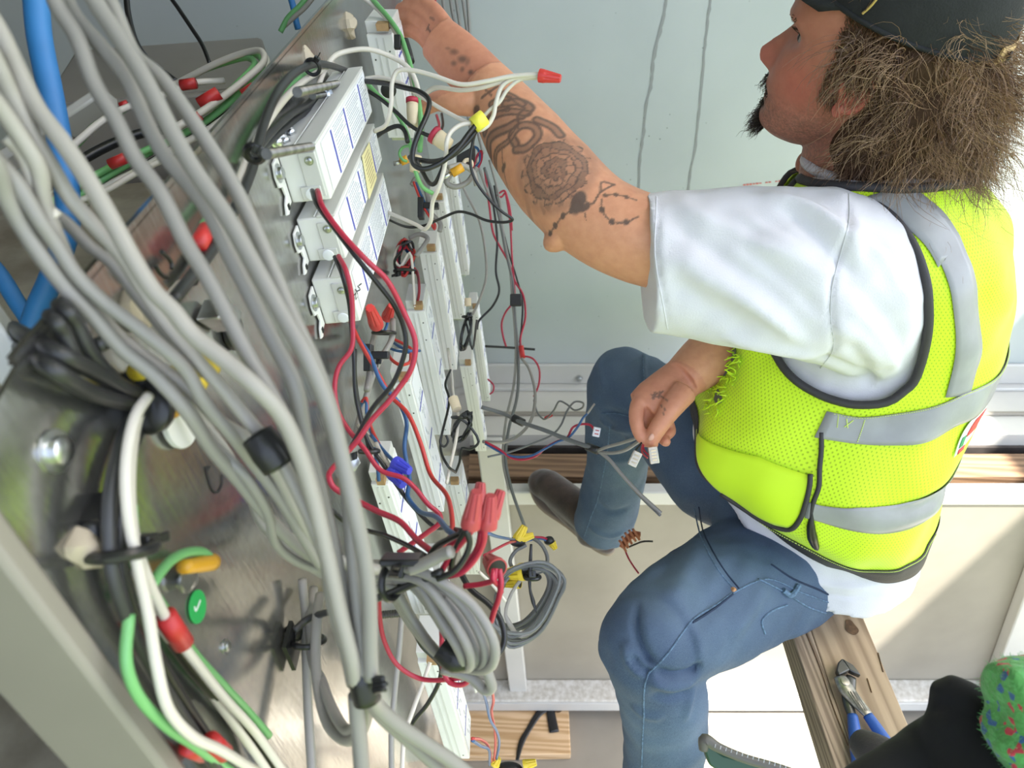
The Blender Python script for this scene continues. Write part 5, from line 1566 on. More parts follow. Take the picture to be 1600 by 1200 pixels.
mb = MB(); mb.tube([p - V(ck.location) for p in pts3(loops)], .0033, 10, res=5); mb.build('cable', 'grey_cable', ck)
tl = tube('loose_end', [p - V(ck.location) for p in pts3([(690, 930, .44), (725, 985), (752, 1030), (765, 1060), (768, 1075), (758, 1078), (735, 1058), (690, 1045, .46)])], .0036, 'grey_cable', ck, 12)
tl2 = tube('cut_end', [p - V(ck.location) for p in pts3([(640, 890, .42), (665, 880), (692, 866), (705, 862, .41)])], .0040, 'grey_cable', ck, 12)
mb = MB(); mb.tube([p - V(ck.location) for p in pts3([(688, 1012, .452), (712, 1028, .45), (736, 1026, .45)])], [.0085, .0100, .0080], 14, res=4); mb.build('black_tape', 'tape_black', ck)
cable_tie('black cable tie with a long tail holding the grey coil', P(612, 908, .44), P(660, 905, .43) - P(560, 895, .45), .0115, head=P(617, 893, .415), w=.0024)
mb = MB(); mb.box(P(628, 874, .425), RT, FW, UP, .0125, .010, .0022); mb.box(P(624, 888, .43), RT, FW, UP, .003, .003, .006)
o = mb.build('tie_mount', 'tie', None, bevel=.001); tag(o, 'black square tie mount sitting on top of the grey coil', 'tie mount')
W('black strap leading from the coil tie to the mount on the sheet', 'dark_wire', .0026, [(690, 893, .42), (640, 915), (580, 938), (520, 955), (480, 968), (460, 985, .50)], None, 'strap', 'strap')
# tie mount on the sheet at the left of the loop
mp_ = thing('tie_mount', 'black square tie mount stuck on the sheet left of the hanging cables', 'tie mount', at=PL(452, 1012))
mb = MB(); mb.prism([V(q) for q in (PL(451, 970, .003) - V(mp_.location), PL(466, 1005, .003) - V(mp_.location), PL(456, 1048, .003) - V(mp_.location), PL(440, 1012, .003) - V(mp_.location))], NP * .003); mb.build('pad', 'tie', mp_)
cable_tie('black cable tie looped round two grey cables by the mount on the sheet', P(482, 1002, .485), UP, .011, head=P(463, 988, .49), w=.0022)

# ---------------------------------------------------------------- dark cables and yellow tape at the left
DG = 'dark cables at the left junction'
W('dark grey cable coming in behind the white post, topmost of the junction', 'dark_wire', .0038, [(20, 512, .36), (90, 552), (150, 582), (205, 612), (240, 628, .345)], None, 'dark_cable', 'cable', DG, 10)
W('dark grey cable just below the topmost one of the junction', 'dark_wire', .0036, [(25, 540, .36), (80, 575), (140, 612), (200, 630), (232, 636, .35)], None, 'dark_cable', 'cable', DG, 10)
W('black cable hooking down over the top edge of the sheet', 'dark_wire', .0034, [(92, 490, .40), (104, 486), (118, 505), (140, 550), (180, 595), (222, 625, .345)], None, 'dark_cable', 'cable', DG, 10)
W('black cable stub hooking over the edge left of its twin', 'dark_wire', .0030, [(76, 505, .40), (88, 503), (100, 520), (112, 548), (128, 580, .37)], None, 'dark_cable', 'cable', DG, 10)
W('dark cable rising from the junction to the rear of the bundle', 'dark_wire', .0034, [(150, 540, .37), (190, 530), (215, 560), (232, 620, .35)], None, 'dark_cable', 'cable', DG, 10)
W('dusty black cable running from the junction down the left of the sheet', 'dark_wire', .0030, [(228, 632, .345), (200, 665), (178, 735, .33), (170, 800), (172, 870), (186, 930), (215, 1000), (258, 1078), (302, 1145), (350, 1215, .40)], None, 'dark_cable', 'cable', DG, 10, lift=0.012)
W('black cable inside the dusty one along the left of the sheet', 'black_wire', .0030, [(232, 640, .352), (210, 690), (190, 760, .345), (185, 850), (200, 930), (232, 1000), (280, 1085), (330, 1160), (370, 1215, .41)], None, 'black_cable', 'cable', DG, 10, lift=0.007)
W('black cable to the right of the white ones at the lower left', 'black_wire', .0030, [(238, 940, .37), (275, 1010), (330, 1080), (390, 1145), (440, 1215, .43)], None, 'black_cable', 'cable', DG, 10, lift=0.006)
mb = thing('yellow_sleeve', 'big yellow sleeve at the black junction on the sheet', 'sleeve', at=PL(268, 605, .02))
tube('sleeve', [p - V(mb.location) for p in pts3([(236, 618, .6), (262, 606), (300, 590, .6)], None, .012)], [.0085, .010, .0095], 'yellow', mb, 16, res=3)
tube('sleeve_end', [p - V(mb.location) for p in pts3([(255, 622, .6), (268, 636, .6)], None, .014)], [.0075, .0080], 'amber', mb, 14)
o = tube('yellow_tape', pts3([(212, 580, .335), (238, 577, .33)]), .0048, 'yellow', None, 12); tag(o, 'small yellow tape left of the big yellow sleeve', 'tape')
o = tube('yellow_tape', pts3([(306, 572, .32), (335, 566, .32)]), .0062, 'yellow', None, 12); tag(o, 'yellow tape on the grey cables right of the junction', 'tape')
mb = MB(); mb.lathe(PL(238, 640, .010), FW * -1, [(0, .012), (.006, .0125), (.009, .008)], 14); mb.box(PL(232, 600, .010), RT, UP, FW, .009, .006, .006); mb.box(PL(240, 655, .008), RT, UP, FW, .006, .004, .004)
o = mb.build('junction_clamp', 'tie', None, bevel=.001); tag(o, 'black clamp where the dark cables meet on the sheet', 'clamp')

# ---------------------------------------------------------------- white, black and green wires at the lower left
LW = 'wires taped in red at the lower left'
W('white wire outermost left of the pair running down the lower left of the sheet', 'white_wire', .0025, [(232, 618, .35), (212, 650), (198, 720), (200, 800), (215, 880), (232, 960, .355), (245, 1040), (262, 1105), (300, 1150), (345, 1172), (400, 1205, .41)], None, 'white_wire', 'wire', LW, 10, lift=0.02)
W('white wire passing under the red tape and off the bottom edge', 'white_wire', .0025, [(234, 622, .355), (216, 650), (203, 740), (210, 840), (235, 915), (270, 985, .365), (310, 1040), (350, 1090), (400, 1145), (450, 1215, .43)], None, 'white_wire', 'wire', LW, 10, lift=0.012)
W('white wire left of the taped one, ending beside the black cable', 'white_wire', .0024, [(212, 890, .362), (250, 975), (300, 1040), (350, 1110), (405, 1185), (425, 1215, .42)], None, 'white_wire', 'wire', LW, 10, lift=0.006)
W('green wire running beside the white one under the red tape', 'green_wire', .0026, [(206, 790, .36), (212, 860), (230, 910), (262, 960, .366), (300, 1018), (345, 1068), (385, 1110), (420, 1150, .42)], None, 'green_wire', 'wire', LW, 10, lift=0.006)
W('green wire bowing low along the taupe flange', 'green_wire', .0025, [(202, 960, .355), (197, 1030), (212, 1080), (255, 1130), (305, 1165), (370, 1212, .41)], None, 'green_wire', 'wire', LW, 10, lift=0.013)
W('short green wire arching into the amber crimp', 'green_wire', .0026, [(228, 935, .37), (243, 905), (268, 875), (298, 862), (322, 866), (331, 880), (322, 886, .40)], None, 'green_wire', 'wire', LW, 10, lift=0.01)
o = tube('red_tape', pts3([(258, 962, .5), (287, 1006, .5)], None, .012), .0050, 'tape_red', None, 16); tag(o, 'red tape round the white and green wires below the cable tie', 'tape')
o = tube('red_tape', pts3([(328, 1157, .6), (350, 1177, .6)], None, .016), .0048, 'tape_red', None, 14); tag(o, 'smaller red tape near the bottom edge at the lower left', 'tape')
o = tube('red_tape', pts3([(292, 1166, .6), (318, 1178, .6)], None, .007), .0044, 'tape_red', None, 12); tag(o, 'shaded red tape behind the black cable near the bottom edge', 'tape')
cable_tie('thick black cable tie round the dark cables on the left of the sheet', PL(192, 862, .012), PL(200, 930, .012) - PL(190, 790, .012), .0125, head=PL(226, 850, .014), w=.0028)
mb = MB(); mb.ellipsoid(PL(160, 835, .003), D1 * .009, D2 * .012, NP * .006); mb.box(PL(158, 802, .004), D1, D2, NP, .008, .005, .005)
o = mb.build('tie_mount', 'tie', None); tag(o, 'black tie mount behind the dark cables on the left of the sheet', 'tie mount')
am = thing('crimp_terminal', 'amber crimp terminal at the end of the green wire on the bolt', 'crimp terminal', at=PL(308, 882, .010))
tube('crimp', [p - V(am.location) for p in pts3([(332, 878, .5), (310, 882), (286, 886, .5)])], [.0048, .0044, .0036], 'amber', am, 14, res=3)
mb = MB().lathe(PL(290, 903, .004) - V(am.location), NP, [(0, .0065), (.0012, .0065)], 16); mb.build('ring', 'steel', am)

# ---------------------------------------------------------------- blue tubing at the left
bt = thing('blue_tubing', 'blue tubing hanging behind the grey bundle at the far left', 'tubing', at=P(80, 200, .47))
tube('drop', [p - V(bt.location) for p in pts3([(-5, -190, .47), (50, -40), (62, 60), (78, 140), (92, 215), (104, 290), (106, 350), (95, 395), (78, 440), (60, 480), (46, 520, .50)])], .0082, 'blue_strap', bt, 14)
tube('cross_piece', [p - V(bt.location) for p in pts3([(-30, 395, .52), (0, 430), (25, 470), (48, 505), (60, 530, .52)])], .0062, 'blue_strap', bt, 12)
o = tube('blue_rope', pts3([(452, -10, 1.25), (458, 10), (462, 30), (466, 46, 1.27)]), .006, 'blue_strap', None, 10); tag(o, 'short blue cord in the dark behind the top of the sheet', 'cable')

# ---------------------------------------------------------------- wires lying behind the top edge of the sheet
CW = 'wires looping behind the top edge of the sheet'
def cw(label, m, pts, r=.0036): return W(label, m, r, pts, None, m, 'wire', CW, 8)
cw('white wire of the loop behind the sheet, lowest and nearest its edge', 'white_wire', [(95, 345, .62), (170, 290), (225, 262), (280, 228), (330, 200), (380, 160), (408, 130), (418, 105), (412, 85), (395, 80, .80)])
cw('green wire next to the lowest white one behind the sheet', 'green_wire', [(90, 330, .62), (160, 280), (220, 245), (275, 215), (320, 190), (370, 150), (404, 118), (410, 98), (402, 86), (380, 84, .80)])
cw('dark wire between the white and green ones behind the sheet', 'black_wire', [(92, 338, .63), (165, 288), (222, 255), (278, 222), (325, 195), (376, 156), (402, 128, .78)])
cw('upper white wire of the loop behind the sheet', 'white_wire', [(265, 205, .66), (310, 178), (350, 150), (388, 120), (412, 96), (408, 80), (385, 82), (345, 96), (300, 118), (262, 138, .82)])
cw('upper green wire of the loop behind the sheet', 'green_wire', [(300, 185, .68), (345, 155), (380, 122), (398, 100), (385, 90), (350, 98), (310, 112, .82)])
cw('pale wire crossing the dark in the middle, behind the hanging cables', 'white_wire', [(60, 280, .66), (120, 222), (165, 185), (205, 165), (250, 150), (300, 130), (350, 126, .80)])
cw('green wire crossing the dark under the pale one', 'green_wire', [(70, 270, .67), (120, 225), (150, 195), (195, 170, .74)])
cw('second green wire low behind the sheet, left of the red sleeve', 'green_wire', [(60, 330, .60), (120, 290), (175, 260), (255, 222, .66)], .0032)
cw('black wire arching low in the dark behind the sheet', 'black_wire', [(40, 320, .62), (110, 262), (160, 232), (215, 210), (270, 200, .7)], .005)
cw('pale wire lowest of all behind the sheet', 'white_wire', [(20, 350, .60), (100, 322), (165, 298), (210, 272), (262, 246, .66)], .003)
for k, (a, b, d, r, lb) in enumerate((((283, 133), (306, 130), .78, .0060, 'dim red tape at the back of the wire loop behind the sheet'), ((312, 163), (342, 145), .70, .0066, 'long red tape on the dark wires behind the sheet'), ((381, 150), (399, 138), .72, .0068, 'red tape on the wires right at the edge of the sheet'), ((302, 187), (313, 180), .69, .0050, 'small red tape just left of the hanging black wires end'), ((172, 257), (196, 247), .64, .0050, 'red tape in the middle of the dark behind the hanging cables'), ((188, 165), (199, 161), .74, .0034, 'tiny red tape on the pale wire far behind the cables'))):
    o = tube('red_tape', pts3([(*a, d - .012), (*b, d - .012)]), r, 'tape_red', None, 12); tag(o, lb, 'tape')
W('black cable hanging from the top edge and curving onto the wire loop', 'black_wire', .0042, [(190, -140, .95), (197, -20), (200, 20), (212, 65), (230, 92), (255, 112), (275, 127, .92)], None, 'black_cable', 'cable')
W('thin black cable slanting from the top edge, right of the curved one', 'black_wire', .0030, [(215, -120, .98), (262, -12), (280, 15), (300, 45), (316, 70), (328, 100, .95)], None, 'black_cable', 'cable')
W('green and dim wire slanting in the dark left of the top of the sheet', 'green_wire', .0045, [(490, -20, 1.1), (470, 8), (450, 28), (438, 50, 1.12)])
W('dim white wire beside the green one left of the top of the sheet', 'pale_cable', .004, [(496, -14, 1.1), (478, 10), (458, 28), (445, 40, 1.12)])
# transformer boxes behind the sheet
def back_box(name, label, c, ex, ey, ez, hx, hy, hz, m='taupe_metal', cat='box'):
    t0 = thing(name, label, cat, at=c)
    MB().box((0, 0, 0), ex, ey, ez, hx, hy, hz).build('housing', m, t0, bevel=.004)
    MB().box(ez * (hz + .001), ex, ey, ez, hx * .96, hy * .96, .001).build('lid', m, t0)
    return t0
rz = V((.94, .34, 0)).normalized(); ry = V((-.34, .94, 0)).normalized()
back_box('metal_box', 'taupe metal box behind the top of the sheet', V((-.53, 1.12, -.37)), rz, ry, Z3, .15, .17, .11)
back_box('metal_box', 'dusty metal box under the wires behind the sheet', V((-.52, .70, -.43)), rz, ry, Z3, .14, .20, .07, 'dust')
M['clear'] = mat('cloudy_plastic', (.55, .53, .48), .25, spec=.6)
o = MB().box(P(135, 176, .80), (P(160, 150, .80) - P(100, 190, .80)).normalized(), UP, FW, .032, .007, .02).build('plastic_cover', 'clear', None, bevel=.003); tag(o, 'cloudy plastic cover lying among the wires behind the bundle', 'plastic cover')
o = MB().box(P(52, 225, .80), (P(100, 190, .80) - P(0, 255, .80)).normalized(), UP, FW, .05, .008, .015).build('plastic_cover', 'clear', None, bevel=.003); tag(o, 'long cloudy plastic cover at the left edge behind the bundle', 'plastic cover')
# shelf behind the sheet and white post at the left edge
struct(MB().span((-1.46, -.2, -.68), (-.33, .98, -.62)).build('trim_12', 'dust'))
pst = MB(); q0 = P(36, 562, .33); q1 = P(-10, 478, .33)
pst.prism([P(38, 560, .34), P(-40, 450, .34), P(-40, 545, .34), P(2, 607, .34), ], FW * .02 - RT * .006)
o = pst.build('white_post', 'white_metal', None, bevel=.002); tag(o, 'white metal post end at the left edge beside the sheet corner', 'post')
# ================================================================== wires round the power supplies
PR = 'red and black lead pairs of the lying power supplies'
W('black lead sweeping in a long curve from the topmost lying power supply', 'black_wire', .0021, [(488, 298, .545), (497, 322, .525), (525, 360, .52), (560, 406, .52), (590, 443, .53), (615, 476), (631, 512, .55), (634, 540), (626, 572), (612, 602, .56), (582, 638), (560, 678), (542, 710, .56)], None, 'black_lead', 'wire', PR)
W('red lead sweeping in a long curve from the topmost lying power supply', 'red_wire', .0023, [(496, 298, .54), (505, 325, .52), (535, 366, .515), (574, 408, .515), (604, 437, .525), (632, 490, .54), (648, 530, .545), (648, 556), (640, 582), (626, 603, .55), (605, 630), (580, 657), (560, 686), (536, 714, .54), (519, 733), (514, 746, .51), (521, 761), (555, 781, .51), (590, 799), (625, 815), (650, 842, .48), (672, 860, .46)], None, 'red_lead', 'wire', PR)
W('red lead bowing left from the middle lying power supply', 'red_wire', .0022, [(529, 400, .585), (541, 424, .57), (549, 460), (551, 502, .58), (549, 545), (530, 572), (523, 602, .57), (528, 642), (545, 672), (570, 702), (595, 735, .56), (630, 747), (648, 762), (668, 787), (688, 806, .56), (686, 818), (668, 832), (622, 864, .55)], None, 'red_lead', 'wire', PR)
W('black lead of the middle lying power supply, running down behind the red one', 'black_wire', .0020, [(523, 401, .59), (535, 430, .58), (545, 470), (549, 512, .60), (553, 560), (555, 610), (560, 640, .61), (575, 690), (600, 728), (616, 752), (640, 785), (674, 820, .60), (700, 825), (724, 830, .50)], None, 'black_lead', 'wire', PR)
LDS = 'thin leads of the lying power supplies'
W('blue lead running down over the upright supplies to the red wire nuts', 'blue_wire', .0021, [(552, 520, .66), (575, 550, .65), (598, 602, .64), (622, 628), (635, 658, .64), (632, 700), (640, 750), (637, 775), (652, 796, .58), (682, 808), (704, 832, .46), (720, 838), (734, 822, .43)], None, 'blue_lead', 'wire', LDS)
W('scarlet lead running right of the blue one to the red wire nuts', 'scarlet_wire', .0021, [(546, 500, .66), (562, 534, .65), (590, 582), (612, 620, .64), (637, 646), (657, 692), (672, 740, .62), (697, 772), (705, 800), (706, 832, .52), (690, 860, .48)], None, 'scarlet_lead', 'wire', LDS)
W('black wire crossing from the left just below the red one to the coil', 'black_wire', .0019, [(515, 795, .50), (540, 816), (570, 828, .52), (600, 836), (636, 852), (664, 868, .46)])
W('red wire hanging in a wide bow from the coil to the lowest power supply', 'red_wire', .0019, [(592, 930, .52), (593, 962), (600, 1000, .53), (620, 1038), (655, 1060, .54), (700, 1062), (732, 1056, .52), (742, 1052)])
W('red wire rising from the bow beside the upright supply', 'red_wire', .0020, [(686, 930, .53), (690, 985, .53), (692, 1045), (702, 1066), (722, 1070), (740, 1058, .52)])
W('black wire passing behind the coil and out to the right', 'black_wire', .0026, [(716, 888, .56), (735, 920, .55), (765, 945), (783, 970), (788, 1000), (780, 1020), (765, 1026, .53)])
# bundle of leads below the four nuts
BN = 'leads running into the four red wire nuts'
rnd = random.Random(21)
for k, (m, lab, pts_) in enumerate((
    ('red_wire', 'red lead entering the nearest red wire nut from the coil, leftmost', [(690, 892, .43), (705, 868), (722, 848), (738, 828, .415)]),
    ('red_wire', 'red lead curving widest on the right below the four nuts', [(688, 902, .44), (720, 895), (745, 870), (756, 845), (757, 825, .418)]),
    ('red_wire', 'second red lead just inside the widest one below the four nuts', [(700, 898, .44), (725, 884), (745, 858), (752, 830, .43)]),
    ('red_wire', 'red lead crossing behind the black ones below the four nuts', [(675, 880, .46), (700, 855), (722, 838), (745, 824, .44)]),
    ('black_wire', 'black lead looping lowest below the four nuts', [(683, 905, .42), (710, 892), (728, 868), (734, 846), (728, 828, .41)]),
    ('black_wire', 'black lead straight up into the nearest nut', [(705, 895, .43), (708, 870), (718, 845), (729, 826, .415)]),
    ('black_wire', 'thin black lead arching over the left of the nuts wires', [(665, 880, .46), (680, 855), (700, 843), (722, 832, .425)]),
    ('dark_wire', 'dark lead at the back of the nuts wires', [(672, 872, .47), (690, 850), (712, 838), (735, 826, .44)]))):
    W(lab, m, .0020, pts_, None, 'lead', 'wire', BN)
NG = 'red wire nuts in a cluster of four'
wire_nut('coral red wire nut, nearest and leftmost of the cluster of four', P(735, 822, .415), P(745, 768, .405), .0063, 'pink_nut', NG)
wire_nut('coral red wire nut, right of the nearest one in the cluster of four', P(762, 823, .42), P(767, 774, .412), .0060, 'pink_nut', NG)
wire_nut('coral red wire nut standing up behind the cluster of four', P(748, 800, .445), P(751, 754, .445), .0055, 'pink_nut', NG)
wire_nut('coral red wire nut leaning right at the back of the cluster of four', P(768, 808, .45), P(783, 766, .45), .0055, 'pink_nut', NG)
wire_nut('coral red wire nut with its open mouth facing out, below the cluster of four', P(777, 889, .49), P(762, 873, .505), .0080, 'pink_nut')
for k, (lab, pts_) in enumerate((('red wire looping left out of the open wire nut', [(775, 888, .482), (772, 905, .48), (755, 912), (725, 916, .49)]), ('red wire dropping out of the open wire nut to the coil', [(780, 889, .482), (783, 910, .48), (779, 935), (772, 955), (767, 972, .49)]), ('red wire bent tight inside the mouth of the open wire nut', [(771, 890, .482), (770, 904, .478), (780, 916), (783, 925, .49)]))):
    W(lab, 'red_wire', .0021, pts_, None, 'red_wire')
M['salmon'] = M['red_nut']
wire_nut('red wire nut on the sheet below the lowest lying power supply, left of its twin', PL(588, 507, .030), PL(578, 481, .040), .0078, 'red_nut', 'red wire nuts on the sheet')
wire_nut('red wire nut on the sheet beside the upright supply, right of its twin', PL(605, 495, .030), PL(612, 477, .044), .0068, 'red_nut', 'red wire nuts on the sheet')
wire_nut('upper blue wire nut among the leads in the middle of the sheet', P(618, 724, .60), P(640, 736, .59), .0068, 'blue_nut', 'blue wire nuts')
wire_nut('lower blue wire nut pointing down in the middle of the sheet', P(613, 737, .60), P(630, 758, .585), .0070, 'blue_nut', 'blue wire nuts')
W('white wire running into the lower blue wire nut', 'white_wire', .0024, [(588, 693, .63), (600, 715), (614, 737, .602)])
W('blue wire running into the upper blue wire nut', 'blue_wire', .0018, [(580, 680, .64), (600, 705), (618, 724, .602)])
W('blue wire dipping under the blue wire nuts', 'blue_wire', .0018, [(585, 700, .64), (590, 730, .63), (592, 752, .63)])
# loose leads in front of the sheet's middle
for lab, m, r, pts_ in (
    ('blue wire arching between the upright supplies, upper of the two', 'blue_wire', .0017, [(612, 533, .80), (625, 542, .78), (640, 548, .77), (656, 548, .80)]),
    ('blue wire arching between the upright supplies, lower of the two', 'blue_wire', .0017, [(604, 542, .80), (620, 548, .78), (642, 551, .77), (650, 552, .80)]),
    ('scarlet wire bowing below the blue arches', 'scarlet_wire', .0019, [(606, 552, .76), (612, 562), (625, 570, .74), (640, 566), (642, 552, .77)]),
    ('scarlet wire slanting above the blue arches', 'scarlet_wire', .0017, [(616, 530, .79), (630, 537), (645, 546, .78)]),
    ('grey cable looping beside the left red wire nut on the sheet', 'grey_cable', .0034, [(614, 500, .76), (612, 530, .74), (600, 552), (585, 580, .72), (572, 620), (560, 660, .70), (555, 690, .68)]),
    ('grey cable from the left red wire nut down the sheet', 'grey_cable', .0034, [(594, 507, .78), (584, 528, .76), (580, 552), (578, 580, .72), (573, 610, .70)]),
    ('blue wire pair bent under the right red wire nut', 'blue_wire', .0018, [(606, 497, .80), (604, 510), (598, 520, .78), (592, 505, .80)]),
    ('thin black wire bending at the left of the leads', 'black_wire', .0018, [(555, 545, .66), (555, 590), (562, 640, .66), (576, 700, .64)]),
    ('blue and scarlet leads disappearing behind the grey cable, blue one', 'blue_wire', .0017, [(561, 640, .67), (566, 630), (572, 626), (573, 645, .66), (580, 675, .66), (590, 690, .66)]),
    ('scarlet lead next to the small blue loop left of the supplies', 'scarlet_wire', .0017, [(565, 628, .665), (572, 622), (574, 640), (580, 668, .66), (596, 702, .65)]),
    ('white wire crossing below the black tie near the blue nuts', 'white_wire', .0020, [(560, 665, .68), (575, 680), (592, 705, .65)]),
    ):
    W(lab, m, r, pts_, None, 'wire')
cable_tie('black cable tie on the leads left of the blue wire nuts', P(577, 705, .60), UP, .008, head=P(552, 713, .60), w=.0022)
cable_tie('black cable tie under the right red wire nut on the sheet', P(600, 520, .74), UP, .012, head=P(592, 562, .70), w=.0020)
# black snap-in mounts and coils hanging between the supplies
def small_coil(label, cx, cy, rx, ry, d, m, r, turns, tail=None, seed=0, lean=.2, name='wire_coil', cat='wire coil'):
    t0 = thing(name, label, cat, at=P(cx, cy, d)); rnd = random.Random(seed); q = []
    for k in range(turns * 9):
        a = 2 * math.pi * k / 9; s = rnd.uniform(.65, 1.05)
        q.append((cx + rx * s * math.sin(a) + lean * ry * s * -math.cos(a), cy - ry * s * math.cos(a), d + rnd.uniform(-.012, .012)))
    if tail: q += tail
    mb = MB(); mb.tube([p - V(t0.location) for p in pts3(q)], r, 7, res=4); mb.build('wire', m, t0)
    return t0
c1 = small_coil('tangle of red, blue and white leads tied on the sheet, its blue winding', 633, 405, 14, 22, .98, 'blue_wire', .0018, 4, seed=1)
for k, (m, n_) in enumerate((('scarlet_wire', 2), ('white_wire', 1), ('black_wire', 2), ('red_wire', 2))):
    q = []; rn2 = random.Random(40 + k)
    for j in range(n_ * 8):
        a = 2 * math.pi * j / 8; s = rn2.uniform(.5, 1.1); q.append((632 + 15 * s * math.sin(a), 402 + 28 * s * math.cos(a + .2), .965 + rn2.uniform(-.012, .012)))
    q += [(648, 420, .955), (655, 450, .95), (652, 474, .96)] if m != 'white_wire' else [(640, 395, .95), (646, 440, .95), (648, 480, .95)]
    MBq = MB(); MBq.tube([p - V(c1.location) for p in pts3(q)], .0020, 7, res=4); MBq.build('lead', m, c1)
cable_tie('black cable tie round the tangle of coloured leads', P(634, 424, .96), UP, .016, head=P(622, 428, .95), w=.0022)
small_coil('coil of thin black wire hanging at the end of the upper right supply', 728, 520, 7, 28, 1.05, 'black_wire', .0018, 5, [(738, 545, 1.06), (745, 500, 1.08)], 3, -.2)
small_coil('coil of thin black wire tied below the right supplies, with loops at its side', 722, 668, 13, 24, .92, 'black_wire', .0019, 6, [(748, 690, .92), (735, 702, .92), (722, 700, .92), (718, 722, .93), (712, 738, .94)], 4, -.35)
cable_tie('black cable tie on the lower coil of thin black wire', P(718, 652, .92), UP, .010, head=P(729, 648, .91), w=.0022)
cable_tie('black cable tie on the upper coil of thin black wire', P(730, 495, 1.04), UP, .007, head=P(733, 492, 1.03), w=.002)
W('white lead between the upper coil and the supply below it', 'white_wire', .0022, [(700, 545, 1.02), (706, 590, .98), (708, 615), (716, 650, .93), (712, 690, .90), (704, 725), (698, 755, .86)])
W('thin black lead under the upper right supply', 'black_wire', .0018, [(704, 578, .98), (696, 600), (702, 625, .94), (688, 700, .88), (700, 728, .86), (712, 738, .88)])
W('loop of thin black wire under the middle supply', 'black_wire', .0015, [(690, 680, .84), (688, 692), (694, 698), (700, 690), (697, 680, .84)])
o = MB().tube(pts3([(708, 622, .93), (714, 640, .92)]), .0068, 12).build('connector_sleeve', M.setdefault('ivory', mat('ivory_plastic', (.72, .60, .42), .5)), None); tag(o, 'ivory connector sleeve above the lower coil of black wire', 'connector')
o = MB().tube(pts3([(731, 466, 1.15), (731, 478, 1.15)]), .0058, 12).build('wire_end', 'ivory', None); tag(o, 'ivory wire connector on top of the far supply by the wall', 'connector')
# snap ties on the upright supplies
for i, (x, y) in enumerate(((672, 322), (590, 555))):
    mb = MB(); mb.box(P(x, y, .92 if i == 0 else .70), RT, UP, FW, .012, .004, .006); mb.box(P(x - 14, y + 4, .92 if i == 0 else .70), RT, UP, FW, .004, .014, .008)
    o = mb.build('wire_clip', 'tie', None, bevel=.001); tag(o, ('black wire clip at the top of the upright supplies under the loose white wire', 'black wire clip on the grey cables under the red wire nuts')[i], 'clip')

# ================================================================== wires at the top, in front of the arm
wire_nut('red wire nut on twisted white wires above the tattooed forearm', P(843, 118, .68), P(876, 123, .675), .0066, 'red_nut')
TW = 'white wires at the top'
def tw(label, pts, r=.0023): return W(label, 'white_wire', r, pts, None, 'white_wire', 'wire', TW, 10)
tw('white wire arching highest over the sheet above the power supplies', [(497, 135, .70), (510, 104), (532, 83, .72), (575, 77), (612, 89, .74), (638, 106), (650, 128), (655, 150, .74)], .0027)
tw('white wire standing up in a hook and running right to the red nut', [(585, 205, .72), (603, 195), (611, 165, .70), (613, 128), (621, 111), (645, 110), (680, 119, .69), (722, 132), (760, 127), (800, 119), (846, 116, .68)])
tw('white wire running just under the hooked one to the red nut', [(664, 146, .72), (680, 137), (720, 141, .70), (752, 137), (790, 126), (820, 121), (846, 118, .68)])
tw('white wire coming back from the red nut to the yellow tape', [(846, 119, .682), (805, 122), (785, 134, .69), (775, 160), (771, 180), (762, 196), (750, 203), (742, 200, .70)])
tw('white wire leaving the red nut lowest and doubling back to the yellow tape', [(846, 121, .684), (812, 125), (793, 140), (780, 160), (765, 172), (752, 186, .70)], .0019)
tw('white wire from the topmost power supply slanting down to the yellow tape', [(572, 123, .74), (592, 121), (625, 130, .73), (660, 152), (700, 176), (735, 193), (752, 194, .70)])
tw('white wire looping down from the yellow tape past the clip and back to the supply', [(735, 192, .69), (718, 196), (704, 207), (698, 222, .68), (697, 240), (694, 264), (685, 294, .70), (676, 316), (673, 345), (664, 358), (652, 352), (630, 342), (606, 332, .80)])
TB = 'black wires at the top'
def tb(label, pts, r=.0027): return W(label, 'black_wire', r, pts, None, 'black_wire', 'wire', TB, 10)
tb('thick black wire from the topmost supply looping round to the yellow tape', [(570, 127, .74), (600, 130), (632, 137, .71), (655, 143), (670, 156), (668, 176), (655, 206, .68), (645, 236), (646, 256), (660, 264), (684, 257), (712, 235, .68), (733, 208), (748, 190, .69)])
tb('thick black wire parallel to the looping one at the yellow tape', [(750, 194, .70), (730, 222), (705, 244, .70), (680, 252), (655, 250), (640, 246, .74)])
tb('black wire making a small loop below the thick ones', [(742, 196, .71), (722, 222), (700, 240), (692, 262, .70), (680, 286), (672, 287), (660, 268, .72), (650, 250)], .0024)
tb('thin black wire hanging far down from the yellow tape and doubling back to the supply', [(744, 202, .70), (738, 226), (735, 256), (743, 282, .72), (765, 312), (786, 332), (801, 343), (792, 347), (762, 345, .74), (735, 334), (715, 331), (690, 341), (664, 352), (640, 355, .78), (606, 343, .82)], .0016)
tb('black wire hooking up from the middle supply', [(585, 216, .78), (600, 205), (622, 197), (632, 204), (637, 222, .76)], .0026)
tb('black wire slanting under the green one from the topmost supply', [(575, 142, .76), (595, 155), (620, 176, .76), (640, 195), (665, 210, .76), (680, 214)], .0023)
o = tube('yellow_tape', pts3([(740, 196, .692), (757, 183, .692)]), .0082, M.setdefault('lemon', mat('lemon_tape', (.86, .80, .08), .45)), None, 14); tag(o, 'yellow tape joining black and white wires against the forearm', 'tape')
TG = 'green wires at the top'
W('green wire bending over the top of the sheet into the black sleeve', 'green_wire', .0030, [(572, -12, .88), (592, 10), (612, 34, .85), (627, 58), (634, 78), (641, 100), (648, 130), (655, 162), (658, 200), (656, 236, .76)], None, 'green_wire', 'wire', TG)
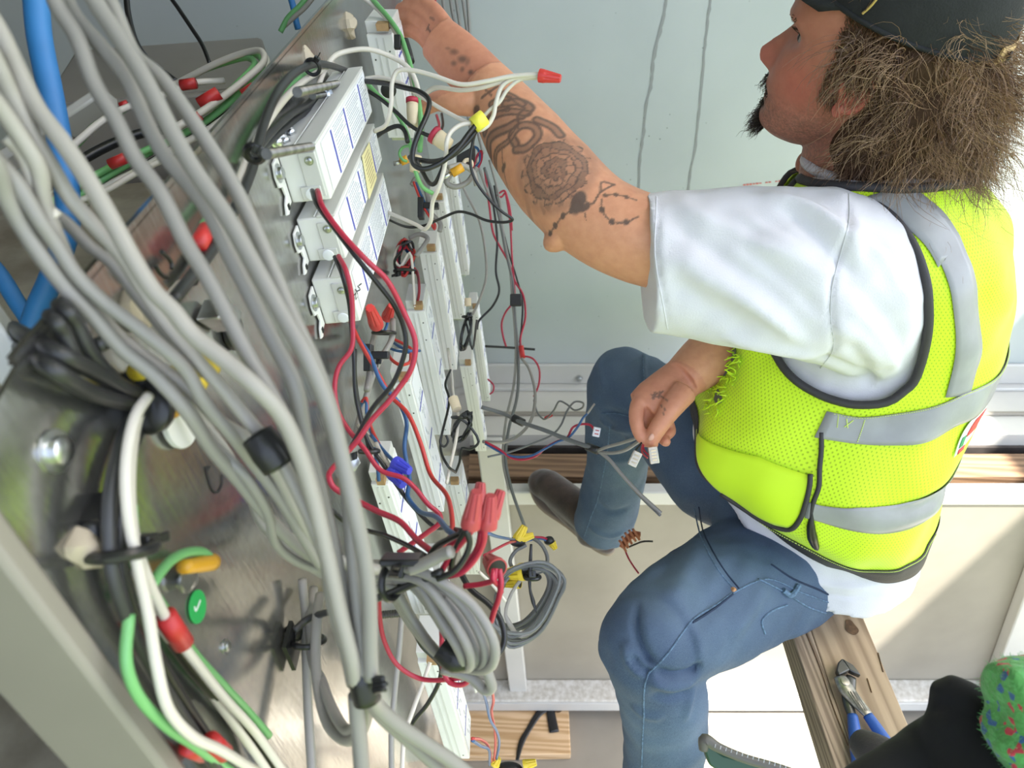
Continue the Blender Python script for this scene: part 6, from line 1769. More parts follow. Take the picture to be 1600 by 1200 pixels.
W('white wire running along the green one at the top of the sheet', 'white_wire', .0030, [(560, -10, .89), (585, 10), (606, 32, .86), (622, 58), (630, 75), (638, 100), (644, 130), (648, 158, .80)], None, 'white_wire', 'wire', 'white wires at the top')
W('green wire from the topmost supply down to the crimp connectors', 'green_wire', .0026, [(572, 128, .78), (590, 148), (612, 168, .77), (630, 195), (640, 222), (645, 245), (650, 270, .78), (660, 292), (676, 302, .80)], None, 'green_wire', 'wire', TG)
W('thin green wire curling into the amber crimp by the sheet', 'green_wire', .0017, [(645, 228, .80), (630, 230), (624, 240), (630, 250), (636, 252, .81)], None, 'green_wire', 'wire', TG)
o = tube('black_sleeve', pts3([(632, 64, .842), (637, 80, .838), (641, 96, .83)]), .0055, 'black_rubber', None, 12, res=3); tag(o, 'black sleeve on the green and white wires at the top', 'sleeve')
def splice(label, a, b, r, d, ring=True):
    t0 = thing('wire_splice', label, 'splice cap', 'ivory splice caps', P(*a, d))
    l = V(t0.location)
    tube('body', [p - l for p in pts3([(*a, d), ((a[0] + b[0]) / 2, (a[1] + b[1]) / 2, d), (*b, d)])], [r, r * .98, r * .86], 'ivory', t0, 14, res=3)
    if ring:
        q = V(P(*a, d)) - V(P(*b, d)); q.normalize()
        tube('red_collar', [q * .001, q * .006], r * 1.06, M.setdefault('maroon', mat('maroon_band', (.48, .03, .07), .45)), t0, 16)
splice('ivory splice cap with a maroon collar hanging upright by the white terminal box', (644, 162), (645, 198), .0068, .78)
splice('ivory splice cap with a maroon collar lying tilted over the black wires', (683, 214), (702, 228), .0092, .74)
splice('pinkish splice cap low among the green wires', (650, 244), (648, 268), .0068, .78, False)
for lab, a, b, d in (('amber crimp terminal among the wires beside the splice caps', (706, 271), (723, 261), .78), ('small amber crimp terminal on the sheet by the curled green wire', (626, 253), (637, 248), .82)):
    t0 = thing('crimp_terminal', lab, 'crimp terminal', 'amber crimp terminals', P(*a, d)); l = V(t0.location)
    tube('crimp', [p - l for p in pts3([(*a, d), (*b, d)])], .0050, 'amber', t0, 12)
    tube('lug', [p - l for p in pts3([(*a, d), (2 * a[0] - b[0], 2 * a[1] - b[1] - 2, d)])], .0026, 'steel', t0, 10)
# black loop connector near the arm
mb = MB(); mb.box(P(728, 248, .86), (P(740, 240, .86) - P(712, 256, .86)).normalized(), UP, FW, .013, .008, .008)
o = mb.build('terminal_strip', 'black_rubber', None, bevel=.001); tag(o, 'black terminal strip between the wires under the forearm', 'connector')
o = MB(); tie_ring(o, P(731, 256, .84), FW, .005, .0025); o = o.build('ring_lug', 'ivory', None); tag(o, 'ring lug on the black terminal strip', 'ring lug')
for k, (lab, m, pts_) in enumerate((('red wire loop behind the terminal strip', 'red_wire', [(738, 268, .88), (745, 245), (752, 236), (752, 250), (742, 270), (738, 276, .88)]), ('blue wire loop behind the terminal strip', 'blue_wire', [(728, 245, .88), (738, 230), (746, 232), (750, 252), (742, 262, .88)]), ('red wire tuft under the hand', 'red_wire', [(682, 180, .84), (686, 195), (684, 205, .80)]), ('black wire tuft under the hand', 'black_wire', [(690, 178, .85), (692, 195), (688, 208, .80)]), ('grey loop below the splice caps', 'grey_cable', [(745, 262, .85), (730, 285), (710, 292), (698, 285), (705, 270, .84)]), ('grey bow between the splice caps and the terminal strip', 'pale_cable', [(700, 262, .82), (722, 258), (740, 270), (745, 290, .84)]),
    ('bundle of blue and red leads held by the upper clip, blue one', 'blue_wire', [(650, 285, .92), (656, 300), (664, 318), (668, 335, .92)]), ('bundle of blue and red leads held by the upper clip, red one', 'scarlet_wire', [(646, 284, .915), (652, 300), (660, 320), (672, 340), (680, 352), (679, 358), (674, 350, .92)]), ('grey sleeve round the leads at the upper clip', 'grey_cable', [(643, 290, .925), (650, 279), (660, 286), (668, 305), (672, 330), (688, 350), (687, 362, .92)]), ('grey sleeve bending over the tangle of coloured leads', 'grey_cable', [(640, 372, .97), (655, 366), (668, 372), (662, 384), (650, 400, .95)]))):
    W(lab, m, .0017 if 'grey' not in lab else .0034, pts_, None, 'wire')
# threaded rods, nuts and clips by the lying supplies
def rod(label, a, b, r=.0033, nut=None):
    t0 = thing('threaded_rod', label, 'threaded rod', 'threaded rods', V(a)); ax = (V(b) - V(a)); L = ax.length; ax.normalize()
    n = int(L / .0020); prof = []
    for i in range(n): prof += [(i * L / n, r * .74), ((i + .5) * L / n, r)]
    MB().lathe((0, 0, 0), ax, prof, 12).build('thread', 'dark_steel', t0)
    if nut is not None:
        MB().lathe(ax * L * nut, ax, [(0, r * 1.9), (.005, r * 1.9), (.0055, r * 1.6)], 6).build('nut', 'steel', t0); MB().lathe(ax * L * nut - ax * .0015, ax, [(0, r * 2.4), (.0012, r * 2.4)], 18).build('washer', 'steel', t0)
    return t0
rod('upper threaded rod sticking out of the sheet above the topmost lying supply', PL(527, 131, .020), PL(464, 144, .045), .0036)
rod('short threaded stud with a nut beside the upper threaded rod', PL(522, 145, .012), PL(488, 150, .020), .0032, .45)
rod('lower threaded rod at the near end of the topmost lying supply', PL(491, 228, .030), PL(416, 241, .050), .0033)
rod('grey threaded rod above the lowest power supply, behind the coil', P(640, 957, .56), P(578, 962, .54), .0034)
o = MB().lathe(P(631, 722, .62) - RT * .05, (P(585, 738, .6) - P(575, 735, .62)), [(0, .009), (.006, .009), (.007, .006)], 6).build('hex_nut', 'steel', None); tag(o, 'zinc hex nut on the sheet left of the blue wire nuts', 'nut')
cable_tie('black cable tie on the wires at the top edge of the sheet', PL(488, 105, .018), D1, .0065, head=PL(495, 92, .026), w=.0018)
cable_tie('black cable tie at the end of the lower threaded rod', PL(398, 240, .03), PL(416, 200, .03) - PL(390, 270, .03), .0052, head=PL(402, 236, .038), w=.0026)
SW = 'wires along the sheet left of the lying supplies'
def sw(label, m, pts, r=.0026, lift=.012): return W(label, m, r, pts, None, m, 'wire', SW, 8, lift)
sw('dark wire arching from the tie at the top edge down to the threaded rod', 'dark_wire', [(540, 110, 2), (515, 102), (495, 100, 2), (470, 108), (448, 125), (428, 155), (412, 195), (402, 232), (395, 262), (380, 300, 2), (360, 340), (335, 385), (305, 425), (270, 470, 2)], .0034, .016)
sw('white wire along the inner side of the arching dark one', 'white_wire', [(520, 100, 2), (498, 112), (470, 130), (440, 160), (412, 200), (395, 235), (382, 262), (372, 290, 2)], .0030, .010)
sw('green wire showing under the dark one at the top edge', 'green_wire', [(500, 108, 2), (480, 115), (465, 125), (448, 145), (425, 178), (405, 215), (390, 250, 2)], .0028, .006)
sw('dark wire slanting from the tie to the bracket screws, outer one', 'dark_wire', [(402, 232, 2), (430, 200), (455, 178), (482, 162, 2), (492, 150, 2)], .0030, .012)
sw('dark wire slanting from the tie to the bracket screws, inner one', 'dark_wire', [(404, 238, 2), (436, 208), (462, 186), (484, 170), (495, 155, 2)], .0028, .007)
sw('black wire running from the tie down behind the foreground bundle', 'black_wire', [(398, 250, 2), (388, 275), (372, 315), (350, 350), (325, 400, 2), (300, 440)], .0032, .007)
sw('pale wire ending below the red sleeve behind the bundle', 'white_wire', [(285, 445, 2), (272, 460), (262, 475, 2), (254, 490, 2)], .0034, .008)
sw('green wire above the red sleeve behind the bundle', 'green_wire', [(345, 315, 2), (330, 335), (318, 352, 2)], .0026, .008)
o = tube('red_sleeve', pts3([(324, 358, 2), (308, 386, 2)], None, .012), .0050, 'tape_red', None, 14); tag(o, 'red sleeve on the dark wires behind the foreground bundle', 'sleeve')
sw('small black hook beside the red sleeve, upper one', 'black_wire', [(252, 393, 2), (262, 402), (268, 412), (268, 420, 2)], .0012); sw('small black hook beside the red sleeve, lower one', 'black_wire', [(243, 415, 2), (248, 424), (256, 432), (262, 434, 2)], .0012)
for i, (x, y, lab) in enumerate(((432, 222, 'bright screw in the bracket left of the topmost lying supply'), (443, 220, 'second screw right of the bright one in the bracket'), (452, 207, 'screw stud by the dark slanting wires'))):
    o = screw(PL(x, y, .006), (NP - D1 * .8).normalized(), .0034, 'screw', None, 'steel', .005); tag(o, lab, 'screw')
o = MB().prism([PL(305, 500, .002), PL(318, 468, .002), PL(345, 490, .002), PL(338, 520, .002)], NP * .014).build('steel_bracket', 'steel', None, bevel=.001); tag(o, 'small steel bracket on the sheet behind the foreground bundle', 'bracket')
t_ = MB().lathe(PL(362, 518, .002), NP, [(0, .0125), (.003, .0125), (.004, .010)], 24).build('knockout_ring', 'tie', None); tag(t_, 'black ring on the sheet behind the foreground bundle', 'ring')
# grommets on the terminal box
mb = MB(); mb.lathe(P(607, 140, .855), (-D1 + RT * .15), [(0, .0095), (.003, .0098), (.004, .006)], 22); o = mb.build('cable_grommet', 'black_rubber', None); tag(o, 'round black grommet on the white terminal box', 'grommet')
mb = MB(); mb.box(P(621, 66, .83), RT, UP, FW, .004, .0085, .003); o = mb.build('cable_entry', 'black_rubber', None, bevel=.001); tag(o, 'black cable entry near the top of the white terminal box', 'cable entry')

# ================================================================== wires hanging in front of the back wall
HG = 'wires hanging in front of the grey wall'
def hw_(label, m, r, pts): return W(label, m, r, pts, 1.42, m, 'wire', HG, 7)
for k, (lab, pts_) in enumerate((('grey cable hanging beside the hand, leftmost of the row', [(676, -170), (682, -90), (690, -15), (697, 30), (712, 75), (722, 130), (735, 200), (748, 260), (770, 320)]), ('grey cable hanging beside the hand, second of the row', [(688, -170), (694, -90), (702, -15), (707, 20), (716, 60), (724, 110), (738, 170), (755, 240)]), ('grey cable hanging beside the hand, third of the row', [(697, -170), (703, -90), (711, -15), (715, 15), (722, 60), (727, 100), (735, 150), (750, 220)]), ('grey cable hanging beside the hand, fourth of the row', [(707, -170), (713, -90), (721, -15), (726, 20), (731, 60), (735, 110), (742, 170)]), ('grey cable hanging beside the hand, rightmost of the row', [(715, -170), (721, -90), (729, -15), (732, 20), (734, 60), (732, 110), (738, 170)]))):
    hw_(lab, 'grey_cable', .0034, pts_)
hw_('red wire hanging right beside the gripping hand', 'red_wire', .0030, [(663, -170), (669, -90), (677, -15), (684, 20), (692, 45), (702, 62), (709, 80), (706, 95)]); hw_('red wire crossing the other one beside the gripping hand', 'red_wire', .0030, [(658, -170), (664, -90), (672, -15), (680, 22), (688, 40), (697, 62)])
hw_('black wire hanging beside the gripping hand', 'black_wire', .0030, [(675, 15), (684, 35), (692, 50), (700, 68), (705, 85)])
hw_('grey cable bowing out between the supplies and the tape', 'grey_cable', .0028, [(700, 240), (727, 300), (749, 345), (759, 400), (759, 437), (745, 478), (738, 492)])
hw_('black wire hanging left of the taped one in front of the wall', 'black_wire', .0026, [(760, 270), (770, 315), (777, 375), (775, 425), (780, 455), (770, 478), (748, 502), (745, 515)])
hw_('grey cable hanging through the black tape', 'slate_cable', .0034, [(757, 262), (778, 330), (790, 390), (801, 440), (805, 500), (810, 560), (808, 620), (795, 670), (790, 715), (798, 760), (815, 810), (823, 832)])
hw_('grey cable beside the one hanging through the black tape', 'grey_cable', .0028, [(765, 250), (780, 310), (786, 360), (797, 420), (801, 470), (806, 540), (803, 600), (790, 660), (786, 720), (795, 765)])
hw_('red wire hanging down the wall, winding to the splice', 'red_wire', .0024, [(758, 268), (765, 325), (771, 365), (781, 385), (795, 410), (805, 440), (817, 460), (821, 495), (813, 530), (815, 550)])
hw_('red wire making a bow left of the black tape', 'red_wire', .0022, [(790, 300), (797, 345), (800, 400), (804, 450), (803, 470), (790, 488), (784, 505), (786, 525), (791, 542)])
hw_('thin black wire beside the winding red one', 'black_wire', .0020, [(772, 290), (783, 345), (795, 395), (806, 430), (816, 470), (815, 510), (812, 535)])
hw_('red wire with a knot under the forearm', 'red_wire', .0022, [(790, 300), (783, 308), (778, 305), (788, 298), (793, 310), (798, 335), (800, 360)])
o = MB(); o.box(P(806, 469, 1.40), RT, UP, FW, .012, .0125, .007); o = o.build('black_tape', 'tape_black', None, bevel=.002); tag(o, 'black tape on the wires hanging in front of the grey wall', 'tape')
o = tube('cable_tie', pts3([(758, 541), (795, 543), (836, 546)], 1.42), .0026, 'tie', None, 8); tag(o, 'black cable tie sticking out straight by the white rail', 'cable tie')
o = tube('splice_tube', pts3([(814, 540), (817, 560)], 1.41), .0055, 'tape_red', None, 10); tag(o, 'red splice on the wires just above the white rail', 'splice')
W('red wire curling from the splice over the white rail', 'red_wire', .002, [(816, 556, 1.41), (832, 560), (842, 575), (842, 600), (834, 620, 1.4)]); W('thin red wire at the side of the far supply', 'red_wire', .0016, [(762, 592, 1.3), (771, 602), (770, 612), (765, 616, 1.3)])
W('grey cable curving from the splice to the left along the ledge', 'grey_cable', .0032, [(815, 560, 1.4), (826, 575), (834, 600, 1.38), (836, 628), (828, 660), (808, 682), (785, 691), (755, 690, 1.2)], None, 'grey_cable', 'cable')
W('thin grey wire looping over the ledge left of the knee', 'slate_cable', .0018, [(834, 625, 1.36), (840, 645), (850, 655), (858, 650), (866, 640), (874, 627), (886, 632), (898, 641), (910, 637), (911, 630), (898, 628), (886, 642), (876, 665), (862, 680), (835, 692), (800, 705), (762, 714, 1.15)], None, 'grey_wire', 'wire')
o = tube('red_tip', pts3([(851, 654, 1.36), (863, 648, 1.36)]), .0032, 'tape_red', None, 8); tag(o, 'red tip on the thin grey wire left of the knee', 'tape')
W('dark flat cable running from the supplies towards the held wires', 'slate_cable', .0036, [(752, 636, 1.2), (785, 646, 1.2), (815, 660), (850, 672), (890, 688), (934, 703, 1.05)], None, 'dark_cable', 'cable')
o = tube('black_tape', pts3([(802, 653, 1.18), (818, 661, 1.17)]), .0072, 'tape_black', None, 12); tag(o, 'black tape on the dark cable left of the knee', 'tape')
o = tube('black_tape', pts3([(918, 698, 1.07), (934, 704, 1.05)]), .0066, 'tape_black', None, 12); tag(o, 'black tape where the cable splits in front of the jeans', 'tape')
W('red wire of the twisted pair leading to the white plug on the jeans', 'red_wire', .002, [(758, 690, 1.15), (780, 702), (800, 716), (820, 718), (838, 712), (852, 700), (870, 690), (886, 684), (895, 668), (908, 663), (922, 664), (929, 672, 1.08)])
W('blue wire of the twisted pair with a bare end pointing up', 'blue_wire', .002, [(758, 693, 1.152), (785, 708), (808, 714), (830, 712), (850, 702), (872, 690), (888, 684), (902, 668), (912, 652), (920, 644, 1.07)])
o = tube('wire_end', pts3([(918, 646, 1.07), (929, 631, 1.065)]), .0017, 'pale_cable', None, 8); tag(o, 'bare end of the blue wire in front of the jeans', 'wire end')
def plug(label, c, d, w, h, rot, m, name='plug', teeth=4, m2='tape_red'):
    t0 = thing(name, label, 'connector', at=P(*c, d)); e1 = (RT * math.cos(rot) - UP * math.sin(rot)); e2 = (RT * math.sin(rot) + UP * math.cos(rot))
    MB().box((0, 0, 0), e1, e2, FW, w, h, .004).build('housing', m, t0, bevel=.0008)
    for k in range(teeth):
        MB().box(e2 * (h * (1.5 * (k + .5) / teeth - .75)) - FW * .0042, e1, e2, FW, w * .55, h * .10, .0006).build('contact', m2, t0)
    return t0
plug('white plug with red end, on the jeans of the far leg', (932, 675), 1.07, .0055, .0075, .2, 'label_white', teeth=2)
plug('clear connector hanging left below the hand', (992, 717), .93, .006, .0105, .45, 'lens', teeth=3, m2='foam')
plug('clear connector hanging right below the hand', (1021, 711), .93, .0062, .0115, -.15, 'lens', teeth=4, m2='ivory')
HH = 'wires held in the right hand'
for lab, m, r, pts_ in (('grey cable held in the right hand, upper of the two', 'grey_cable', .0026, [(934, 704, 1.05), (950, 698), (972, 692), (1000, 682, .955), (1010, 676, .96)]), ('grey cable held in the right hand, lower of the two', 'grey_cable', .0026, [(935, 706, 1.05), (955, 708), (975, 704), (995, 692), (1008, 682, .96)]),
    ('grey cable running from the split down across the far leg to the thigh', 'grey_cable', .0028, [(934, 704, 1.05), (950, 716), (972, 742), (1000, 772), (1033, 802, 1.0)]), ('dark grey cable beside the one crossing the far leg', 'slate_cable', .0022, [(936, 706, 1.055), (955, 722), (980, 752), (1003, 778), (1032, 806, 1.005)]),
    ('black wire from the hand to the left connector', 'black_wire', .0013, [(1008, 684, .95), (1000, 695), (993, 704), (991, 712, .928)]), ('red wire from the hand to the right connector', 'red_wire', .0013, [(1008, 688, .95), (1005, 700), (1010, 708), (1018, 714, .928)]), ('pink wire beside the red one under the hand', 'pink_nut', .0013, [(1010, 686, .95), (1003, 698), (1004, 708), (1012, 716, .93)])):
    W(lab, m, r, pts_, None, 'held_wire', 'wire', HH)
cn = thing('terminal_block', 'copper coloured terminal block hanging between boot and thigh', 'connector', at=P(985, 846, 1.25)); l = V(cn.location)
M['copper_plastic'] = mat('copper_coloured_plastic', (.50, .17, .08), .5)
tube('rail', [p - l for p in pts3([(972, 856, 1.25), (980, 843), (990, 835), (1000, 836, 1.25)])], .0065, 'copper_plastic', cn, 8)
for k, (x, y) in enumerate(((973, 853), (977, 847), (982, 841), (988, 837), (994, 835))):
    MB().box(P(x, y, 1.24) - l, (RT + UP * .6).normalized(), (UP - RT * .6).normalized(), FW, .0022, .011, .006).build('tooth', 'copper_plastic', cn)
W('red wire hanging from the copper coloured block', 'red_wire', .0018, [(976, 858, 1.24), (982, 872), (990, 885), (998, 896, 1.2)]); W('dark wire hanging from the copper coloured block', 'black_wire', .0018, [(980, 856, 1.24), (994, 850), (1006, 846, 1.2), (1020, 846, 1.2)])

# ================================================================== coil with yellow wire nuts beside the supplies
ck2 = thing('cable_coil', 'loose coil of thin grey cables hanging right of the red wire nuts', 'cable coil', at=P(820, 935, .95)); l = V(ck2.location)
rnd = random.Random(17); q = []
for k in range(11):
    s = rnd.uniform(.3, 1.06); d = .95 + rnd.uniform(-.03, .03); f = rnd.uniform(-7, 7)
    q += [(802 + f, 895 - 4 * s, d), (850, 890 - 6 * s + f, d), (845 + 36 * s, 905 + f, d), (836 + 36 * s, 935, d), (813 + 26 * s, 955 + 36 * s, d), (796, 963 + 40 * s + f, d), (776 + f, 965 + 10 * s, d), (772 + 8 * s, 930, d)]
mb = MB(); mb.tube([p - l for p in pts3(q)], .0026, 7, res=5); mb.build('cable', 'slate_cable', ck2)
q = []
for k in range(5):
    s = rnd.uniform(.8, 1.05); q += [(815, 905, .94), (858, 893 - 4 * s, .94), (872 + 6 * s, 915, .94), (850, 960 + 8 * s, .94), (815, 985 + 10 * s, .94), (790, 962, .94)]
mb = MB(); mb.tube([p - l for p in pts3(q)], .0024, 7, res=5); mb.build('pale_cable', 'pale_cable', ck2)
cable_tie('black twisted tie on the loose grey coil', P(832, 902, .93), UP, .010, head=P(832, 898, .915), w=.003)
o = tube('twist_tie', pts3([(830, 850, .94), (829, 870), (828, 895), (828, 920), (833, 940), (838, 958, .92)]), [.0018, .0024, .003, .0018, .003, .0008], 'tie', None, 8); tag(o, 'black tie hanging over the loose grey coil', 'cable tie')
YN = 'yellow wire nuts'
wire_nut('yellow wire nut pointing up above the loose coil', P(809, 843, .97), P(820, 822, .97), .0085, 'yellow', YN); wire_nut('yellow wire nut pointing right above the loose coil', P(812, 843, .97), P(834, 836, .97), .0070, 'yellow', YN)
wire_nut('small yellow wire nut on black tape right of the others', P(862, 848, 1.0), P(868, 858, 1.0), .0062, 'yellow', YN); wire_nut('yellow wire nut lying open in the loose coil, large one', P(820, 893, .94), P(792, 897, .95), .0125, 'yellow', YN); wire_nut('yellow wire nut under the large one in the loose coil', P(812, 910, .95), P(786, 912, .96), .0085, 'yellow', YN)
mb = MB(); mb.ellipsoid(P(809, 846, .97), RT * .012, UP * .008, FW * .008); o = mb.build('black_tape', 'tape_black', None); tag(o, 'knot of black tape under the two yellow wire nuts', 'tape')
mb = MB(); mb.ellipsoid(P(858, 845, 1.0), RT * .008, UP * .007, FW * .007); o = mb.build('black_tape', 'tape_black', None); tag(o, 'knot of black tape by the small yellow wire nut', 'tape')
for lab, m, r, pts_ in (('red wire from the open red nut to the yellow wire nuts', 'red_wire', .0018, [(757, 868, .70), (775, 858), (795, 848), (806, 846, .97)]), ('blue wire from the red nuts to the yellow wire nuts', 'blue_wire', .0018, [(760, 832, .60), (775, 838), (790, 841), (804, 843, .97)]), ('red wire linking the two knots of black tape', 'red_wire', .0018, [(815, 846, .97), (832, 840), (848, 840), (857, 844, 1.0)]), ('blue wire linking the two knots of black tape', 'blue_wire', .0018, [(815, 848, .97), (832, 843), (846, 842), (857, 846, 1.0)]), ('grey cable curving from the yellow nuts down to the coil', 'slate_cable', .0028, [(828, 838, .98), (845, 850), (855, 870), (852, 888), (838, 896, .95)]), ('grey cable from the knot of tape to the coil', 'slate_cable', .0028, [(822, 852, .97), (805, 862), (797, 878), (805, 892), (818, 896, .95)]),
    ('white frayed wire crossing the coil, long one', 'white_wire', .0014, [(748, 893, .60), (768, 912), (790, 940, .60)]), ('white frayed strand below the coil', 'white_wire', .0011, [(735, 1055, .5), (740, 1070), (744, 1082, .5)])):
    W(lab, m, r, pts_, None, 'wire')
W('blue wire hanging down in front of the plank', 'blue_wire', .0018, [(754, 1078, .80), (760, 1098), (766, 1125), (776, 1142), (780, 1160), (776, 1186, .95)]); W('red wire hanging down in front of the plank beside the blue one', 'scarlet_wire', .0018, [(768, 1072, .80), (771, 1095), (768, 1112), (773, 1140), (774, 1165), (772, 1188, .95)])
W('red wire curving from the lowest supply to the yellow nuts', 'scarlet_wire', .0018, [(738, 1154, .75), (752, 1156), (763, 1166), (768, 1190, .95)]); W('blue wire curving from the lowest supply to the yellow nuts', 'blue_wire', .0018, [(738, 1157, .75), (752, 1166), (764, 1172), (765, 1195, .95)])
wire_nut('yellow wire nut at the bottom edge below the plank, left one', P(772, 1195, .96), P(779, 1184, .96), .0078, 'yellow', 'yellow wire nuts at the bottom edge'); wire_nut('yellow wire nut at the bottom edge below the plank, right one', P(818, 1196, .97), P(838, 1191, .97), .0078, 'yellow', 'yellow wire nuts at the bottom edge')
mb = MB(); mb.ellipsoid(P(795, 1202, .97), RT * .020, UP * .010, FW * .010); o = mb.build('black_tape', 'tape_black', None); tag(o, 'black tape knot at the bottom edge below the plank', 'tape')

# ================================================================== timber, pliers and what lies in the foreground
def obox(a, b, w, t, up=Z3):
    """beam from a to b: a, b on the centre line of its top face"""
    ex = (b - a).normalized(); ey = up.cross(ex).normalized(); ez = ex.cross(ey)
    return MB().box((a + b) / 2 - ez * t / 2, ex, ey, ez, (b - a).length / 2, w / 2, t / 2)
BZ = -.945
bL0, bL1 = PZ(1262, 975, BZ), PZ(1345, 1200, BZ); bR0, bR1 = PZ(1346, 952, BZ), PZ(1428, 1160, BZ)
dirb = ((bL1 - bL0).normalized() + (bR1 - bR0).normalized()).normalized()
ctr = (bL0 + bR0 + bL1 + bR1) / 4; sdb = Z3.cross(dirb).normalized()
wdt = abs((bR0 - bL0).dot(sdb)) * .5 + abs((bR1 - bL1).dot(sdb)) * .5
bm = thing('wooden_beam', 'weathered wooden beam the man sits on, running towards the camera', 'beam', at=ctr)
mb = MB().box(-Z3 * .019, sdb, dirb, Z3, wdt / 2, 1.0, .019); mb.box(-Z3 * .020 - sdb * 0, sdb, dirb, Z3, wdt / 2 - .002, 1.0, .018)
o = MB().box(-Z3 * .019, sdb, dirb, Z3, wdt / 2, 1.0, .019).build('plank', 'pine', bm, bevel=.002)
sgn = -1 if sdb.x > 0 else 1
o = MB().box(-Z3 * .024 + sdb * sgn * (wdt / 2 + .016), sdb, dirb, Z3, .0155, 1.0, .024).build('side_batten', 'pine_side', bm, bevel=.002)
def on_beam(x, y, h=.001): return PZ(x, y, BZ + h)
kc = on_beam(1330, 980)
kn = MB(); n = 24; kn.prism([kc + sdb * .009 * math.cos(a) * (1 + .2 * math.sin(3 * a)) + dirb * .013 * math.sin(a) for a in np.linspace(0, 2 * math.pi, n + 1)[:-1]], Z3 * .0004)
kn.v = [p - ctr for p in kn.v]; kn.build('knot', 'knot', bm, smooth=False)
crk = MB()
for px in ([(1258, 985), (1280, 1040), (1300, 1100), (1325, 1165)], [(1372, 1020), (1380, 1050)], [(1355, 1060), (1362, 1082)]): crk.tube([on_beam(x, y, .0006) - ctr for x, y in px], .0009, 5, res=4)
crk.build('crack', 'knot', bm)
# cutting pliers lying on the beam
pl = thing('pliers', 'blue handled cutting pliers lying on the wooden beam', 'pliers', at=on_beam(1330, 1090))
l = V(pl.location); M['blue_grip'] = mat('blue_rubber_grip', (.03, .10, .36), .45, bump=.2, bscale=200); M['plier_steel'] = mat('worn_plier_steel', (.42, .40, .35), .35, .8, var=.4, vscale=160); M['plier_dark'] = mat('dark_plier_jaw', (.10, .10, .095), .35, .8)
def opx(pts, h): return [on_beam(x, y, h) - l for x, y in pts]
mb = MB(); mb.prism(opx([(1304, 1052), (1307, 1040), (1313, 1034), (1318, 1042), (1325, 1052), (1316, 1056), (1308, 1060)], .008), Z3 * .010); mb.build('jaw', 'plier_dark', pl, bevel=.0015)
mb = MB(); mb.prism(opx([(1313, 1034), (1330, 1044), (1338, 1054), (1342, 1060), (1332, 1056), (1324, 1052)], .006), Z3 * .010); mb.build('jaw', 'plier_dark', pl, bevel=.0015)
tube('lever', opx([(1312, 1058), (1322, 1076), (1340, 1098), (1358, 1118)], .014), [.0095, .0120, .0095, .0070], 'plier_steel', pl, 12, flat=(Z3, .5)); tube('lever', opx([(1330, 1058), (1326, 1080), (1326, 1100), (1332, 1120)], .008), [.007, .010, .008, .0065], 'plier_dark', pl, 12, flat=(Z3, .55))
MB().lathe(on_beam(1320, 1066, .018) - l, Z3, [(0, .0062), (.003, .006), (.0035, .004)], 18).build('pivot', 'plier_steel', pl)
tube('grip', opx([(1356, 1118), (1370, 1138), (1385, 1160), (1396, 1180)], .013), [.0070, .0078, .0080, .0072], 'blue_grip', pl, 14); tube('grip', opx([(1332, 1118), (1335, 1140), (1338, 1170), (1342, 1210)], .010), [.0068, .0080, .0080, .0070], 'blue_grip', pl, 14)
mb = MB()
for k in range(4): mb.tube(opx([(1325 + k * 4, 1080 + k * 0), (1345 + k * 3.4, 1110)], .0205 - abs(k - 1.5) * .0006), .0006, 4)
mb.build('ribs', 'plier_dark', pl)
# loose plank with a black strap, low down by the rail
FT = FZ + .042
k0, k1 = PZ(738, 1100, FT), PZ(888, 1098, FT); k2, k3 = PZ(892, 1178, FT), PZ(738, 1186, FT)
pk_ = MB().prism([k0 - X3 * .5, k1, k2, k3 - X3 * .5], -Z3 * .040).build('plank', 'pine_x', None, bevel=.003); tag(pk_, 'short plank lying low by the rail behind the supplies, with a black strap on it', 'plank')
fl = [PZ(x, y, FT + .004) for x, y in ((808, 1188), (815, 1160), (826, 1140), (845, 1112), (858, 1106), (862, 1122), (866, 1144))]
o = tube('black_strap', fl, [.006, .010, .009, .012, .014, .016, .017], 'tie', None, 10, flat=(Z3, .25)); tag(o, 'black strap bent over on the short plank', 'strap')
kn = MB(); kc = PZ(871, 1107, FT + .001); kn.prism([kc + X3 * .018 * math.cos(a) + Y3 * .015 * math.sin(a) for a in np.linspace(0, 2 * math.pi, 17)[:-1]], Z3 * .0005); kn = kn.build('knot', 'knot', pk_, smooth=False)
# foreground at the lower right: black trouser leg, knitted cuff, grey pouch, green tape strip
M['black_cloth'] = mat('black_velvet_cloth', (.006, .006, .007), .95, sheen=.05, bump=.3, bscale=60)
fg = MB()
fg.tube([P(1474, 1068, .50), P(1486, 1105, .50), P(1502, 1150, .49), P(1560, 1240, .47)], [.0085, .0160, .026, .06], 24, res=8)
fg.tube([P(1310, 1275, .48), P(1397, 1224, .49), P(1450, 1208, .50), P(1510, 1180, .50)], [.022, .023, .030, .035], 24, res=8)
fg.tube([P(1474, 1068, .50), P(1505, 1092, .495), P(1535, 1115, .49)], [.0085, .016, .018], 18, res=6)
me = remesh(fg, .004, 6, .5); co, no = mesh_np(me); co = noise_disp(co, no, .004, 22, 2.0)
bs = put_mesh(me, 'black_glove', 'black_cloth', None, co); tag(bs, 'black cloth glove in the lower right foreground over the beam', 'glove')
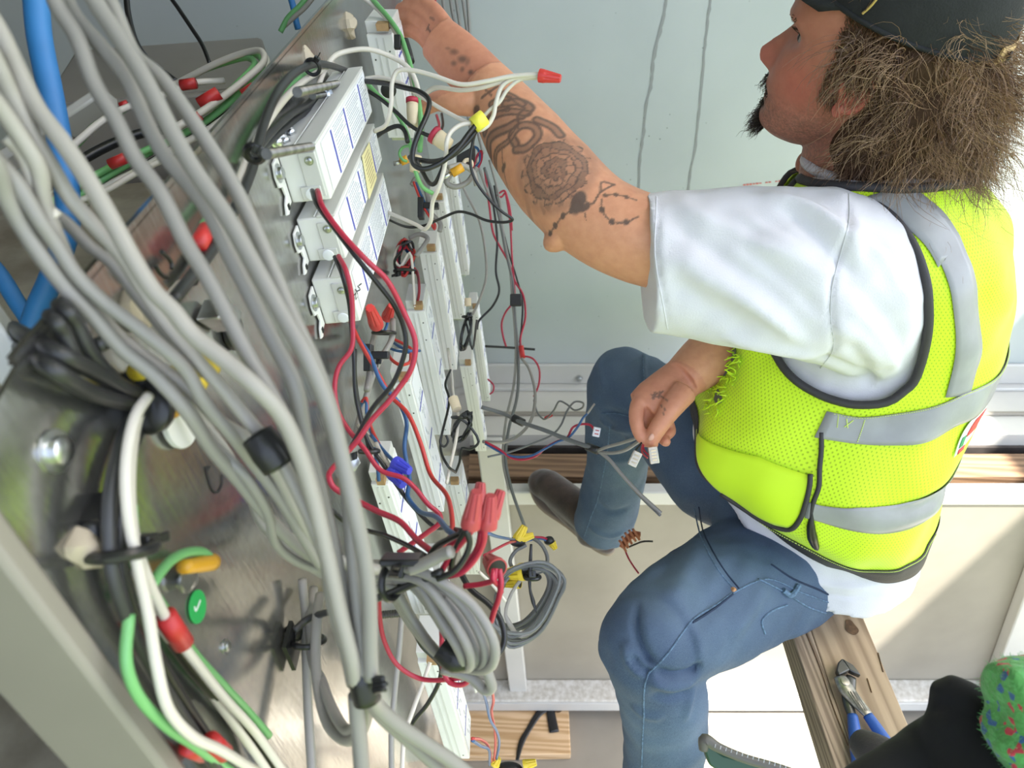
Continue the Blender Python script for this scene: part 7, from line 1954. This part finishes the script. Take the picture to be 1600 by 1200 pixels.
def knit_material():
    m, nt, b = nodes_of('green_knit'); N, L = nt.nodes, nt.links
    tc = N.new('ShaderNodeTexCoord'); vo = N.new('ShaderNodeTexVoronoi'); vo.inputs['Scale'].default_value = 210; L.new(tc.outputs['Object'], vo.inputs['Vector'])
    rp = N.new('ShaderNodeValToRGB'); rp.color_ramp.interpolation = 'CONSTANT'; e = rp.color_ramp.elements
    e[0].color = (.09, .34, .08, 1); e[1].position = .55; e[1].color = (.12, .42, .12, 1)
    for p, c in ((.68, (.55, .05, .07, 1)), (.82, (.04, .13, .32, 1)), (.92, (.10, .40, .10, 1))):
        q = e.new(p); q.color = c
    sp = N.new('ShaderNodeSeparateXYZ'); L.new(vo.outputs['Color'], sp.inputs[0]); L.new(sp.outputs[0], rp.inputs[0]); L.new(rp.outputs[0], b.inputs['Base Color'])
    b.inputs['Roughness'].default_value = .95; b.inputs['Sheen Weight'].default_value = .3
    wv = N.new('ShaderNodeTexNoise'); wv.inputs['Scale'].default_value = 260; L.new(tc.outputs['Object'], wv.inputs['Vector'])
    bp = N.new('ShaderNodeBump'); bp.inputs['Strength'].default_value = .8; bp.inputs['Distance'].default_value = .002; L.new(wv.outputs['Fac'], bp.inputs['Height']); L.new(bp.outputs[0], b.inputs['Normal'])
    return m
M['knit'] = knit_material()
kt = MB(); kt.tube([P(1560, 1088, .45), P(1600, 1085, .45), P(1660, 1080, .45)], [.022, .024, .026], 22, res=6); kt.tube([P(1585, 1120, .445), P(1620, 1150, .445), P(1660, 1215, .44)], [.026, .030, .034], 22, res=6); kt.tube([P(1610, 1040, .46), P(1625, 1060, .455), P(1650, 1100, .45)], [.010, .016, .02], 18, res=6)
me = remesh(kt, .0035, 6, .5); co, no = mesh_np(me); co = noise_disp(co, no, .003, 60, 1.0)
kf = put_mesh(me, 'knitted_cuff', 'knit', None, co); tag(kf, 'green knitted cuff flecked red and blue at the lower right corner', 'cuff')
rnd = random.Random(9); mb = MB(); P2 = list(me.polygons)
for k in range(900):
    f = P2[rnd.randrange(len(P2))]; c = V(f.center); d = (V(f.normal) + V((rnd.uniform(-.6, .6), rnd.uniform(-.6, .6), rnd.uniform(-.6, .6)))).normalized(); Lh = rnd.uniform(.0012, .0036)
    mb.tube([c, c + d * Lh * .6, c + d * Lh + V((rnd.uniform(-.002, .002), 0, rnd.uniform(-.002, .002)))], [.00016, .00013, .00006], 3, res=2)
mb.build('fuzz', M.setdefault('fuzz', mat('green_fuzz', (.16, .46, .16), .9)), kf)
M['grey_felt'] = mat('charcoal_felt', (.06, .055, .06), .9, bump=.3, bscale=300)
pc = thing('grey_pouch', 'charcoal open pouch end resting against the pliers handles', 'pouch', at=P(1350, 1180, .62)); l = V(pc.location)
tube('body', [p - l for p in pts3([(1345, 1160, .66), (1368, 1178), (1400, 1205), (1430, 1230, .60)])], [.013, .019, .024, .027], 'grey_felt', pc, 20, res=5)
tube('opening', [p - l for p in pts3([(1343, 1158, .655), (1347, 1163, .653)])], [.0115, .0100], 'black_rubber', pc, 18)
gs = thing('tape_measure_strip', 'dark green strip with marked edge at the bottom edge, left of the beam', 'strip', at=P(1140, 1180, .62)); l = V(gs.location)
M['dark_green'] = mat('dark_green_strip', (.012, .06, .035), .4); M['strip_edge'] = mat('grey_strip_edge', (.10, .095, .085), .5)
mb = MB(); mb.prism([p - l for p in pts3([(1099, 1168), (1103, 1160), (1130, 1180), (1220, 1205), (1240, 1230), (1130, 1212), (1108, 1196)], .62)], FW * .012); mb.build('strip', 'dark_green', gs, bevel=.002)
tube('edge', [p - l for p in pts3([(1099, 1172), (1101, 1156), (1122, 1168), (1160, 1184), (1215, 1200), (1250, 1212)], .615)], [.004, .0055, .0045, .0042, .0042, .0042], 'strip_edge', gs, 10)
mb = MB()
for k in range(14):
    s = k / 13; mb.tube([p - l for p in pts3([(1118 + 110 * s, 1163 + 34 * s), (1117 + 110 * s, 1168 + 34 * s)], .609)], .0004, 4)
mb.build('marks', 'label_ink', gs)
